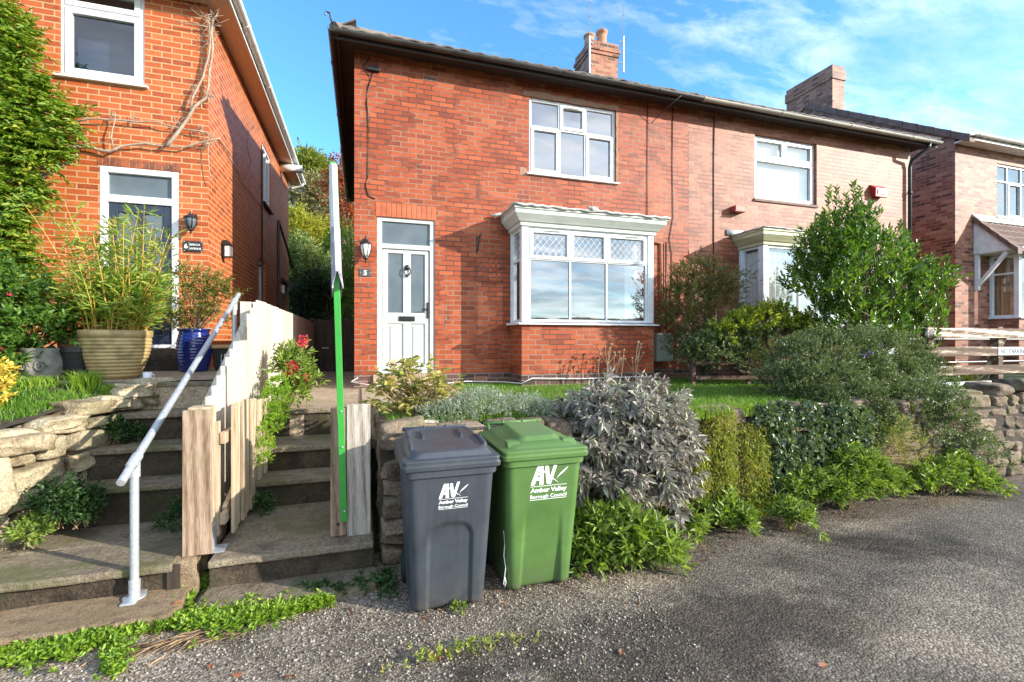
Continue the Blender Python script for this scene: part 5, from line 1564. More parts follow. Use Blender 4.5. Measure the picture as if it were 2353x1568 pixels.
for sgn in (-1, 1):
    p = MB(); panel(p, sgn, 2.36, 2.975, 0.0, 0.006, 0.8)
    bd = p.build('board', M['boardgreen'] if sgn > 0 else M['board'], sg)
    p = MB(); panel(p, sgn, 2.19, 2.52, 0.0, 0.0, 0.78, 0.0085); panel(p, sgn, 2.08, 2.19, 0.03, 0.0, 0.78, 0.0085)
    p.build('slip', M['slip'], bd)

p = MB(); p.bar(apex(2.2) - ax * 0.021, apex(2.97) - ax * 0.021, 0.018, 0.008, up=(0, 1, 0)); p.build('board_edge', M['board'], sg)
# galvanised handrail
hr = thing('handrail', 'galvanised steel tube handrail sloping up beside the dark steps', 'handrail', (-1.36, 3.56, 0.085))
xr = -1.36
def rp(y): return Vector((xr, y, 0.945 + (y - 3.56) * 0.488))
p = MB(); p.tube([rp(3.38), rp(6.22)], 0.0235, n=14); p.build('rail', M['galv'], hr, smooth=False)
p = MB(); p.tube([(xr, 3.56, 0.09), (xr, 3.56, 0.91)], 0.0235, n=14); p.build('post', M['galv'], hr)
p = MB(); p.tube([(xr, 6.02, 1.31), (xr, 6.02, rp(6.02).z - 0.02)], 0.0235, n=14); p.build('post', M['galv'], hr)
for (y, z) in ((3.56, rp(3.56).z), (6.02, rp(6.02).z)):
    p = MB(); d = Vector((0, 1, 0.488)).normalized(); c = rp(y)
    p.tube([c - d * 0.05, c + d * 0.05], 0.031, n=14); p.tube([(xr, y, z - 0.10), (xr, y, z - 0.01)], 0.031, n=14); p.build('clamp', M['galv'], hr)
p = MB(); p.tube([(xr, 3.56, 0.088), (xr, 3.56, 0.20)], 0.031, n=14)
p.lathe([(0.062, 0), (0.062, 0.010), (0.035, 0.014)], (xr, 3.56, 0.086), 20); p.box(xr - 0.04, xr + 0.04, 3.46, 3.66, 0.086, 0.096)
p.build('base_flange', M['galv'], hr, bevel=0.003)

# rear passage gate
rg = thing('passage_gate', 'dark boarded gate across the shaded passage between the houses', 'gate', (-0.6, 11.7, 0.98))
for i in range(7):
    p = MB(); xa = -1.03 + i * 0.133; p.box(xa, xa + 0.128, 11.7, 11.72, 1.0, 2.2 + R.uniform(-0.005, 0.005)); p.build('gate_board', M['darkwood'], rg)
p = MB(); p.box(-1.03, -0.1, 11.725, 11.77, 1.3, 1.38); p.box(-1.03, -0.1, 11.725, 11.77, 2.0, 2.08); p.build('gate_rail', M['darkwood'], rg)
p = MB(); p.box(-0.86, -0.72, 11.68, 11.70, 1.53, 1.55); p.build('latch', M['galv'], rg)

# weathered post-and-rail fence at the right
yf = 5.0
fr_ = thing('rail_fence', 'weathered post and rail fence with peeling white paint at far right', 'fence', (9, yf, 1.0))
for (za, zb) in ((1.75, 1.905), (1.46, 1.605), (1.165, 1.31)):
    p = MB(); p.prism([(8.2 + i * 0.5, za + R.uniform(-0.006, 0.006)) for i in range(16)] + [(15.7 - i * 0.5, zb + R.uniform(-0.006, 0.006)) for i in range(16)], 'y', yf - 0.06, yf - 0.02)
    p.build('rail', M['rail'], fr_, bevel=0.004)
for x in (8.35, 10.02, 11.9, 13.8):
    p = MB(); p.box(x - 0.06, x + 0.06, yf - 0.018, yf + 0.1, 0.9, 1.93); p.build('post', M['rail'], fr_, bevel=0.004)
p = MB(); p.bar((9.85, yf + 0.16, 1.0), (10.2, yf + 0.02, 1.83), 0.08, 0.06); p.build('brace', M['rail'], fr_)
p = MB(); p.box(8.3, 15.7, yf - 0.12, yf - 0.02, 0.9, 1.06); p.build('gravel_board', M['whitepaint'], fr_, bevel=0.006)
ns = thing('parking_sign', 'small white plate lettered in black on the middle weathered rail', 'sign', (10.0, yf - 0.06, 1.53))
p = MB(); xs0, xs1 = 9.86, 10.66; p.box(xs0, xs1, yf - 0.068, yf - 0.062, 1.468, 1.60); p.build('plate', M['upvc'], ns, bevel=0.002)
place_text('lettering', text_mesh('NO PARKING', 0.115, 0.0, 'CENTER', 1.02), facing(((xs0 + xs1) / 2, yf - 0.0695, 1.494)), M['black'], ns)
br = thing('metal_railing', 'low black metal railing behind the weathered fence', 'railing', (9.5, 6.4, 1.0))
p = MB(); p.tube([(9.1, 6.4, 1.735), (15, 6.4, 1.735)], 0.022, n=8); p.tube([(9.1, 6.4, 1.27), (15, 6.4, 1.27)], 0.022, n=8); p.build('rail', M['black'], br)
for x in (9.1, 10.9, 12.7, 14.5):
    p = MB(); p.tube([(x, 6.4, 1.0), (x, 6.4, 1.78)], 0.026, n=8); p.build('post', M['black'], br)
# low edging between the two front gardens
le = thing('low_fence', 'low brown two-rail fence under the yellow-green hedge', 'fence', (6, 5.9, 1.0))
for z in (1.13, 1.36):
    p = MB(); p.bar((4.95, 6.15, z), (7.1, 5.6, z), 0.03, 0.055); p.build('rail', M['brownwood'], le)
for s in (0.0, 0.4, 0.8):
    p = MB(); q = Vector((4.95, 6.18, 0)).lerp(Vector((7.1, 5.63, 0)), s); p.box(q.x - 0.03, q.x + 0.03, q.y, q.y + 0.05, 1.0, 1.42); p.build('post', M['brownwood'], le)

# ------------------------------------------------------------------ wheelie bins
def rrect(hw, hd, r, nf=44, ns=10, nc=6):
    """rounded rectangle, counter-clockwise, starting at the front left: returns (x, y, front parameter or None)"""
    pts = []
    def arc(cx, cy, a0):
        for i in range(1, nc):
            a = a0 + (PI / 2) * i / nc
            pts.append((cx + r * math.cos(a), cy + r * math.sin(a), 0))
    for i in range(nf + 1): pts.append((-hw + r + (2 * hw - 2 * r) * i / nf, -hd, 1))
    arc(hw - r, -hd + r, -PI / 2)
    for i in range(ns + 1): pts.append((hw, -hd + r + (2 * hd - 2 * r) * i / ns, 0) if False else (hw, -hd + r + (2 * hd - 2 * r) * i / ns, 0))
    arc(hw - r, hd - r, 0)
    for i in range(ns + 1): pts.append((hw - r - (2 * hw - 2 * r) * i / ns, hd, 0))
    arc(-hw + r, hd - r, PI / 2)
    for i in range(ns + 1): pts.append((-hw, hd - r - (2 * hd - 2 * r) * i / ns, 0))
    arc(-hw + r, -hd + r, PI)
    return pts


def loft(mb, rings, cap0=True, cap1=True):
    n = len(rings[0]); b = []
    vs = [p for r in rings for p in r]; fs = []
    for i in range(len(rings) - 1):
        for k in range(n):
            k2 = (k + 1) % n
            fs.append((i * n + k, i * n + k2, (i + 1) * n + k2, (i + 1) * n + k))
    if cap0: fs.append(tuple(range(n - 1, -1, -1)))
    if cap1: fs.append(tuple((len(rings) - 1) * n + k for k in range(n)))
    mb.add(vs, fs)


def sstep(a, b, x):
    t = min(1, max(0, (x - a) / (b - a))); return t * t * (3 - 2 * t)


def recess_arch(x, z):
    # flat recess with rounded upper corners
    hw, zt, r = 0.135, 0.57, 0.09
    dx = abs(x) - (hw - r); dz = z - (zt - r)
    d = math.hypot(max(dx, 0), max(dz, 0)) if (dx > 0 and dz > 0) else max(dx, dz)
    return 0.017 * (1 - sstep(-0.012, 0.012, d - r))


def recess_flute(x, z):
    k = max(0, (0.60 - z) / 0.60)
    return 0.034 * k * (1 - sstep(0.0, 0.03, abs(x) - 0.115 - 0.01 * k))


def wheelie(label, cx, yfront, mat, recess, logo_w, logo_z, logo_dx, lid_kind, rz=0.0):
    loc = (cx, yfront, 0)
    t = thing('wheelie_bin', label, 'wheelie bin', loc)
    HB, ZT = (0.232, 0.245), 0.935
    HT = (0.272, 0.335)
    cyb, cyt = yfront + 0.245, yfront + 0.225
    nz = 60; rings = []
    for i in range(nz + 1):
        s = i / nz; z = 0.012 + (ZT - 0.012) * s
        hw = HB[0] + (HT[0] - HB[0]) * s; hd = HB[1] + (HT[1] - HB[1]) * s; cy = cyb + (cyt - cyb) * s
        if i == 0: hw -= 0.02; hd -= 0.02
        if i == 1: hw -= 0.004; hd -= 0.004
        ring = []
        for (x, y, f) in rrect(hw, hd, 0.06 - 0.01 * s):
            yy = y
            if f: yy = y + recess(x, z)
            ring.append((cx + x, cy + yy, z))
        rings.append(ring)
    mb = MB(); loft(mb, rings); mb.build('body', mat, t, smooth=True)
    # rim under the lid
    rm = MB(); rr = []
    for (z, o) in ((0.875, 0.004), (0.88, 0.018), (0.928, 0.02)):
        rr.append([(cx + x, cyt + y, z) for (x, y, f) in rrect(HT[0] + o - 0.004, HT[1] + o - 0.006, 0.055, 8, 8)])
    loft(rm, rr); rm.build('rim', mat, t, bevel=0.003)
    # lid
    ld = MB(); ring = []
    prof = [(0.922, 0.022, 0.03), (0.926, 0.03, 0.03), (0.955, 0.034, 0.03), (0.957, 0.026, 0.03), (0.985, 0.028, 0.03), (0.990, 0.02, 0.035), (0.992, -0.012, 0.05), (1.006, -0.020, 0.06), (1.030, -0.034, 0.08), (1.036, -0.05, 0.09), (1.030, -0.075, 0.08)]
    if lid_kind == 'green':
        prof = [(0.922, 0.022, 0.03), (0.926, 0.03, 0.03), (0.955, 0.034, 0.03), (0.957, 0.026, 0.03), (0.985, 0.028, 0.03), (0.990, 0.02, 0.035), (0.996, -0.02, 0.05), (1.012, -0.045, 0.06), (1.02, -0.07, 0.07), (1.026, -0.11, 0.06), (1.052, -0.135, 0.05), (1.056, -0.15, 0.05)]
    for (z, o, r) in prof:
        lift = max(0, (z - 0.985) / 0.05)
        ring.append([(cx + x, cyt + y, z + min(1, lift) * 0.05 * ((y + HT[1]) / (2 * HT[1]) - 0.25)) for (x, y, f) in rrect(HT[0] + o, HT[1] + o, r, 12, 12)])
    loft(ld, ring); lid = ld.build('lid', mat, t, bevel=0.004)
    if lid_kind == 'grey':
        for s in (-1, 1):
            p = MB(); X = cx + s * 0.235
            p.tube([(X - s * 0.01, cyt - 0.235, 1.0), (X, cyt - 0.2, 1.035), (X, cyt - 0.05, 1.052), (X - s * 0.015, cyt + 0.05, 1.045)], [0.012, 0.016, 0.016, 0.01], n=8); p.build('lid_grip', mat, lid, smooth=True)
        for s in (-1, 1):
            p = MB(); X = cx + s * 0.13; p.hexa([(X - 0.02, cyt - 0.02, 1.025), (X + 0.02, cyt - 0.02, 1.025), (X + 0.02, cyt + 0.2, 1.04), (X - 0.02, cyt + 0.2, 1.04)], [(X - 0.004, cyt + 0.02, 1.065), (X + 0.004, cyt + 0.02, 1.065), (X + 0.004, cyt + 0.2, 1.068), (X - 0.004, cyt + 0.2, 1.068)])
            p.build('lid_rib', mat, lid)
    else:
        for s in (-1, 1):
            p = MB(); X = cx + s * 0.20
            p.hexa([(X - 0.05, cyt - 0.30, 0.985), (X + 0.05, cyt - 0.30, 0.985), (X + 0.05, cyt - 0.2, 1.01), (X - 0.05, cyt - 0.2, 1.01)], [(X - 0.045, cyt - 0.25, 1.028), (X + 0.045, cyt - 0.25, 1.028), (X + 0.04, cyt - 0.19, 1.03), (X - 0.04, cyt - 0.19, 1.03)])
            p.build('lid_grip', mat, lid, bevel=0.006)
    hb = MB(); yb = cyt + HT[1] + 0.055
    hb.tube([(cx - 0.24, yb, 1.045), (cx + 0.24, yb, 1.045)], 0.015, n=10)
    for s in (-0.21, -0.07, 0.07, 0.21): hb.tube([(cx + s, yb, 1.045), (cx + s, yb - 0.05, 1.01), (cx + s, yb - 0.09, 0.95)], 0.014, n=8)
    hb.tube([(cx - 0.09, yb, 1.045), (cx - 0.075, yb, 1.045)], 0.02, n=10); hb.tube([(cx + 0.075, yb, 1.045), (cx + 0.09, yb, 1.045)], 0.02, n=10)
    hb.build('handle', mat, t, smooth=True)
    for s in (-1, 1):
        wl = MB(); wl.tube([(cx + s * 0.19, cyb + 0.235, 0.10), (cx + s * 0.255, cyb + 0.235, 0.10)], 0.10, n=24); wl.build('wheel', M['rubber'], t, bevel=0.008)
    # printed council mark, following the lean of the front
    w = logo_w
    lean = math.atan2((cyt - HT[1]) - (cyb - HB[1]), ZT)
    yz = lambda z: (cyb - HB[1]) + ((cyt - HT[1]) - (cyb - HB[1])) * (z - 0.012) / (ZT - 0.012) - 0.0016
    F0 = Matrix.Translation((cx + logo_dx, yz(logo_z), logo_z)) @ Matrix.Rotation(PI / 2 - lean, 4, 'X')
    mk = MB(F0)
    def q(pts, h=0.0):
        mk.face(*[((x - 0.5) * w, y * w, h * 0.0003) for (x, y) in pts])
    q([(0.0, 0.0), (0.11, 0.0), (0.27, 0.5), (0.17, 0.5)])
    q([(0.235, 0.0), (0.35, 0.0), (0.335, 0.5), (0.235, 0.5)], 1)
    q([(0.13, 0.12), (0.27, 0.12), (0.27, 0.2), (0.155, 0.2)], 2)
    q([(0.37, 0.5), (0.475, 0.5), (0.52, 0.12), (0.46, 0.0), (0.42, 0.05)], 3)
    q([(0.46, 0.0), (0.55, 0.0), (0.72, 0.54), (0.62, 0.54)], 4)
    up = [(0.14 + 0.62 * i / 14, 0.20 + 0.11 * math.sin(PI * min(1, i / 9)) - 0.18 * max(0, (i - 6) / 8) ** 1.4) for i in range(15)]
    for i in range(14):
        a, b = up[i], up[i + 1]; ta, tb = 0.05 * math.sin(PI * (i / 14) ** 0.8) + 0.004, 0.05 * math.sin(PI * ((i + 1) / 14) ** 0.8) + 0.004
        q([(a[0], a[1]), (b[0], b[1]), (b[0], b[1] + tb), (a[0], a[1] + ta)], 5)
    wing = [(0.70 + 0.31 * i / 10, 0.12 + 0.31 * (i / 10) ** 0.62) for i in range(11)]
    for i in range(10):
        a, b = wing[i], wing[i + 1]; ta, tb = 0.05 * math.sin(PI * ((i + 0.6) / 11)), 0.05 * math.sin(PI * ((i + 1.6) / 11.7))
        q([(a[0], a[1]), (b[0], b[1]), (b[0] + tb * 0.3, b[1] - tb), (a[0] + ta * 0.3, a[1] - ta)], 6)
    q([(0.0, -0.045), (1.0, -0.045), (1.0, -0.03), (0.0, -0.03)]); q([(0.0, -0.40), (1.0, -0.40), (1.0, -0.385), (0.0, -0.385)])
    em = mk.build('council_mark', M['print'], t)
    tm = text_mesh('Amber Valley', 0.155 * w, 0.006 * w, 'CENTER', 1.0); sc = w / max(1e-6, (max(v.co.x for v in tm.vertices) - min(v.co.x for v in tm.vertices)))
    for v in tm.vertices: v.co.x *= sc
    place_text('lettering', tm, F0 @ Matrix.Translation((0, -0.195 * w, 0.0)), M['print'], em)
    tm = text_mesh('Borough Council', 0.135 * w, 0.002 * w, 'CENTER', 1.0); sc = w / max(1e-6, (max(v.co.x for v in tm.vertices) - min(v.co.x for v in tm.vertices)))
    for v in tm.vertices: v.co.x *= sc
    place_text('lettering', tm, F0 @ Matrix.Translation((0, -0.355 * w, 0.0)), M['print'], em)
    return t


wheelie('dark grey wheelie bin with arched front panel beside the stone gate wall', 0.528, 2.965, M['bingrey'], recess_arch, 0.18, 0.742, 0.01, 'grey')
gb_ = wheelie('green wheelie bin beside the purple-grey sage bush', 1.165, 3.03, M['bingreen'], recess_flute, 0.262, 0.745, 0.03, 'green')
p = MB(); p.tube([(0.915, 3.06, 0.42), (0.92, 3.05, 0.34), (0.912, 3.045, 0.26), (0.922, 3.04, 0.18), (0.914, 3.035, 0.13), (0.905, 3.03, 0.08), (0.915, 3.03, 0.06), (0.922, 3.03, 0.085), (0.916, 3.035, 0.12)], 0.003, n=5); p.build('string', M['print'], gb_)

# ------------------------------------------------------------------ things on the walls
def lantern(label, x, y, zt, h, w, style):
    t = thing('wall_lantern', label, 'wall lamp', (x, y, zt - h))
    yc = y - w * 0.75; zb = zt - h
    p = MB(); p.box(x - w * 0.28, x + w * 0.28, y - 0.02, y - 0.001, zb + h * 0.45, zb + h * 0.95); p.build('backplate', M['black'], t, bevel=0.006)
    p = MB()
    if style == 'scroll':
        p.tube([(x, y - 0.02, zb + h * 0.72), (x, y - w * 0.4, zb + h * 0.98), (x, yc, zb + h * 1.0), (x, yc, zb + h * 0.88)], 0.011, n=8)
    else:
        p.tube([(x, y - 0.02, zb + h * 0.86), (x, yc, zb + h * 0.95)], 0.011, n=8)
    p.build('arm', M['black'], t, smooth=True)
    p = MB()
    p.lathe([(w * 0.52, h * 0.70), (w * 0.47, h * 0.75), (w * 0.24, h * 0.84), (w * 0.14, h * 0.88), (w * 0.14, h * 0.92), (0.006, h * 0.95)], (x, yc, zb), 16)
    p.build('cap', M['black'], t, smooth=False)
    p = MB(); p.lathe([(w * 0.20, h * 0.24), (w * 0.34, h * 0.40), (w * 0.42, h * 0.56), (w * 0.42, h * 0.70)], (x, yc, zb), 16)
    p.build('lamp_glass', M['curtain'] if style == 'scroll' else M['obscure'], t, smooth=True)
    p = MB()
    for k in range(6):
        a = 2 * PI * k / 6; c, s = math.cos(a), math.sin(a)
        p.tube([(x + c * w * rr, yc + s * w * rr, zb + h * zz) for (rr, zz) in ((0.22, 0.22), (0.36, 0.40), (0.445, 0.56), (0.45, 0.71))], 0.0065, n=5)
    p.lathe([(0.004, 0.0), (w * 0.10, h * 0.04), (w * 0.05, h * 0.10), (w * 0.24, h * 0.18), (w * 0.24, h * 0.24), (w * 0.1, h * 0.25)], (x, yc, zb), 14)
    p.build('cage', M['black'], t)
    return t


lantern('black scrolled wall lantern above the small number plaque', 0.062, YF, 3.26, 0.40, 0.165, 'scroll')
lantern('black straight-sided wall lantern beside the navy door', -2.215, Y6, 3.47, 0.31, 0.16, 'square')
t = thing('wall_light', 'small square black wall light on the sunlit flank of the orange house', 'wall lamp', (X6, 8.28, 3.02))
p = MB(); p.box(X6 + 0.001, X6 + 0.02, 8.22, 8.34, 3.0, 3.2); p.build('backplate', M['black'], t)
p = MB(); p.hexa([(X6 + 0.02, 8.21, 3.17), (X6 + 0.16, 8.21, 3.17), (X6 + 0.16, 8.35, 3.17), (X6 + 0.02, 8.35, 3.17)], [(X6 + 0.02, 8.25, 3.25), (X6 + 0.08, 8.25, 3.25), (X6 + 0.08, 8.31, 3.25), (X6 + 0.02, 8.31, 3.25)])
for (dx, dy) in ((0.04, 0), (0.14, 0), (0.04, 0.11), (0.14, 0.11)): p.tube([(X6 + dx, 8.225 + dy, 3.0), (X6 + dx, 8.225 + dy, 3.17)], 0.007, n=5)
p.box(X6 + 0.03, X6 + 0.15, 8.22, 8.34, 2.985, 3.0); p.build('cage', M['black'], t)
p = MB(); p.box(X6 + 0.05, X6 + 0.13, 8.24, 8.32, 3.0, 3.165); p.build('lamp_glass', M['upvc'], t)
t = thing('wall_box', 'tiny white box high in the shade on the far flank wall', 'wall box', (X6, 14.0, 3.0))
p = MB(); p.box(X6 + 0.001, X6 + 0.08, 13.95, 14.1, 2.98, 3.2); p.build('case', M['upvc'], t, bevel=0.01)
p = MB(); p.box(X6 + 0.08, X6 + 0.085, 13.97, 14.08, 3.02, 3.1); p.build('lens', M['obscure'], t)

t = thing('number_plaque', 'small dark slate plaque numbered 5 beside the pale door', 'house number', (0.055, YF, 2.73))
p = MB(); p.box(-0.028, 0.142, YF - 0.014, YF - 0.002, 2.675, 2.79); p.build('plate', m_plain('slate_plate', (0.07, 0.065, 0.062), 0.5), t, bevel=0.003)
place_text('numeral', text_mesh('5', 0.10, 0.003, 'CENTER'), facing((0.057, YF - 0.0155, 2.697)), M['print'], t)
p = MB()
for x in (-0.012, 0.126): p.box(x - 0.005, x + 0.005, YF - 0.018, YF - 0.0145, 2.728, 2.738)
p.build('screw', M['galv'], t)
t = thing('number_plaque', 'black plaque numbered 6 with a street name under the square lantern', 'house number', (-2.22, Y6, 3.0))
p = MB(); p.box(-2.338, -2.105, Y6 - 0.014, Y6 - 0.002, 2.935, 3.085); p.build('plate', M['blackplastic'], t, bevel=0.008)
place_text('numeral', text_mesh('6', 0.085, 0.002, 'CENTER', 1, 1.1), facing((-2.305, Y6 - 0.0155, 2.98)), M['print'], t)
place_text('lettering', text_mesh('BIRCH', 0.036, 0.0006, 'LEFT', 1.05, 1.15), facing((-2.258, Y6 - 0.0155, 3.022)), M['print'], t)
place_text('lettering', text_mesh('AVENUE', 0.036, 0.0006, 'LEFT', 1.0, 1.0), facing((-2.258, Y6 - 0.0155, 2.968)), M['print'], t)
p = MB()
for x in (-2.325, -2.118):
    for z in (2.948, 3.072): p.box(x - 0.004, x + 0.004, Y6 - 0.0175, Y6 - 0.0145, z - 0.004, z + 0.004)
p.box(-2.2675, -2.2655, Y6 - 0.0165, Y6 - 0.0145, 2.955, 3.07); p.build('screw', M['print'], t)
t = thing('basket_bracket', 'black scrolled hanging-basket bracket on the brick between door and bay', 'bracket', (1.787, YF, 3.2))
p = MB(); x = 1.787
p.box(x - 0.012, x + 0.012, YF - 0.01, YF - 0.001, 3.12, 3.40); p.tube([(x, YF - 0.01, 3.37), (x + 0.005, YF - 0.27, 3.37), (x + 0.005, YF - 0.29, 3.39), (x + 0.005, YF - 0.275, 3.40)], 0.008, n=6)
p.tube([(x, YF - 0.01, 3.15), (x, YF - 0.08, 3.18), (x, YF - 0.16, 3.30), (x, YF - 0.2, 3.365)], 0.008, n=6); p.build('scroll', M['black'], t)
p = MB(); p.tube([(x + 0.005 + 0.02 * math.cos(a), YF - 0.23, 3.33 + 0.02 * math.sin(a)) for a in [2 * PI * i / 10 for i in range(11)]], 0.005, n=5); p.build('hook', M['black'], t)

t = thing('meter_box', 'grey electricity meter box on the wall right of the front bay', 'meter box', (5.25, YF, 1.3))
p = MB(); p.box(5.06, 5.42, YF - 0.17, YF - 0.002, 1.33, 1.84); p.build('case', m_plain('grey_box', (0.5, 0.53, 0.48), 0.5), t, bevel=0.012)
p = MB(); p.box(5.085, 5.395, YF - 0.18, YF - 0.171, 1.36, 1.60); p.box(5.085, 5.395, YF - 0.18, YF - 0.171, 1.61, 1.81); p.build('door', m_plain('grey_box_door', (0.54, 0.57, 0.51), 0.45), t, bevel=0.004)
t = thing('alarm_box', 'red and white alarm box high on the pale brick near the downpipe', 'alarm box', (10.8, YF, 4.9))
p = MB(); p.hexa([(10.60, YF - 0.12, 4.83), (10.98, YF - 0.12, 4.83), (10.93, YF - 0.002, 4.86), (10.65, YF - 0.002, 4.86)], [(10.60, YF - 0.13, 5.02), (10.98, YF - 0.13, 5.02), (11.0, YF - 0.002, 5.12), (10.58, YF - 0.002, 5.12)])
p.build('case', m_plain('red_plastic', (0.42, 0.03, 0.03), 0.35), t, bevel=0.012)
p = MB(); p.box(10.66, 10.93, YF - 0.14, YF - 0.131, 4.90, 5.01); p.build('label_panel', M['upvc'], t)
t = thing('wall_box', 'small plain red box on the wall left of the neighbour bay', 'wall box', (6.97, YF, 4.2))
p = MB(); p.box(6.84, 7.06, YF - 0.15, YF - 0.002, 4.20, 4.31); p.build('case', m_plain('red_brick_box', (0.40, 0.07, 0.04), 0.5), t, bevel=0.008)
p = MB(); p.box(6.82, 7.08, YF - 0.16, YF - 0.002, 4.19, 4.199); p.build('base', m_plain('dark_red', (0.2, 0.04, 0.03), 0.5), t)

def cable(label, pts, r=0.008, mat='black'):
    p = MB(); p.tube(pts, r, n=6); o = p.build('cable', M[mat], None, smooth=True, org=pts[-1]); prop(o, label, 'cable'); return o
yw = YF - 0.012
cable('black cable looping down the left edge of the red house from its eaves', [(0.12, yw, 5.98), (0.02, yw, 5.85), (0.12, yw, 5.72), (0.18, yw, 5.80), (0.10, yw, 5.55), (0.075, yw, 5.3), (0.10, yw, 5.1), (0.095, yw, 4.2), (0.06, yw, 4.05), (0.10, yw, 3.9), (0.2, yw, 3.86)])
t = thing('junction_box', 'small black cable box under the eaves at the left corner', 'cable box', (0.2, YF, 5.8))
p = MB(); p.box(0.08, 0.27, YF - 0.05, YF - 0.002, 5.79, 5.85); p.build('case', M['black'], t, bevel=0.006)
p = MB(); p.tube([(0.20, YF - 0.03, 5.86), (0.25, YF - 0.1, 6.0)], 0.006, n=5); p.build('lead_wire', M['black'], t)
cable('thin dark cable down the wall just right of the six-light window', [(4.98, yw, 6.05), (4.985, yw, 5.4), (4.975, yw, 4.6), (4.97, yw, 3.78)], 0.006)
cable('dark cable down the joint between the two semis to the meter box', [(5.52, yw, 6.05), (5.515, yw, 5.0), (5.53, yw, 4.0), (5.45, yw, 3.6), (5.5, yw, 3.3), (5.48, yw, 2.0)], 0.007)
cable('dark cable down the pale brick left of the blind window', [(6.46, yw, 6.0), (6.45, yw, 5.2), (6.45, yw, 4.3), (6.44, yw, 3.0)], 0.009)
cable('reddish pipe running down beside the right end of the front bay', [(5.12, YF - 0.03, 3.5), (5.26, YF - 0.03, 3.5), (5.27, YF - 0.03, 1.85)], 0.022, 'pot_red')
cable('black pipe beside the reddish pipe at the right end of the bay', [(5.36, YF - 0.03, 3.52), (5.36, YF - 0.03, 1.9)], 0.014)
cable('pale cable trailing along the foot of the red house wall', [(-0.05, 7.44, 1.15), (-0.14, 7.35, 1.1), (0.2, 7.3, 1.03), (0.9, 7.3, 1.02), (1.6, 7.4, 1.06), (2.2, 7.3, 1.04), (2.34, 6.86, 1.05), (2.5, 6.83, 1.13), (3.4, 6.85, 1.1), (4.4, 6.85, 1.11), (4.75, 6.9, 1.08)], 0.009, 'whitepaint')
cable('black wire slanting off the eaves hook right of the six-light window', [(5.05, yw, 5.68), (5.2, YF - 0.2, 5.86), (5.4, YF - 0.42, 6.05)], 0.006)

def aerial(label, base, h, arms, bracket):
    t = thing('tv_aerial', label, 'aerial', base)
    x, y, z = base
    p = MB(); p.tube([(x, y, z), (x, y, z + h)], [0.010, 0.005], n=6); p.build('mast', M['guttergrey'], t)
    if bracket:
        p = MB(); p.tube([(x, y, z - 0.2), (x, y, z + 0.75)], 0.022, n=8)
        for zz in (0.05, 0.6): p.tube([(x, y, z + zz), (x + bracket, y + 0.02, z + zz)], 0.016, n=6)
        p.build('bracket', M['galv'], t)
    p = MB()
    for (zz, ln, an) in arms:
        p.tube([(x - ln * math.cos(an), y, z + zz - ln * math.sin(an)), (x + ln * math.cos(an), y, z + zz + ln * math.sin(an))], 0.006, n=5)
    p.build('rod', M['gutter'], t)
    return t
b = at(1346, 168, 11.0)
aerial('tall thin aerial mast on the left corner of the pot-topped chimney', (5.56, 10.94, 8.75), 2.6, [(1.25, 0.03, 0), (1.6, 0.03, 0), (2.05, 0.03, 0)], 0.12)
aerial('second aerial mast on the right side of the pot-topped chimney', (6.56, 10.96, 8.95), 2.5, [(1.3, 0.03, 0.3), (2.1, 0.06, 0.4), (1.95, 0.25, -0.9)], -0.12)
a3 = at(1829, 190, 12.6)
aerial('small aerial behind the far right dark brick chimney', (a3.x, 12.6, 8.2), 2.35, [(2.2, 0.35, 0.25), (1.5, 0.05, 0.0)], 0)

# ------------------------------------------------------------------ pots and small things on the terrace
TZ = 1.312
t = thing('plant_pot', 'large buff ribbed bowl pot holding the bamboo', 'plant pot', (-2.42, 5.92, TZ))
prof = [(0.225, 0.0)]
nr = 11
for i in range(nr * 6 + 1):
    s = i / (nr * 6); z = 0.015 + 0.40 * s
    r = 0.235 + 0.135 * (1 - (1 - s) ** 1.9)
    prof.append((r + 0.011 * abs(math.sin(PI * s * nr)), z))
prof += [(0.375, 0.425), (0.388, 0.43), (0.390, 0.495), (0.372, 0.50), (0.355, 0.495), (0.345, 0.44), (0.05, 0.44)]
prof = [(r * 0.79, z) for r, z in prof]
p = MB(); p.lathe(prof, (-2.42, 5.92, TZ), 64); p.build('pot', M['ribpot'], t, smooth=True)
p = MB(); p.lathe([(0.28, 0.452), (0.15, 0.462), (0.01, 0.465)], (-2.42, 5.92, TZ), 24); p.build('soil', M['soil'], t)
t = thing('plant_pot', 'tall glossy cobalt blue pot by the navy door', 'plant pot', (-2.03, 6.98, TZ))
prof = [(0.15, 0.0)]
for i in range(40):
    s = i / 39; prof.append((0.145 + 0.09 * math.sin(PI * min(1, 0.12 + 0.66 * s)) - 0.02 * s + 0.005 * math.sin(s * 85), 0.01 + 0.50 * s))
prof += [(0.205, 0.515), (0.212, 0.54), (0.195, 0.545), (0.185, 0.50), (0.02, 0.49)]
prof = [(r * 0.86, z) for r, z in prof]
p = MB(); p.lathe(prof, (-2.03, 6.98, TZ), 48, rad=lambda a, z: 1 + 0.012 * math.sin(14 * a + 8 * math.sin(z * 60))); p.build('pot', M['bluepot'], t, smooth=True)
p = MB(); p.lathe([(0.162, 0.50), (0.01, 0.515)], (-2.03, 6.98, TZ), 20); p.build('soil', M['soil'], t)
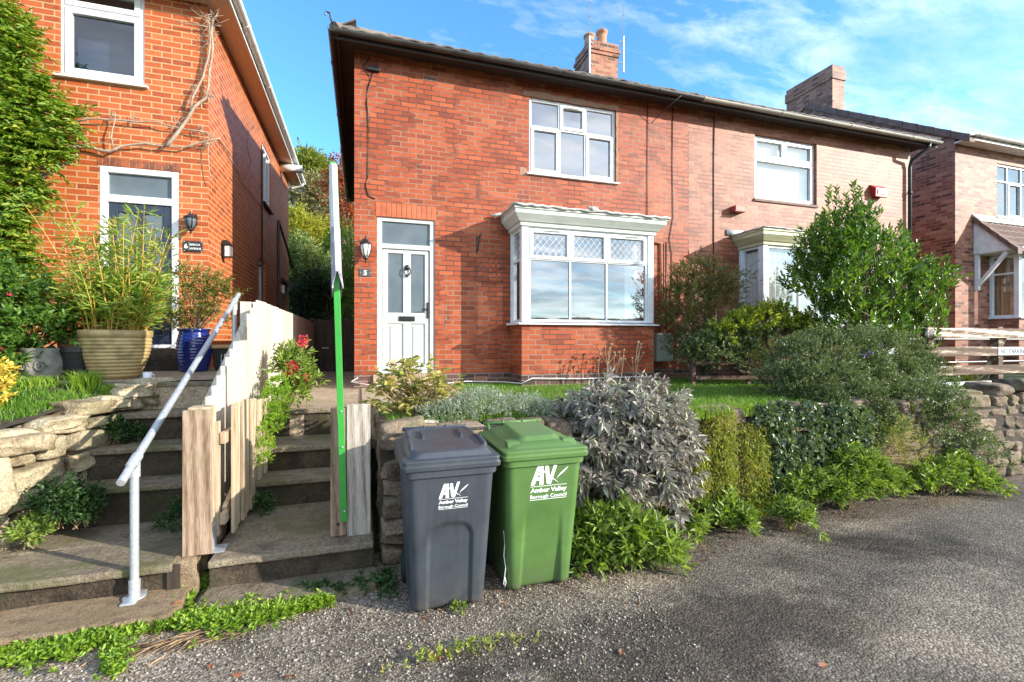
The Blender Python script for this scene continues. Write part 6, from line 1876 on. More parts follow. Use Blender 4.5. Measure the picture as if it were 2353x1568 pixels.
def pot(label, x, y, h, r0, r1, mat, extra=None):
    t = thing('plant_pot', label, 'plant pot', (x, y, TZ))
    p = MB(); p.lathe([(r0, 0), (r1 * 0.97, h * 0.84), (r1 * 1.08, h * 0.85), (r1 * 1.08, h), (r1 * 0.95, h), (r1 * 0.88, h * 0.86), (0.01, h * 0.86)], (x, y, TZ), 28); p.build('pot', M[mat], t, smooth=False)
    p = MB(); p.lathe([(r1 * 0.9, h * 0.87), (0.01, h * 0.9)], (x, y, TZ), 16); p.build('soil', M['soil'], t); return t
pot('black plastic pot tucked against the ribbed pot', -2.70, 5.80, 0.33, 0.08, 0.125, 'blackplastic')
pot('pinkish terracotta pot behind the black plastic pot', -2.84, 6.05, 0.46, 0.10, 0.13, 'pot_red')
t = thing('plant_pot', 'squat carved grey stone pot at the edge of the grass bed', 'plant pot', (-2.93, 5.72, TZ))
p = MB(); p.lathe([(0.11, 0), (0.15, 0.08), (0.163, 0.2), (0.145, 0.29), (0.157, 0.32), (0.13, 0.32), (0.01, 0.29)], (-2.93, 5.72, TZ), 40, rad=lambda a, z: 1 + 0.05 * math.sin(6 * a) * math.sin(z * 10)); p.build('pot', M['greystone'], t, smooth=True)
p = MB()
for a in (-1.2, -1.9):
    c = Vector((-2.93 + 0.153 * math.cos(a), 5.72 + 0.153 * math.sin(a), TZ + 0.15)); tg = Vector((-math.sin(a), math.cos(a), 0))
    p.tube([c + tg * 0.045 * (1 - i / 16) * math.cos(i * 0.8) + Vector((0, 0, 0.06 * (1 - i / 16) * math.sin(i * 0.8))) for i in range(14)], 0.014, n=6)
p.build('carved_scroll', M['greystone'], t, smooth=True)
t = thing('storage_box', 'black box with a tan lid and white lettering behind the stepped fence', 'box', (-1.66, 7.15, TZ))
p = MB(); p.hexa([(-1.82, 7.05, TZ), (-1.46, 7.05, TZ), (-1.46, 7.4, TZ), (-1.82, 7.4, TZ)], [(-1.85, 7.02, TZ + 0.29), (-1.43, 7.02, TZ + 0.29), (-1.43, 7.43, TZ + 0.29), (-1.85, 7.43, TZ + 0.29)]); p.build('body', M['blackplastic'], t, bevel=0.012)
p = MB(); p.box(-1.87, -1.41, 7.0, 7.45, TZ + 0.292, TZ + 0.335); p.build('lid', m_plain('tan_lid', (0.5, 0.33, 0.15), 0.6), t, bevel=0.006)
p = MB(T=facing((-1.63, 7.036, TZ + 0.16), rx=0.09 * -1))
for (a, b, c, d) in ((-0.11, 0.11, 0.075, 0.08), (-0.11, 0.11, -0.08, -0.075), (-0.11, -0.105, -0.075, 0.075), (0.105, 0.11, -0.075, 0.075)): p.box(a, b, c, d, 0.012, 0.014)
p.build('label_frame', M['print'], t)
place_text('lettering', text_mesh('POST', 0.062, 0.001, 'CENTER', 1.1), facing((-1.63, 7.024, TZ + 0.175), rx=-0.09), M['print'], t)
t = thing('mug', 'small white mug standing on the terrace edge by the ribbed pot', 'mug', (-1.965, 5.42, TZ))
p = MB(); p.lathe([(0.032, 0), (0.036, 0.004), (0.037, 0.085), (0.034, 0.085), (0.033, 0.01), (0.002, 0.008)], (-1.965, 5.42, TZ + 0.0015), 24); p.build('cup', M['upvc'], t, smooth=True)
p = MB(); p.tube([(-1.93, 5.41, TZ + 0.07), (-1.908, 5.41, TZ + 0.062), (-1.905, 5.41, TZ + 0.035), (-1.93, 5.41, TZ + 0.022)], 0.006, n=6); p.build('handle', M['upvc'], t, smooth=True)
# ------------------------------------------------------------------ plants
def bush(name, label, cat, base, clumps, n, k, slen, L, W, mat, stemmat='bark', nst=14, r0=0.012, r1=0.004, ang=0.9, up=0.5, out=0.8, shell=0.5,
         fold=0.25, droop=0.15, six=True, upref=0.8, jit=0.45, low=-0.6, group=None, fname='foliage', stem_to=0.75):
    t = thing(name, label, cat, base, group)
    P, N_ = clump_pts(clumps, n, shell, low)
    bs, ds = sprigs(P, N_, k, rnd_len(n, slen, 0.4), ang, up, out, jit)
    m = len(bs)
    leaf_mesh(fname, bs, ds, rnd_len(m, L), rnd_len(m, W), M[mat], t, fold=fold, droop=droop, six=six, upref=upref)
    if nst:
        sel = NR.choice(n, size=min(nst, n), replace=False)
        b = Vector(base)
        tips = [b.lerp(Vector(P[i]), stem_to + 0.25 * R.random()) for i in sel]
        stems('stems', [b + Vector((R.uniform(-0.05, 0.05), R.uniform(-0.05, 0.05), -0.02)) for _ in tips], tips, r0, r1, M[stemmat], t)
    return t


def flowers(parent, pts, rad, npet, L, mat, name='flower'):
    for p in pts:
        P = np.array(p) + NR.normal(size=(npet, 3)).clip(-1.3, 1.3) * np.array([rad, rad, rad * 0.7]) * 0.55
        leaf_mesh(name, P, NR.normal(size=(npet, 3)) + np.array([0, 0, 0.6]), rnd_len(npet, L), rnd_len(npet, L * 0.7), M[mat], parent, six=False)


V3 = lambda v: (v.x, v.y, v.z)
def cl(px, py, Y, rpx, ry=None, rz=None):
    """ellipsoid clump centred where the view of the place shows it, radius in metres from its apparent size"""
    c = at(px, py, Y); d = ray(px, py); t = Y / d[1]; r = rpx / 1088.0 * t
    u = (px - 1176.5) / 1088.0; k = 1 / math.sqrt(1 + u * u)
    return (c.x, c.y, c.z, r * k, (ry or r) * (k if ry is None else 1), rz or r)


# wisteria on the orange house: bare vines and leafy mass
t = thing('wisteria', 'leafy wisteria with long bare vines trained over the orange brick front', 'climber', (-4.0, 7.45, 1.31))
Yw = 7.53
def zp(x, y): return V3(at(x / 2.844, y / 2.844, Yw - R.uniform(0.0, 0.03)))
vines = [([(30, 1500), (60, 1420), (120, 1380), (180, 1270), (250, 1180), (330, 1120), (430, 1070), (510, 1010)], 0.034, 0.016),
         ([(330, 990), (420, 975), (470, 965), (540, 958), (600, 965), (660, 985), (720, 992), (760, 972), (800, 955), (880, 945), (960, 940), (1030, 952), (1090, 958), (1200, 965), (1290, 938), (1370, 918), (1440, 905)], 0.024, 0.009),
         ([(1085, 958), (1125, 915), (1160, 870), (1200, 815), (1240, 760), (1270, 700), (1310, 668), (1350, 640), (1365, 560), (1368, 470), (1380, 400), (1392, 310), (1385, 220), (1390, 120)], 0.024, 0.014),
         ([(1245, 730), (1258, 640), (1290, 580), (1330, 500), (1345, 430), (1362, 380), (1375, 280), (1372, 190), (1360, 110)], 0.015, 0.010),
         ([(480, 800), (560, 782), (620, 775), (700, 782), (780, 785), (860, 792), (900, 800), (960, 795), (1030, 800), (1090, 820), (1150, 832), (1220, 848), (1290, 855), (1350, 870)], 0.012, 0.009),
         ([(740, 960), (728, 900), (735, 850), (750, 800), (755, 745)], 0.010, 0.006),
         ([(1360, 925), (1362, 1000), (1365, 1090), (1375, 1150), (1400, 1185)], 0.006, 0.004),
         ([(1380, 180), (1290, 165), (1200, 155), (1150, 145)], 0.008, 0.005),
         ([(1390, 130), (1300, 100), (1250, 60), (1200, 0)], 0.005, 0.003), ([(1370, 130), (1330, 95), (1280, 40), (1260, -10)], 0.005, 0.003),
         ([(480, 955), (560, 945), (640, 935), (700, 930), (760, 915)], 0.007, 0.004),
         ([(1200, 705), (1240, 670), (1262, 600), (1262, 570)], 0.006, 0.003)]
vb = MB()
for pts, a, b in vines:
    q = [zp(*p) for p in pts]
    vb.tube(q, [a + (b - a) * i / (len(q) - 1) for i in range(len(q))], n=7)
for (cx_, cy_, n_, l_) in ((1385, 130, 26, 90), (1390, 250, 22, 70), (1375, 640, 10, 60), (1380, 910, 16, 70), (740, 760, 10, 50), (880, 780, 10, 50), (1260, 570, 8, 45), (1300, 850, 12, 50), (560, 760, 8, 60), (1160, 800, 8, 45), (975, 930, 4, 40)):
    for _ in range(n_):
        a = R.uniform(0, 6.28); l = l_ * R.uniform(0.4, 1.2)
        c = (cx_ + R.uniform(-14, 14), cy_ + R.uniform(-40, 40) * (l_ > 60) + R.uniform(-10, 10))
        vb.tube([zp(*c), zp(c[0] + l * 0.5 * math.cos(a) + R.uniform(-6, 6), c[1] + l * 0.5 * math.sin(a)), zp(c[0] + l * math.cos(a), c[1] + l * math.sin(a))], [0.005, 0.004, 0.002], n=4)
q = [(1430, 905), (1470, 960), (1500, 1030), (1540, 1090), (1590, 1200), (1640, 1270), (1700, 1350)]
def sidewall(px, py):
    d = ray(px, py); tt = (X6 + 0.02) / d[0]; return (X6 + 0.02, d[1] * tt, CAM_Z + d[2] * tt)
vb.tube([sidewall(x / 2.844, y / 2.844) for x, y in q], [0.010, 0.009, 0.008, 0.007, 0.006, 0.005, 0.004], n=5)
vb.tube([sidewall(x / 2.844, y / 2.844) for x, y in [(1650, 800), (1660, 830), (1620, 870), (1615, 960), (1640, 1060), (1600, 1180)]], [0.006] * 6, n=5)
vb.build('vine_stems', M['palebark'], t, smooth=True)
cls = [cl(x, y, 7.25, r, 0.16) for x, y, r in ((10, 40, 45), (50, 110, 42), (20, 170, 55), (75, 200, 40), (40, 250, 55), (110, 250, 45), (150, 285, 34), (60, 310, 58), (20, 360, 60), (90, 360, 45), (130, 345, 35), (40, 420, 52), (70, 460, 42), (15, 480, 45), (90, 330, 45), (30, 540, 50), (50, 600, 48), (10, 640, 55), (70, 650, 40), (20, 700, 50), (-40, 100, 90), (-40, 300, 100), (-50, 500, 90))]
n = 1700
P, N_ = clump_pts(cls, n, 0.35)
N_[:, 1] = -np.abs(N_[:, 1]) - 0.4
A = unit(N_ * 0.7 + NR.normal(size=(n, 3)) * 0.5 + np.array([0.25, -0.2, -0.45]))
S = unit(np.cross(A, np.array([0, 0, 1.0]))); bs = []; ds = []
for i in range(5):
    for sg in (-1, 1):
        bs.append(P + A * (0.22 * (i + 0.3) / 5)); ds.append(A * 0.55 + S * sg + NR.normal(size=(n, 3)) * 0.12)
bs.append(P + A * 0.22); ds.append(A)
bs = np.concatenate(bs); ds = np.concatenate(ds)
leaf_mesh('foliage', bs, ds, rnd_len(len(bs), 0.068), rnd_len(len(bs), 0.03), M['wisteria'], t, droop=0.25)

# bamboo in the ribbed pot
t = thing('bamboo', 'tall yellow-green bamboo growing from the ribbed buff pot', 'bamboo', (-2.42, 5.92, 1.77))
mb = MB(); LP = []; LD = []
for i in range(170):
    a = R.uniform(0, 6.28); rr = 0.25 * math.sqrt(R.random())
    b = Vector((-2.42 + rr * math.cos(a), 5.92 + rr * math.sin(a), 1.765))
    tall = R.random() < 0.17
    h = R.uniform(0.95, 1.5) if tall else R.uniform(0.25, 0.78)
    ln = Vector((rr * math.cos(a) * 0.7 + R.uniform(-0.10, 0.07) - (0.05 if tall else 0.02) * R.random() * h * 2 + 0.08 * (not tall), rr * math.sin(a) * 0.6 + R.uniform(-0.08, 0.08), 0)) * (0.5 + 0.9 * h)
    pts = [b + ln * s ** 1.4 + Vector((0, 0, h * (s - 0.12 * s * s))) for s in (0, 0.25, 0.5, 0.75, 1.0)]
    mb.tube(pts, [0.006, 0.0055, 0.005, 0.004, 0.002], n=5, caps=False)
    nl = int(R.uniform(26, 40) * (0.5 + 0.7 * h)) if not tall else int(R.uniform(34, 52))
    for _ in range(nl):
        s = R.uniform(0.22 if not tall else 0.3, 1.0); k = min(3, int(s * 4)); f = s * 4 - k
        p = pts[k].lerp(pts[k + 1], f); th = R.uniform(0, 6.28); off = R.uniform(0.0, 0.10)
        dd = Vector((math.cos(th), math.sin(th), R.uniform(-0.15, 0.8))).normalized()
        LP.append(tuple(p + dd * off)); LD.append((dd.x, dd.y, dd.z + R.uniform(-0.3, 0.7)))
mb.build('canes', M['cane'], t, smooth=True)
LP = np.array(LP); LD = np.array(LD)
leaf_mesh('foliage', LP, LD, rnd_len(len(LP), 0.105, 0.4), rnd_len(len(LP), 0.021, 0.3), M['bamboo'], t, droop=0.10, fold=0.12)

bush('shrub', 'loose small-leaved shrub spilling from the cobalt blue pot', 'shrub', (-2.03, 6.98, 1.80),
     [(-2.05, 6.95, 2.12, 0.28, 0.22, 0.26), (-1.88, 6.93, 2.35, 0.24, 0.2, 0.24), (-2.15, 6.95, 2.4, 0.16, 0.16, 0.22), (-1.72, 6.95, 2.15, 0.2, 0.18, 0.3), (-2.2, 6.85, 1.9, 0.15, 0.12, 0.12), (-1.98, 6.9, 1.95, 0.28, 0.2, 0.12)],
     330, 8, 0.13, 0.052, 0.017, 'azalea', 'bark', 40, 0.008, 0.003, up=0.5, shell=0.3)
t = bush('shrub', 'lush mid-green leafy shrub beside the squat stone pot', 'shrub', (-3.1, 5.95, 1.6),
     [(-3.25, 5.9, 2.0, 0.36, 0.3, 0.3), (-3.0, 5.72, 1.78, 0.28, 0.24, 0.18), (-3.5, 5.95, 2.15, 0.35, 0.3, 0.33), (-3.35, 5.75, 1.6, 0.35, 0.25, 0.22), (-2.82, 5.95, 1.85, 0.2, 0.2, 0.2), (-3.2, 5.55, 1.55, 0.22, 0.16, 0.2), (-3.08, 5.5, 1.42, 0.14, 0.12, 0.12)],
     900, 7, 0.11, 0.058, 0.03, 'shrubmid', 'bark', 20, shell=0.35)
flowers(t, [(-3.33, 5.6, 2.16), (-3.12, 5.62, 2.13), (-3.3, 5.6, 2.1)], 0.03, 16, 0.02, 'redflower')
t = bush('grassy_plant', 'thin arching grassy plant between the ribbed pot and the leafy shrub', 'plant', (-2.8, 6.0, 1.6), [(-2.85, 6.0, 1.95, 0.22, 0.2, 0.2)], 60, 5, 0.14, 0.14, 0.008, 'bamboo', 'cane', 16, 0.004, 0.002, up=0.9)
bush('shrub', 'bright yellow variegated shrub at the left edge of the grass bed', 'shrub', (-2.75, 4.7, 1.12),
     [(-2.78, 4.7, 1.32, 0.17, 0.16, 0.17), (-2.9, 4.72, 1.4, 0.25, 0.2, 0.2), (-2.83, 4.66, 1.2, 0.18, 0.14, 0.12)], 260, 7, 0.06, 0.045, 0.022, 'euonymus', 'bark', 10, shell=0.5, up=0.7)

# grass of the left bed and tufts
pts = []
while len(pts) < 15000:
    y = R.uniform(3.98, 5.42); x = R.uniform(-4.6, wx(y) - 0.05)
    d = 0.5 + 0.5 * math.sin(x * 5 + 1.3) * math.sin(y * 6.1 + x)
    if R.random() < 0.25 + 0.75 * d: pts.append((x, y, bedz(x, y) - 0.01))
P = np.array(pts)
o = grass('grass', P, rnd_len(len(P), 0.062, 0.5), 0.006, M['grassm'], lean=1.0); prop(o, 'rough green grass over the left bed', 'grass', kind='stuff')
for (lab, x, y, nb, h, sp) in (('bright long grass tuft in front of the ribbed pot', -2.36, 5.22, 380, 0.19, 0.14), ('long grass tuft at the inner end of the boulder wall', -2.15, 5.15, 200, 0.11, 0.09),
                               ('spreading grass tuft left of the ribbed pot foot', -2.75, 5.3, 300, 0.10, 0.2)):
    P = np.array([(x + sp * 0.9 * R.uniform(-1, 1) * R.random() ** 0.4, y + sp * 0.7 * R.uniform(-1, 1) * R.random() ** 0.4, bedz(x, y) - 0.02) for _ in range(nb)])
    t = thing('grass_tuft', lab, 'grass tuft', (x, y, bedz(x, y)))
    grass('blades', P, rnd_len(nb, h, 0.4), 0.008, M['weedbright'], t, lean=0.8)

# lawn of number five, and the neighbour's
pts = []
while len(pts) < 52000:
    x, y = R.uniform(0.2, 9.5), R.uniform(3.95, 7.46)
    if 2.3 < x < 4.75 and y > 6.87: continue
    if x < 1.32 and y > 5.45: continue
    pts.append((x, y, 0.99))
P = np.array(pts)
hh = 0.045 + 0.10 * np.clip(np.maximum(0.35 - np.abs(P[:, 1] - 7.2), 0) * 0 + (P[:, 1] < 4.5) * 0.7 * NR.random(len(P)), 0, 1) + 0.03 * NR.random(len(P))
o = grass('grass', P, hh, 0.005, M['grassm'], lean=0.7); prop(o, 'short green lawn grass in front of the bay windows', 'grass', kind='stuff')

# hydrangea by the path
bs0 = at(960, 985, 4.4)
t = thing('hydrangea', 'faded autumn hydrangea with pale twiggy stems behind the grey bin', 'shrub', (0.5, 4.4, 1.0))
tips = []; LP = []; LD = []
for i in range(80):
    a = R.uniform(0, 6.28); r = 0.44 * math.sqrt(R.random())
    tp = Vector((0.48 + r * math.cos(a), 4.4 + r * math.sin(a) * 0.7, 1.0 + R.uniform(0.22, 0.62) - r * 0.3)); tips.append(tuple(tp))
    for k in range(R.randrange(4, 10)):
        th = R.uniform(0, 6.28); dd = Vector((math.cos(th), math.sin(th), R.uniform(-0.1, 0.7)))
        LP.append(tuple(tp + Vector((0, 0, -R.uniform(0, 0.09))))); LD.append(tuple(dd))
    if R.random() < 0.7:
        for k in range(3):
            th = R.uniform(0, 6.28); f = R.uniform(0.4, 0.8)
            LP.append(tuple(Vector((0.5, 4.4, 1.0)).lerp(tp, f))); LD.append((math.cos(th), math.sin(th), 0.1))
stems('stems', [(0.5 + R.uniform(-0.12, 0.12), 4.4 + R.uniform(-0.1, 0.1), 0.97) for _ in tips], tips, 0.006, 0.003, M['drytwig'], t, 0.1)
LP = np.array(LP); leaf_mesh('foliage', LP, np.array(LD), rnd_len(len(LP), 0.074, 0.4), rnd_len(len(LP), 0.036), M['hydrangea'], t, droop=0.3)
bush('groundcover_plant', 'silvery small-leaved carpet plant between the hydrangea and the green bin', 'plant', (1.1, 4.15, 0.98),
     [(0.75, 4.1, 1.02, 0.26, 0.2, 0.14), (1.05, 4.15, 1.07, 0.32, 0.24, 0.17), (1.4, 4.15, 1.03, 0.3, 0.22, 0.14), (1.65, 4.15, 1.0, 0.2, 0.2, 0.11)], 1500, 7, 0.06, 0.02, 0.008, 'silver', 'drytwig', 0, up=0.7, six=False, low=0.0, shell=0.7)
t = thing('dead_stalk_plant', 'tall dry seed stalks against the brick under the front bay window', 'plant', (3.95, 6.6, 1.0))
mb = MB(); sd_ = MB()
for i in range(11):
    b = Vector((3.85 + R.uniform(-0.35, 0.5), 6.55 + R.uniform(-0.08, 0.08), 0.98)); tp = b + Vector((R.uniform(-0.14, 0.14), R.uniform(-0.1, 0.1), R.uniform(0.4, 0.92)))
    m_ = b.lerp(tp, 0.55) + Vector((R.uniform(-0.05, 0.05), 0, 0)); mb.tube([b, m_, tp], [0.007, 0.006, 0.004], n=5)
    s2 = m_ + Vector((R.uniform(-0.14, 0.14), 0.02, R.uniform(0.1, 0.3))); mb.tube([m_, s2], [0.005, 0.003], n=5)
    for q in (tp, s2):
        sd_ = MB(); sd_.lathe([(0.003, -0.02), (0.017, -0.008), (0.019, 0.008), (0.008, 0.018)], V3(q), 8); sd_.build('seed_head', M['drytwig'], t)
mb.build('stems', M['drytwig'], t)

# sage cascading over the wall
t = thing('sage_bush', 'big purple-grey sage bush cascading over the wall right of the green bin', 'shrub', (2.25, 3.85, 0.95))
cls = [cl(x, y, Y, r, ry) for x, y, r, Y, ry in ((1395, 950, 66, 3.75, 0.25), (1495, 955, 74, 3.75, 0.28), (1450, 1010, 95, 3.55, 0.25), (1535, 1010, 64, 3.6, 0.25), (1400, 1070, 70, 3.55, 0.22), (1480, 1090, 85, 3.48, 0.22), (1535, 1090, 52, 3.55, 0.22), (1430, 1150, 55, 3.5, 0.2), (1335, 960, 50, 3.9, 0.2), (1520, 1150, 50, 3.5, 0.18), (1380, 1130, 45, 3.5, 0.18))]
n = 640
P, N_ = clump_pts(cls, n, 0.72)
A = unit(N_ * 0.8 + NR.normal(size=(n, 3)) * 0.3 + np.array([0, -0.35, 0.1]))
tt = NR.normal(size=(n, 3)); U = unit(np.cross(A, tt)); Wv = np.cross(A, U); bs = []; ds = []; ll = []
for i in range(13):
    s = i / 12; th = i * 2.4; rad = U * math.cos(th) + Wv * math.sin(th); a = 1.35 - 0.95 * s
    bs.append(P + A * 0.09 * s); d = A * math.cos(a) + rad * math.sin(a); d[:, 2] -= 0.75 * (1 - s); ds.append(d); ll.append(rnd_len(n, 0.105 * (1 - 0.45 * s), 0.3))
bs = np.concatenate(bs); ds = np.concatenate(ds); ll = np.concatenate(ll)
leaf_mesh('foliage', bs, ds, ll, ll * 0.36, M['sageleaf'], t, droop=0.22, fold=0.15)
stems('stems', [(2.2 + R.uniform(-0.3, 0.3), 3.88, 0.95) for _ in range(40)], [tuple(P[i]) for i in NR.choice(n, 40)], 0.009, 0.004, M['bark'], t)

# bronze nandina, yellow-green hedge, bay tree, hebe
t = bush('bronze_shrub', 'tall loose bronze-green shrub beside the right end of the front bay', 'shrub', (5.45, 6.6, 1.0),
     [cl(x, y, 6.6, r, 0.45) for x, y, r in ((1600, 640, 42), (1640, 650, 42), (1570, 660, 36), (1590, 700, 55), (1650, 705, 50), (1560, 735, 40), (1610, 760, 55), (1660, 680, 40), (1690, 640, 16), (1585, 790, 45), (1640, 800, 50), (1560, 690, 34))],
     1250, 9, 0.16, 0.062, 0.017, 'nandina', 'bark', 50, 0.012, 0.004, up=0.55, shell=0.25, ang=0.8)
SPK = m_leaf('bronze_spike', [(0.11, 0.05, 0.03), (0.2, 0.09, 0.045)], 0.6, 0.2)
for (px, py, dx) in ((1600, 610, -0.02), (1622, 615, 0.05), (1575, 640, -0.1), (1680, 650, 0.22), (1700, 672, 0.3), (1690, 715, 0.32), (1560, 650, -0.12), (1655, 625, 0.14), (1610, 600, 0.0), (1705, 625, 0.25)):
    b = at(px, py, 6.4); d = Vector((dx * 1.5, 0, 0.22)); LP = []; LD = []
    for k in range(30):
        LP.append(tuple(b + d * R.uniform(-0.6, 1.0))); LD.append((d.x * 3 + R.uniform(-0.4, 0.4), R.uniform(-0.4, 0.4), d.z * 3 + R.uniform(-0.3, 0.3)))
    leaf_mesh('flower_spike', np.array(LP), np.array(LD), 0.05, 0.012, SPK, t, six=False)
bush('hedge_bush', 'dark green mounded hedge above the low brown fence', 'hedge', (6.3, 6.0, 1.0),
     [cl(x, y, Y, r, 0.3, None) for x, y, r, Y in ((1690, 790, 42, 6.1), (1740, 785, 42, 6.0), (1790, 790, 40, 6.0), (1640, 800, 45, 6.1), (1840, 790, 40, 5.9), (1600, 815, 38, 6.2), (1900, 790, 40, 5.9), (1720, 820, 34, 6.0), (1660, 830, 32, 6.1))],
     1500, 8, 0.11, 0.045, 0.022, 'hebe', 'bark', 26, shell=0.45, up=0.5)
bush('golden_climber', 'yellow-green leafy climber topping the hedge below the neighbour bay window', 'climber', (6.3, 6.0, 1.3),
     [cl(x, y, Y, r, 0.25, None) for x, y, r, Y in ((1700, 752, 26, 5.95), (1745, 735, 30, 5.9), (1785, 740, 30, 5.9), (1825, 752, 26, 5.9), (1855, 762, 20, 5.85), (1765, 720, 16, 5.9), (1655, 770, 22, 6.0))],
     420, 8, 0.12, 0.062, 0.035, 'ivyyellow', 'bark', 16, shell=0.45, up=0.6)
t = thing('bay_tree', 'tall glossy green bay tree with upright shoots in front of the paler house', 'tree', (7.75, 5.5, 1.0))
cls = [cl(x, y, 5.45, r, 0.6) for x, y, r in ((1938, 532, 36), (1920, 560, 44), (1975, 578, 32), (1900, 620, 52), (1960, 600, 62), (2030, 620, 54), (2075, 650, 42), (1880, 670, 50), (1950, 690, 75), (2040, 690, 72), (2085, 690, 46), (2090, 735, 46), (1930, 740, 55), (2010, 760, 65), (2080, 770, 55), (1890, 590, 36), (2110, 668, 24))]
n = 1350
P, N_ = clump_pts(cls, n, 0.35)
bs, ds = sprigs(P, N_, 10, rnd_len(n, 0.19, 0.35), 0.75, 1.0, 0.55, 0.3)
sh = []
for (px, py0, py1) in ((1945, 540, 445), (1922, 560, 430), (1905, 580, 432), (1975, 520, 430), (1978, 545, 475), (1960, 520, 420), (2040, 580, 525), (2068, 590, 510), (1885, 600, 500), (1870, 640, 520), (2100, 620, 560), (2130, 640, 590), (1850, 640, 575), (1830, 640, 590), (1965, 510, 450), (2085, 590, 530)):
    b, tp = at(px + R.uniform(-8, 8), py0 + 25, 5.4 + R.uniform(-0.25, 0.25)), at(px, py1, 5.4 + R.uniform(-0.2, 0.2)); sh.append((b, tp))
    k = int((tp - b).length / 0.016)
    for i in range(k):
        s = i / k; th = i * 2.4; p = b.lerp(tp, s); bs = np.vstack([bs, [tuple(p)]]); ds = np.vstack([ds, [(math.cos(th), math.sin(th), 0.75 + 0.6 * s)]])
ll = rnd_len(len(bs), 0.088, 0.3)
leaf_mesh('crown', bs, ds, ll, ll * 0.38, M['bay'], t, droop=0.08, fold=0.22)
mb = MB(); mb.tube([(7.75, 5.5, 0.95), (7.72, 5.5, 1.5), (7.78, 5.48, 2.2), (7.7, 5.45, 3.0)], [0.06, 0.05, 0.04, 0.02], n=8); mb.build('trunk', M['bark'], t, smooth=True)
stems('branches', [(7.74, 5.5, R.uniform(1.1, 2.0)) for _ in range(50)], [tuple(P[i]) for i in NR.choice(n, 50)], 0.018, 0.004, M['bark'], t)
stems('shoots', [tuple(a.lerp(Vector((7.72, 5.46, 2.3)), 0.8)) for a, b in sh], [tuple(b) for a, b in sh], 0.008, 0.003, M['bark'], t, bend=0.03)

t = bush('hebe_shrub', 'large dense dark grey-green shrub on the wall in front of the bay tree', 'shrub', (5.9, 4.4, 1.0),
     [cl(x, y, Y, r, 0.36) for x, y, r, Y in ((1830, 840, 58, 4.5), (1890, 815, 55, 4.5), (1950, 820, 62, 4.45), (2010, 815, 55, 4.5), (2070, 830, 55, 4.5), (1850, 900, 62, 4.25), (1920, 890, 70, 4.2), (2000, 890, 72, 4.2), (2075, 890, 65, 4.25), (2105, 860, 42, 4.4), (1800, 880, 40, 4.4), (1960, 945, 62, 4.0), (2050, 945, 56, 4.0), (1880, 945, 52, 4.05), (2095, 925, 40, 4.05), (2000, 970, 40, 3.85), (1920, 970, 36, 3.85))],
     8200, 10, 0.08, 0.027, 0.0135, 'hebe', 'bark', 60, 0.012, 0.004, ang=0.8, up=0.55, shell=0.6, six=False)
flowers(t, [V3(at(1985, 818, 4.1)), V3(at(2000, 812, 4.1)), V3(at(2020, 795, 4.2))], 0.03, 18, 0.02, 'purple')
t = bush('flowering_shrub', 'peach-flowered shrub peeping out behind the dark grey-green shrub', 'shrub', (5.95, 5.1, 1.0), [cl(1790, 820, 5.1, 30, 0.2), cl(1750, 840, 5.1, 26, 0.2), cl(1840, 805, 5.1, 30, 0.2)], 160, 6, 0.08, 0.04, 0.02, 'azalea', 'bark', 12)
flowers(t, [V3(at(x, y, 4.95)) for x, y in ((1775, 802), (1795, 798), (1812, 805), (1838, 800), (1752, 835), (1848, 812), (1855, 850))], 0.045, 14, 0.035, 'deadleaf')

# red valerian and the lime carpet along the fence
t = bush('valerian', 'red-flowered valerian growing beside the pale fence', 'plant', (-0.78, 5.75, 0.98),
     [cl(668, 850, 5.6, 26, 0.18), cl(690, 870, 5.6, 30, 0.2), cl(655, 825, 5.7, 18, 0.12), cl(700, 895, 5.5, 22, 0.15), cl(680, 905, 5.5, 22, 0.15), cl(694, 815, 5.7, 10, 0.08)], 210, 9, 0.12, 0.062, 0.024, 'weed', 'drytwig', 18, 0.005, 0.003, up=0.7, shell=0.3)
flowers(t, [V3(at(x, y, 5.45)) for x, y in ((698, 780), (695, 790), (672, 838), (668, 855), (676, 848), (684, 870), (690, 878), (700, 868), (664, 862))], 0.065, 60, 0.021, 'redflower')
for _ in range(1): stems('flower_stem', [V3(at(690, 880, 5.6))], [V3(at(697, 790, 5.5))], 0.005, 0.004, M['drytwig'], t, 0.05)
cls = [cl(x, y, Y, r, 0.2) for x, y, r, Y in ((640, 890, 24, 5.3), (625, 920, 26, 5.1), (650, 915, 24, 5.3), (618, 950, 22, 4.95), (630, 975, 22, 4.85), (612, 990, 18, 4.75), (612, 1025, 14, 4.6), (640, 950, 20, 5.1), (608, 1060, 10, 4.5))]
P, N_ = clump_pts(cls, 1500, 0.75); bs, ds = sprigs(P, N_, 7, rnd_len(1500, 0.03), 0.9, 0.6, 0.8)
t = thing('carpet_plant', 'lime green carpet plant spilling down between the pale fence and right steps', 'plant', (-0.85, 5.0, 0.7))
leaf_mesh('foliage', bs, ds, rnd_len(len(bs), 0.017), rnd_len(len(bs), 0.009), M['sedum'], t, six=False)

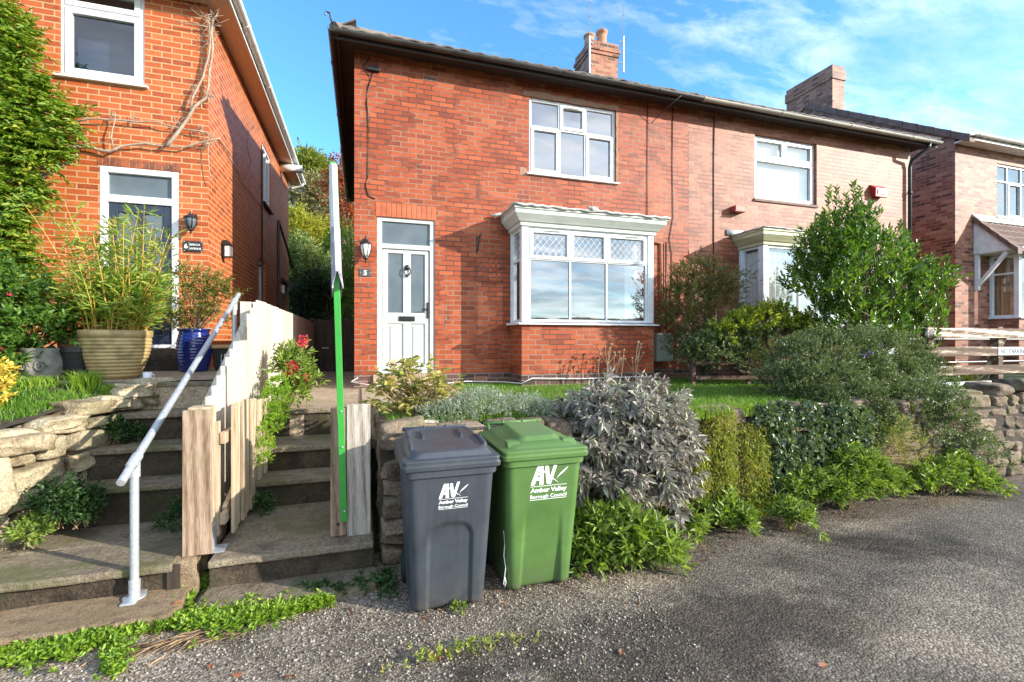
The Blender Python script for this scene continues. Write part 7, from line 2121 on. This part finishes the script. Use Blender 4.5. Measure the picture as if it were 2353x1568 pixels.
# things hanging over the retaining wall
for lab, x0, x1, ytop, ybot in (('yellowish hanging moss strand next to the sage bush', 1588, 1632, 1050, 1220), ('broad yellow-green hanging moss curtain, middle of three', 1636, 1692, 958, 1205), ('yellow-green hanging moss curtain beside the ivy', 1714, 1766, 980, 1190)):
    a, b = at(x0, ytop, 3.66), at(x1, ybot, 3.66); Ps = []; Ds = []
    nt_ = int(26 * (b.x - a.x) / 0.25)
    for q in range(nt_):
        X = R.random(); xq = a.x + (b.x - a.x) * X + R.uniform(-0.03, 0.03); zt = a.z + R.uniform(-0.02, 0.06); zb = b.z + (a.z - b.z) * R.choice([0, 0.05, 0.1, 0.2, 0.35, 0.5]) * R.random() * 1.6
        yo = 3.72 - 0.11 * math.sin(PI * X) ** 0.5 * R.uniform(0.4, 1.1); ph = R.uniform(0, 6.28); nb = int(170 * (zt - zb) / 0.7)
        Z = NR.random(nb); rr = 0.018 + 0.016 * np.abs(np.sin(Z * 7 + ph))
        Ps.append(np.stack([xq + 0.025 * np.sin(Z * 6 + ph) + NR.normal(size=nb) * rr, yo + 0.05 * Z + NR.normal(size=nb) * rr, zb + (zt - zb) * Z], axis=1))
        Ds.append(np.stack([NR.normal(size=nb) * 0.7, -np.abs(NR.normal(size=nb)) * 0.7, -0.7 + NR.normal(size=nb) * 0.6], axis=1))
    P = np.concatenate(Ps); D = np.concatenate(Ds); nb = len(P)
    t = thing('hanging_moss', lab, 'moss', ((a.x + b.x) / 2, 3.75, 0.98)); leaf_mesh('strands', P, D, rnd_len(nb, 0.042, 0.5), rnd_len(nb, 0.009), M['moss'], t, six=False)
    P2 = np.stack([a.x + (b.x - a.x) * NR.random(300), 3.66 + NR.random(300) * 0.26, np.full(300, 0.97)], axis=1); grass('top_grass', P2, rnd_len(300, 0.12, 0.5), 0.006, M['weedbright'], t, lean=1.0)
t = thing('ivy', 'dark ivy covering the retaining wall below the grey-green shrub', 'climber', (4.6, 3.72, 0.0))
cls = [cl(x, y, 3.68, r, 0.09) for x, y, r in ((1790, 985, 45), (1850, 985, 50), (1910, 1000, 50), (1800, 1040, 45), (1860, 1050, 55), (1790, 1100, 45), (1840, 1110, 50), (1920, 1060, 50), (1970, 1000, 42), (1800, 1150, 40), (1900, 1110, 40), (1750, 960, 30), (1980, 1050, 38), (2010, 1000, 32), (1780, 965, 35), (1800, 948, 28), (1860, 950, 30), (1920, 955, 30), (1980, 962, 30), (2035, 975, 28))]
n = 9000; P, N_ = clump_pts(cls, n, 0.75); N_[:, 1] = -np.abs(N_[:, 1]) - 0.5
D = NR.normal(size=(n, 3)) * 0.7 + np.array([0, -0.25, -0.7]); ref = N_
leaf_mesh('foliage', P, D, rnd_len(n, 0.04, 0.45), rnd_len(n, 0.036, 0.4), M['ivy'], t, droop=0.2, upref=0.4)
bush('trailing_shrub', 'twiggy green shrub trailing down the stones below the white gravel board', 'shrub', (6.6, 3.85, 0.9),
     [cl(x, y, 3.65, r, 0.14) for x, y, r in ((2160, 930, 35), (2200, 950, 40), (2180, 990, 42), (2230, 1000, 36), (2150, 1010, 30), (2210, 1040, 35), (2250, 1040, 30), (2180, 920, 35), (2120, 900, 30), (2290, 1060, 22), (2270, 1020, 25))], 560, 9, 0.09, 0.034, 0.014, 'hebe', 'drytwig', 40, 0.008, 0.003, shell=0.3, up=0.2)
for (lab, px, py, r, h, n) in (('low yellowish weeds at the foot of the retaining wall by the right edge', 2310, 1068, 26, 0.10, 60),):
    g = gnd(px, py); bush('weed_clump', lab, 'weeds', V3(g), [(g.x, g.y, 0.06, 0.25, 0.15, 0.08)], n, 6, 0.06, 0.04, 0.016, 'moss', 'drytwig', 0, low=0.0)
t = bush('dry_plant', 'brown dried twiggy plant on the stones right of the ivy', 'plant', (5.2, 3.75, 0.4),
     [cl(x, y, 3.6, r, 0.12) for x, y, r in ((2020, 1010, 36), (2050, 1050, 40), (2090, 1080, 36), (2060, 990, 30), (2100, 1030, 32), (2000, 1060, 28))], 420, 6, 0.12, 0.03, 0.008, 'moss', 'drytwig', 90, 0.006, 0.003, shell=0.3, up=0.4, six=False)
# leafy weeds along the foot of the wall
weeds = [('broad-leaved weed clump at the foot of the sage bush beside the green bin', [(1420, 1245, 62, 3.2), (1370, 1230, 45, 3.35), (1480, 1260, 55, 3.15), (1440, 1295, 45, 3.1), (1360, 1280, 40, 3.2), (1520, 1290, 36, 3.05)], 330, 0.085, 0.026),
         ('low weed clump under the leftmost hanging moss', [(1560, 1215, 34, 3.5), (1590, 1230, 26, 3.4)], 90, 0.06, 0.02),
         ('nettle-like weed clump below the middle hanging moss', [(1680, 1195, 36, 3.5), (1700, 1215, 26, 3.4), (1640, 1210, 26, 3.5)], 120, 0.065, 0.024),
         ('small weed plant standing out on the asphalt edge', [(1815, 1192, 24, 3.3), (1840, 1200, 16, 3.25)], 70, 0.06, 0.022),
         ('bright green weed clump at the foot of the ivy', [(1850, 1125, 34, 3.55), (1890, 1150, 34, 3.5), (1820, 1140, 28, 3.55)], 130, 0.055, 0.022),
         ('tall leafy weed mound right of the ivy foot', [(1960, 1090, 50, 3.5), (2010, 1110, 48, 3.45), (1970, 1130, 46, 3.4), (2050, 1130, 34, 3.4), (1920, 1130, 40, 3.45)], 420, 0.062, 0.024),
         ('glossy leafy weed mound near the right edge of the lane', [(2170, 1105, 45, 3.5), (2220, 1110, 42, 3.5), (2130, 1120, 36, 3.45), (2260, 1120, 28, 3.45), (2200, 1085, 36, 3.6)], 330, 0.062, 0.026)]
for lab, cs, n, L, W in weeds:
    cc = [cl(x, y, Y, r, 0.16) for x, y, r, Y in cs]
    cc = [(c[0], c[1], max(c[2], c[5] * 0.55), c[3], c[4], c[5]) for c in cc]
    bush('weed_clump', lab, 'weeds', (cc[0][0], cc[0][1] + 0.05, 0.0), cc, n, 10, 0.10, L, W, 'weed', 'drytwig', 14, 0.005, 0.003, ang=1.1, up=0.6, shell=0.4, low=-0.3)
bush('weed_clump', 'tiny weed sprouting from the asphalt in front of the grey bin', 'weeds', V3(gnd(1055, 1405)), [(*V3(gnd(1055, 1405)), 0.04, 0.04, 0.04)], 9, 6, 0.03, 0.03, 0.016, 'weed', 'drytwig', 0, low=0.0)

# weeds along the kerb of the slabs
def strip(lst, n, sx, sy, mat, L, W, k, name, label):
    pts = []
    tot = [((Vector(lst[i + 1]) - Vector(lst[i])).length) for i in range(len(lst) - 1)]
    for _ in range(n):
        i = R.choices(range(len(tot)), tot)[0]; f = R.random(); p = Vector(lst[i]).lerp(Vector(lst[i + 1]), f)
        den = 0.6 + 0.4 * math.sin(p.x * 7.0 + 0.6)
        if R.random() > 0.72 + 0.4 * math.sin(p.x * 11 + 2 * math.sin(p.x * 5)) and n > 300: continue
        if R.random() < 0.12: den *= 2.4
        pts.append((p.x + R.gauss(0, sx), p.y + R.gauss(0, sy * den), 0.004 + 0.035 * R.random()))
    n = len(pts); P = np.array(pts); N_ = np.tile(np.array([[0, -0.2, 1.0]]), (n, 1)); bs, ds = sprigs(P, N_, k, rnd_len(n, 0.025), 1.25, 0.7, 0.6, 0.35)
    ll = rnd_len(len(bs), L, 0.4); o = leaf_mesh(name, bs, ds, ll, ll * W, M[mat], None); prop(o, label, 'weeds', kind='stuff')
line = [V3(gnd(-150, 1560)), V3(gnd(120, 1495)), V3(gnd(250, 1470)), V3(gnd(380, 1440)), V3(gnd(480, 1432)), V3(gnd(560, 1425)), V3(gnd(660, 1412)), V3(gnd(745, 1392))]
strip(line, 4300, 0.03, 0.068, 'weedbright', 0.027, 0.5, 8, 'kerb_weeds', 'bright green weeds growing along the kerb of the front slabs')
line = [V3(gnd(395, 1415)), V3(gnd(425, 1375)), V3(gnd(470, 1345)), V3(gnd(500, 1350))]
strip(line, 230, 0.03, 0.04, 'weedbright', 0.04, 0.5, 8, 'joint_weeds', 'green weeds filling the joint between the two front slabs')
line = [V3(gnd(255, 1560)), V3(gnd(262, 1520)), V3(gnd(275, 1480))]
strip(line, 130, 0.03, 0.03, 'weedbright', 0.024, 0.5, 7, 'crack_weeds', 'low green weeds in the crack running out across the gravelly lane')
line = [V3(gnd(700, 1345, 0.05)), V3(gnd(800, 1350, 0.05)), V3(gnd(880, 1335)), V3(gnd(905, 1375))]
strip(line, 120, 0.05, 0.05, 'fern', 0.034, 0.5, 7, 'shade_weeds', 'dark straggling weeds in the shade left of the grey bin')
line = [V3(gnd(960, 1530)), V3(gnd(1060, 1500)), V3(gnd(1150, 1480)), V3(gnd(1200, 1500))]
strip(line, 60, 0.10, 0.05, 'moss', 0.022, 0.5, 6, 'lane_weeds', 'scattered mossy weeds on the lane in front of the bins')
# dead grass thatch on the kerb
P = np.array([(gnd(440, 1470).x + R.gauss(0, 0.16), gnd(440, 1470).y + R.gauss(0, 0.035), 0.006 + 0.02 * R.random()) for _ in range(150)])
D = np.stack([-0.8 + NR.normal(size=150) * 0.35, -0.35 + NR.normal(size=150) * 0.3, NR.normal(size=150) * 0.12 - 0.05], axis=1)
o = leaf_mesh('dead_grass', P, D, rnd_len(150, 0.15, 0.4), 0.0035, M['drytwig'], None, six=False, droop=0.1); prop(o, 'matted dead brown grass at the kerb edge', 'dead grass', kind='stuff')
# ferny plants in the shaded steps
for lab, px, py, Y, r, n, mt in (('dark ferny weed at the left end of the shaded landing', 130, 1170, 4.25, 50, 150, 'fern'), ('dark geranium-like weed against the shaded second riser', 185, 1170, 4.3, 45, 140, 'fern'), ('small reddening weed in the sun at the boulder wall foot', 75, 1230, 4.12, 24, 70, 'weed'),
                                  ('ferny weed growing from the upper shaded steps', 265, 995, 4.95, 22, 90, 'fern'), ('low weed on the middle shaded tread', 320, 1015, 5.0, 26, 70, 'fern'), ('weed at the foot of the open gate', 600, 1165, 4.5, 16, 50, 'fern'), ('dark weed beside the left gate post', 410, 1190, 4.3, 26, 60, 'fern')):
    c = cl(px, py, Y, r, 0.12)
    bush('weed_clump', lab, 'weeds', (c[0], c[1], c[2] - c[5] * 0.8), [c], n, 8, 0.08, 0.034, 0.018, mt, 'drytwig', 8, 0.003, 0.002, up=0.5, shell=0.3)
# fallen leaves
LV = [(1010, 1520), (300, 1310, 0.256), (560, 1548), (810, 1405), (1880, 1530), (1425, 1505), (650, 1560), (420, 1385, 0.086), (985, 1425), (480, 1540), (1470, 1390)]
for i, q in enumerate(LV):
    z = q[2] if len(q) > 2 else 0.006
    g = gnd(q[0], q[1], z); a = R.uniform(0, 6.28)
    o = leaf_mesh('fallen_leaf', np.array([V3(g)]), np.array([(math.cos(a), math.sin(a), 0.1)]), 0.055, 0.028, M['deadleaf'], None, org=V3(g))
    prop(o, ['russet fallen leaf on the asphalt in front of the bins', 'orange fallen leaf on the left landing slab', 'brown fallen leaf low on the gravelly lane', 'red fallen leaf beside the right front slab', 'brown fallen leaf at lower right of the lane', 'pale fallen leaf on the dark asphalt', 'small fallen leaf at the bottom edge of the lane',
              'red fallen leaf by the handrail base', 'fallen leaf near the foot of the grey bin', 'reddish fallen leaf on the gravel below the kerb weeds', 'tiny fallen leaf on the open asphalt'][i], 'leaf')

# ------------------------------------------------------------------ trees on the hillside behind
def hill_tree(name, label, x, y, crown, n, k, L, mat, trunk_h, tr=0.12, slen=0.5, W=0.5):
    z0 = hill_z(x, y)
    t = thing(name, label, 'tree', (x, y, z0))
    P, N_ = clump_pts(crown, n, 0.35); bs, ds = sprigs(P, N_, k, rnd_len(n, slen), 0.9, 0.4, 0.8)
    ll = rnd_len(len(bs), L, 0.35); leaf_mesh('crown', bs, ds, ll, ll * W, M[mat], t, six=False)
    mb = MB(); c = crown[0]; mb.tube([(x, y, z0 - 0.3), (x + 0.1, y, z0 + trunk_h * 0.5), (c[0], c[1], c[2])], [tr, tr * 0.8, tr * 0.4], n=8); mb.build('trunk', M['bark'], t, smooth=True)
    stems('limbs', [(x + 0.05, y, z0 + trunk_h * R.uniform(0.4, 0.9)) for _ in range(14)], [tuple(P[i]) for i in NR.choice(n, 14)], tr * 0.4, 0.02, M['bark'], t)
    return t
def crown_px(lst, Y, ry=None): return [cl(x, y, Y, r, ry) for x, y, r in lst]
hill_tree('olive_tree', 'olive-green tree topping the wooded slope between the houses', -3.3, 38, crown_px([(712, 385, 28), (735, 400, 26), (690, 405, 24), (720, 415, 34), (755, 425, 20), (700, 360, 10)], 38, 1.6), 900, 8, 0.26, 'olive', 2.5)
hill_tree('scrubby_tree', 'grey-brown scrubby tree below the olive-green tree', -3.2, 31, crown_px([(715, 450, 42), (690, 440, 34), (745, 460, 34), (725, 490, 40), (680, 480, 30), (765, 500, 28)], 31, 1.6), 1100, 8, 0.16, 'scrub', 1.6)
hill_tree('golden_tree', 'yellow autumn tree in the middle of the wooded slope', -2.7, 24, crown_px([(690, 540, 36), (715, 560, 36), (735, 590, 32), (700, 590, 34), (680, 520, 28), (760, 600, 28), (745, 545, 24)], 24, 1.1), 1200, 8, 0.13, 'goldtree', 1.2)
hill_tree('variegated_shrub', 'pale variegated climber-covered tree beside the orange house corner', -2.1, 18.5, crown_px([(690, 610, 30), (715, 620, 28), (680, 640, 26), (705, 650, 30), (735, 640, 28), (690, 580, 22), (675, 600, 20)], 18.5, 0.8), 1100, 8, 0.11, 'variegated', 1.0)
hill_tree('red_tree', 'red-leaved autumn tree behind the left corner of the red house', -0.5, 19.5, crown_px([(790, 400, 20), (800, 430, 24), (775, 425, 16), (795, 470, 28), (805, 510, 26), (775, 460, 14), (800, 540, 18), (760, 430, 9), (820, 390, 26), (840, 440, 34)], 19.5, 0.9), 620, 9, 0.12, 'redtree', 3.5)
hill_tree('dark_conifer', 'dark conifer low behind the passage gate', -1.2, 17.6, crown_px([(715, 680, 32), (745, 660, 26), (690, 700, 28), (735, 700, 34), (760, 690, 26), (700, 730, 34), (755, 730, 34)], 17.6, 0.7), 1300, 8, 0.09, 'conifer', 1.0)
hill_tree('green_hedge_tree', 'bright green clipped columnar hedge tree beside the red house wall', -0.35, 16.9, crown_px([(800, 640, 18), (805, 600, 20), (800, 680, 20), (800, 720, 20), (790, 560, 24), (820, 620, 26), (830, 680, 30)], 16.9, 0.5), 1000, 8, 0.07, 'hedge', 1.0)
hill_tree('green_tree', 'deep green bushy tree behind the estate sign', -1.1, 21, crown_px([(755, 630, 26), (770, 600, 28), (785, 570, 30), (745, 610, 20), (775, 650, 24)], 21, 0.9), 900, 8, 0.10, 'shrubmid', 1.4)
# scrub that clothes the rest of the slope
n = 9000
x = NR.uniform(-26, 8, n); y = 17.2 + 30 * NR.random(n) ** 1.3
z = np.array([hill_z(a, b) for a, b in zip(x, y)]) + NR.random(n) * (0.3 + 0.05 * (y - 17))
P = np.stack([x, y, z], axis=1); N_ = np.tile(np.array([[0, -0.5, 1.0]]), (n, 1)); bs, ds = sprigs(P, N_, 7, rnd_len(n, 0.4), 1.0, 0.5, 0.5)
ll = rnd_len(len(bs), 0.22, 0.4); o = leaf_mesh('hillside_scrub', bs, ds, ll, ll * 0.5, M['olive'], None, six=False); prop(o, 'scrub covering the slope behind the houses', 'scrub', kind='stuff')
# greenery glimpsed under the weathered fence
bush('shrub', 'bright green shrub seen through the gap under the weathered rails', 'shrub', (9.3, 5.35, 1.0), [cl(2190, 868, 5.3, 22, 0.2), (9.6, 5.4, 1.05, 0.3, 0.2, 0.14), (8.9, 5.4, 1.05, 0.3, 0.2, 0.14), (10.6, 5.5, 1.0, 0.4, 0.25, 0.14)], 260, 7, 0.08, 0.045, 0.022, 'ivyyellow', 'bark', 8)

# brown litter gathered where the lane meets the planting
n = 1100
LN = [gnd(905, 1385), gnd(1150, 1380), gnd(1360, 1335), gnd(1560, 1310), gnd(1700, 1240), gnd(1900, 1190), gnd(2120, 1165), gnd(2330, 1110)]
pts = []
for _ in range(n):
    i = R.randrange(len(LN) - 1); p = LN[i].lerp(LN[i + 1], R.random())
    if R.random() < 0.35 + 0.6 * math.sin(p.x * 3.1) ** 2: pts.append((p.x + R.gauss(0, 0.06), p.y + R.gauss(0, 0.07) + 0.03, 0.004 + 0.008 * R.random()))
P = np.array(pts); n = len(P); D = NR.normal(size=(n, 3)); D[:, 2] *= 0.12
o = leaf_mesh('leaf_litter', P, D, rnd_len(n, 0.028, 0.6), rnd_len(n, 0.009, 0.5), m_leaf('litter', [(0.05, 0.03, 0.018), (0.13, 0.07, 0.035), (0.26, 0.16, 0.08), (0.30, 0.11, 0.05)], 0.8, 0.05), None, six=False, droop=0.02)
prop(o, 'brown leaf litter gathered where the lane meets the planting', 'leaf litter', kind='stuff')
# loose grit on the worn margin of the lane
n = 9000
cx0_ = NR.uniform(-2.6, 1.8, n); cy0_ = 3.26 - np.abs(NR.normal(size=n)) * 0.75
keep = (cy0_ > 0.9)
cx0_, cy0_ = cx0_[keep], cy0_[keep]; n = len(cx0_)
sz = 0.0032 + 0.0065 * NR.random(n) ** 2.2
oc = np.array([(1, 0, 0), (0, 1, 0), (-1, 0, 0), (0, -1, 0), (0, 0, 0.8), (0, 0, -0.8)])
th = NR.random(n) * 6.28; st_ = 0.6 + 0.8 * NR.random(n)
V = np.zeros((n, 6, 3))
ox = oc[None, :, 0] * st_[:, None]; oy = oc[None, :, 1]
V[:, :, 0] = ox * np.cos(th)[:, None] - oy * np.sin(th)[:, None]; V[:, :, 1] = ox * np.sin(th)[:, None] + oy * np.cos(th)[:, None]; V[:, :, 2] = oc[None, :, 2]
V = V * (1 + 0.35 * NR.normal(size=(n, 6, 1))).clip(0.5, 1.6) * sz[:, None, None] + np.stack([cx0_, cy0_, sz * 0.45], axis=1)[:, None, :]
b = (np.arange(n) * 6)[:, None]
F = np.concatenate([b + np.array([[i, (i + 1) % 4, 4]]) for i in range(4)] + [b + np.array([[(i + 1) % 4, i, 5]]) for i in range(4)])
o = np_mesh('gravel', V.reshape(-1, 3), [F], m_leaf('grit', [(0.13, 0.105, 0.08), (0.28, 0.235, 0.185), (0.46, 0.40, 0.33)], 0.8, 0.0)); prop(o, 'loose pale grit scattered over the worn lane', 'gravel', kind='stuff')
# ------------------------------------------------------------------ light and sky
TRAVEL = Vector((-1.0, 0.72, -0.43)).normalized()
S = -TRAVEL
EL = math.asin(S.z); AZ = math.atan2(S.x, S.y)
ld = bpy.data.lights.new('sun', 'SUN'); ld.energy = 3.8; ld.angle = math.radians(0.55); ld.color = (1.0, 0.93, 0.82)
lo = bpy.data.objects.new('sun', ld); COL.objects.link(lo)
lo.rotation_euler = TRAVEL.to_track_quat('-Z', 'Y').to_euler(); lo.location = (20, -15, 20)

w = bpy.data.worlds.new('World'); SC.world = w; w.use_nodes = True
nt = w.node_tree; nt.nodes.clear()
def N(t, **k):
    n = nt.nodes.new(t)
    for a, b in k.items(): setattr(n, a, b)
    return n
out = N('ShaderNodeOutputWorld'); bg = N('ShaderNodeBackground')
sky = N('ShaderNodeTexSky'); sky.sky_type = 'NISHITA'; sky.sun_disc = False; sky.sun_elevation = EL; sky.sun_rotation = AZ
sky.air_density = 1.0; sky.dust_density = 0.4; sky.ozone_density = 2.5
bg.inputs['Strength'].default_value = 0.15
tc = N('ShaderNodeTexCoord'); sp = N('ShaderNodeSeparateXYZ'); nt.links.new(tc.outputs['Generated'], sp.inputs[0])
def mth(op, a, b=0.0, clamp=False):
    n = N('ShaderNodeMath', operation=op, use_clamp=clamp)
    for i, v in enumerate((a, b)):
        if isinstance(v, (int, float)): n.inputs[i].default_value = v
        else: nt.links.new(v, n.inputs[i])
    return n.outputs[0]
zc = mth('ADD', mth('MAXIMUM', sp.outputs[2], 0.0), 0.16)
cx_ = mth('DIVIDE', sp.outputs[0], zc); cy_ = mth('DIVIDE', sp.outputs[1], zc)
cb_ = N('ShaderNodeCombineXYZ'); nt.links.new(cx_, cb_.inputs[0]); nt.links.new(cy_, cb_.inputs[1])
mp = N('ShaderNodeMapping'); nt.links.new(cb_.outputs[0], mp.inputs[0]); mp.inputs['Rotation'].default_value = (0, 0, 0.6); mp.inputs['Scale'].default_value = (1.0, 2.1, 1); mp.inputs['Location'].default_value = (1.3, 0.4, 0)
n1 = N('ShaderNodeTexNoise'); n1.inputs['Scale'].default_value = 3.6; n1.inputs['Detail'].default_value = 9; n1.inputs['Roughness'].default_value = 0.64; n1.inputs['Distortion'].default_value = 0.25
nt.links.new(mp.outputs[0], n1.inputs['Vector'])
n2 = N('ShaderNodeTexNoise'); n2.inputs['Scale'].default_value = 0.6; n2.inputs['Detail'].default_value = 3; nt.links.new(mp.outputs[0], n2.inputs['Vector'])
# cloudier to the south-east, mirrored in the panes and boosted for fill; clear north-west
side = mth('ADD', mth('MULTIPLY', sp.outputs[0], 0.20), mth('ADD', mth('MULTIPLY', sp.outputs[1], -0.31), mth('MULTIPLY', mth('ABSOLUTE', sp.outputs[1]), 0.06)))
cf = mth('ADD', mth('ADD', mth('MULTIPLY', n1.outputs['Fac'], 0.70), mth('MULTIPLY', n2.outputs['Fac'], 0.35)), side)
rp_ = N('ShaderNodeValToRGB'); rp_.color_ramp.elements[0].position = 0.42; rp_.color_ramp.elements[0].color = (0, 0, 0, 1); rp_.color_ramp.elements[1].position = 1.02; rp_.color_ramp.elements[1].color = (0.8, 0.8, 0.8, 1)
nt.links.new(cf, rp_.inputs[0])
tint = N('ShaderNodeMix', data_type='RGBA', blend_type='MULTIPLY'); tint.inputs[0].default_value = 1.0; tint.inputs[7].default_value = (0.68, 1.18, 1.46, 1)
nt.links.new(sky.outputs[0], tint.inputs[6])
mxc = N('ShaderNodeMix', data_type='RGBA'); nt.links.new(rp_.outputs[0], mxc.inputs[0]); nt.links.new(tint.outputs[2], mxc.inputs[6]); cc_ = N('ShaderNodeValToRGB'); cc_.color_ramp.elements[0].position = 0.36; cc_.color_ramp.elements[0].color = (4.6, 4.6, 4.7, 1); cc_.color_ramp.elements[1].position = 0.6; cc_.color_ramp.elements[1].color = (10.2, 9.9, 9.5, 1)
n3 = N('ShaderNodeTexNoise'); n3.inputs['Scale'].default_value = 1.4; n3.inputs['Detail'].default_value = 7; n3.inputs['Distortion'].default_value = 0.6; nt.links.new(mp.outputs[0], n3.inputs['Vector']); nt.links.new(n3.outputs['Fac'], cc_.inputs[0]); nt.links.new(cc_.outputs[0], mxc.inputs[7])
nt.links.new(mxc.outputs[2], bg.inputs[0]); nt.links.new(bg.outputs[0], out.inputs[0])

vs = SC.view_settings; vs.view_transform = 'Standard'; vs.look = 'None'; vs.gamma = 1.0; vs.exposure = 1.10; vs.use_curve_mapping = False
SC.render.film_transparent = False
cy = SC.cycles
cy.use_denoising = True
try: cy.denoiser = 'OPENIMAGEDENOISE'
except Exception: pass
cy.max_bounces = 7; cy.diffuse_bounces = 3; cy.glossy_bounces = 3; cy.transmission_bounces = 4; cy.transparent_max_bounces = 10
cy.caustics_reflective = False; cy.caustics_refractive = False
cy.sample_clamp_indirect = 6.0

# repeats share a group
GR = {'brick_house': 'brick houses along the lane', 'wheelie_bin': 'wheelie bins on the lane', 'plant_pot': 'pots on the terrace', 'weed_clump': 'weed clumps along the walls and steps', 'fallen_leaf': 'fallen leaves',
      'gate_post': 'gate posts', 'cable': 'cables on the house wall', 'tv_aerial': 'aerials', 'hanging_moss': 'hanging moss on the retaining wall', 'dry_stone_wall': 'dry stone walls', 'wall_lantern': 'black wall lanterns',
      'grass_tuft': 'grass tufts in the left bed', 'stone_steps': 'flights of stone steps', 'boulder': 'rocks on the wall top', 'number_plaque': 'house number plaques', 'wall_box': 'small boxes on the walls'}
for o in list(SC.objects):
    if o.parent is None and o.get('label'):
        k = o.name.split('.')[0]
        if k in GR: o['group'] = GR[k]
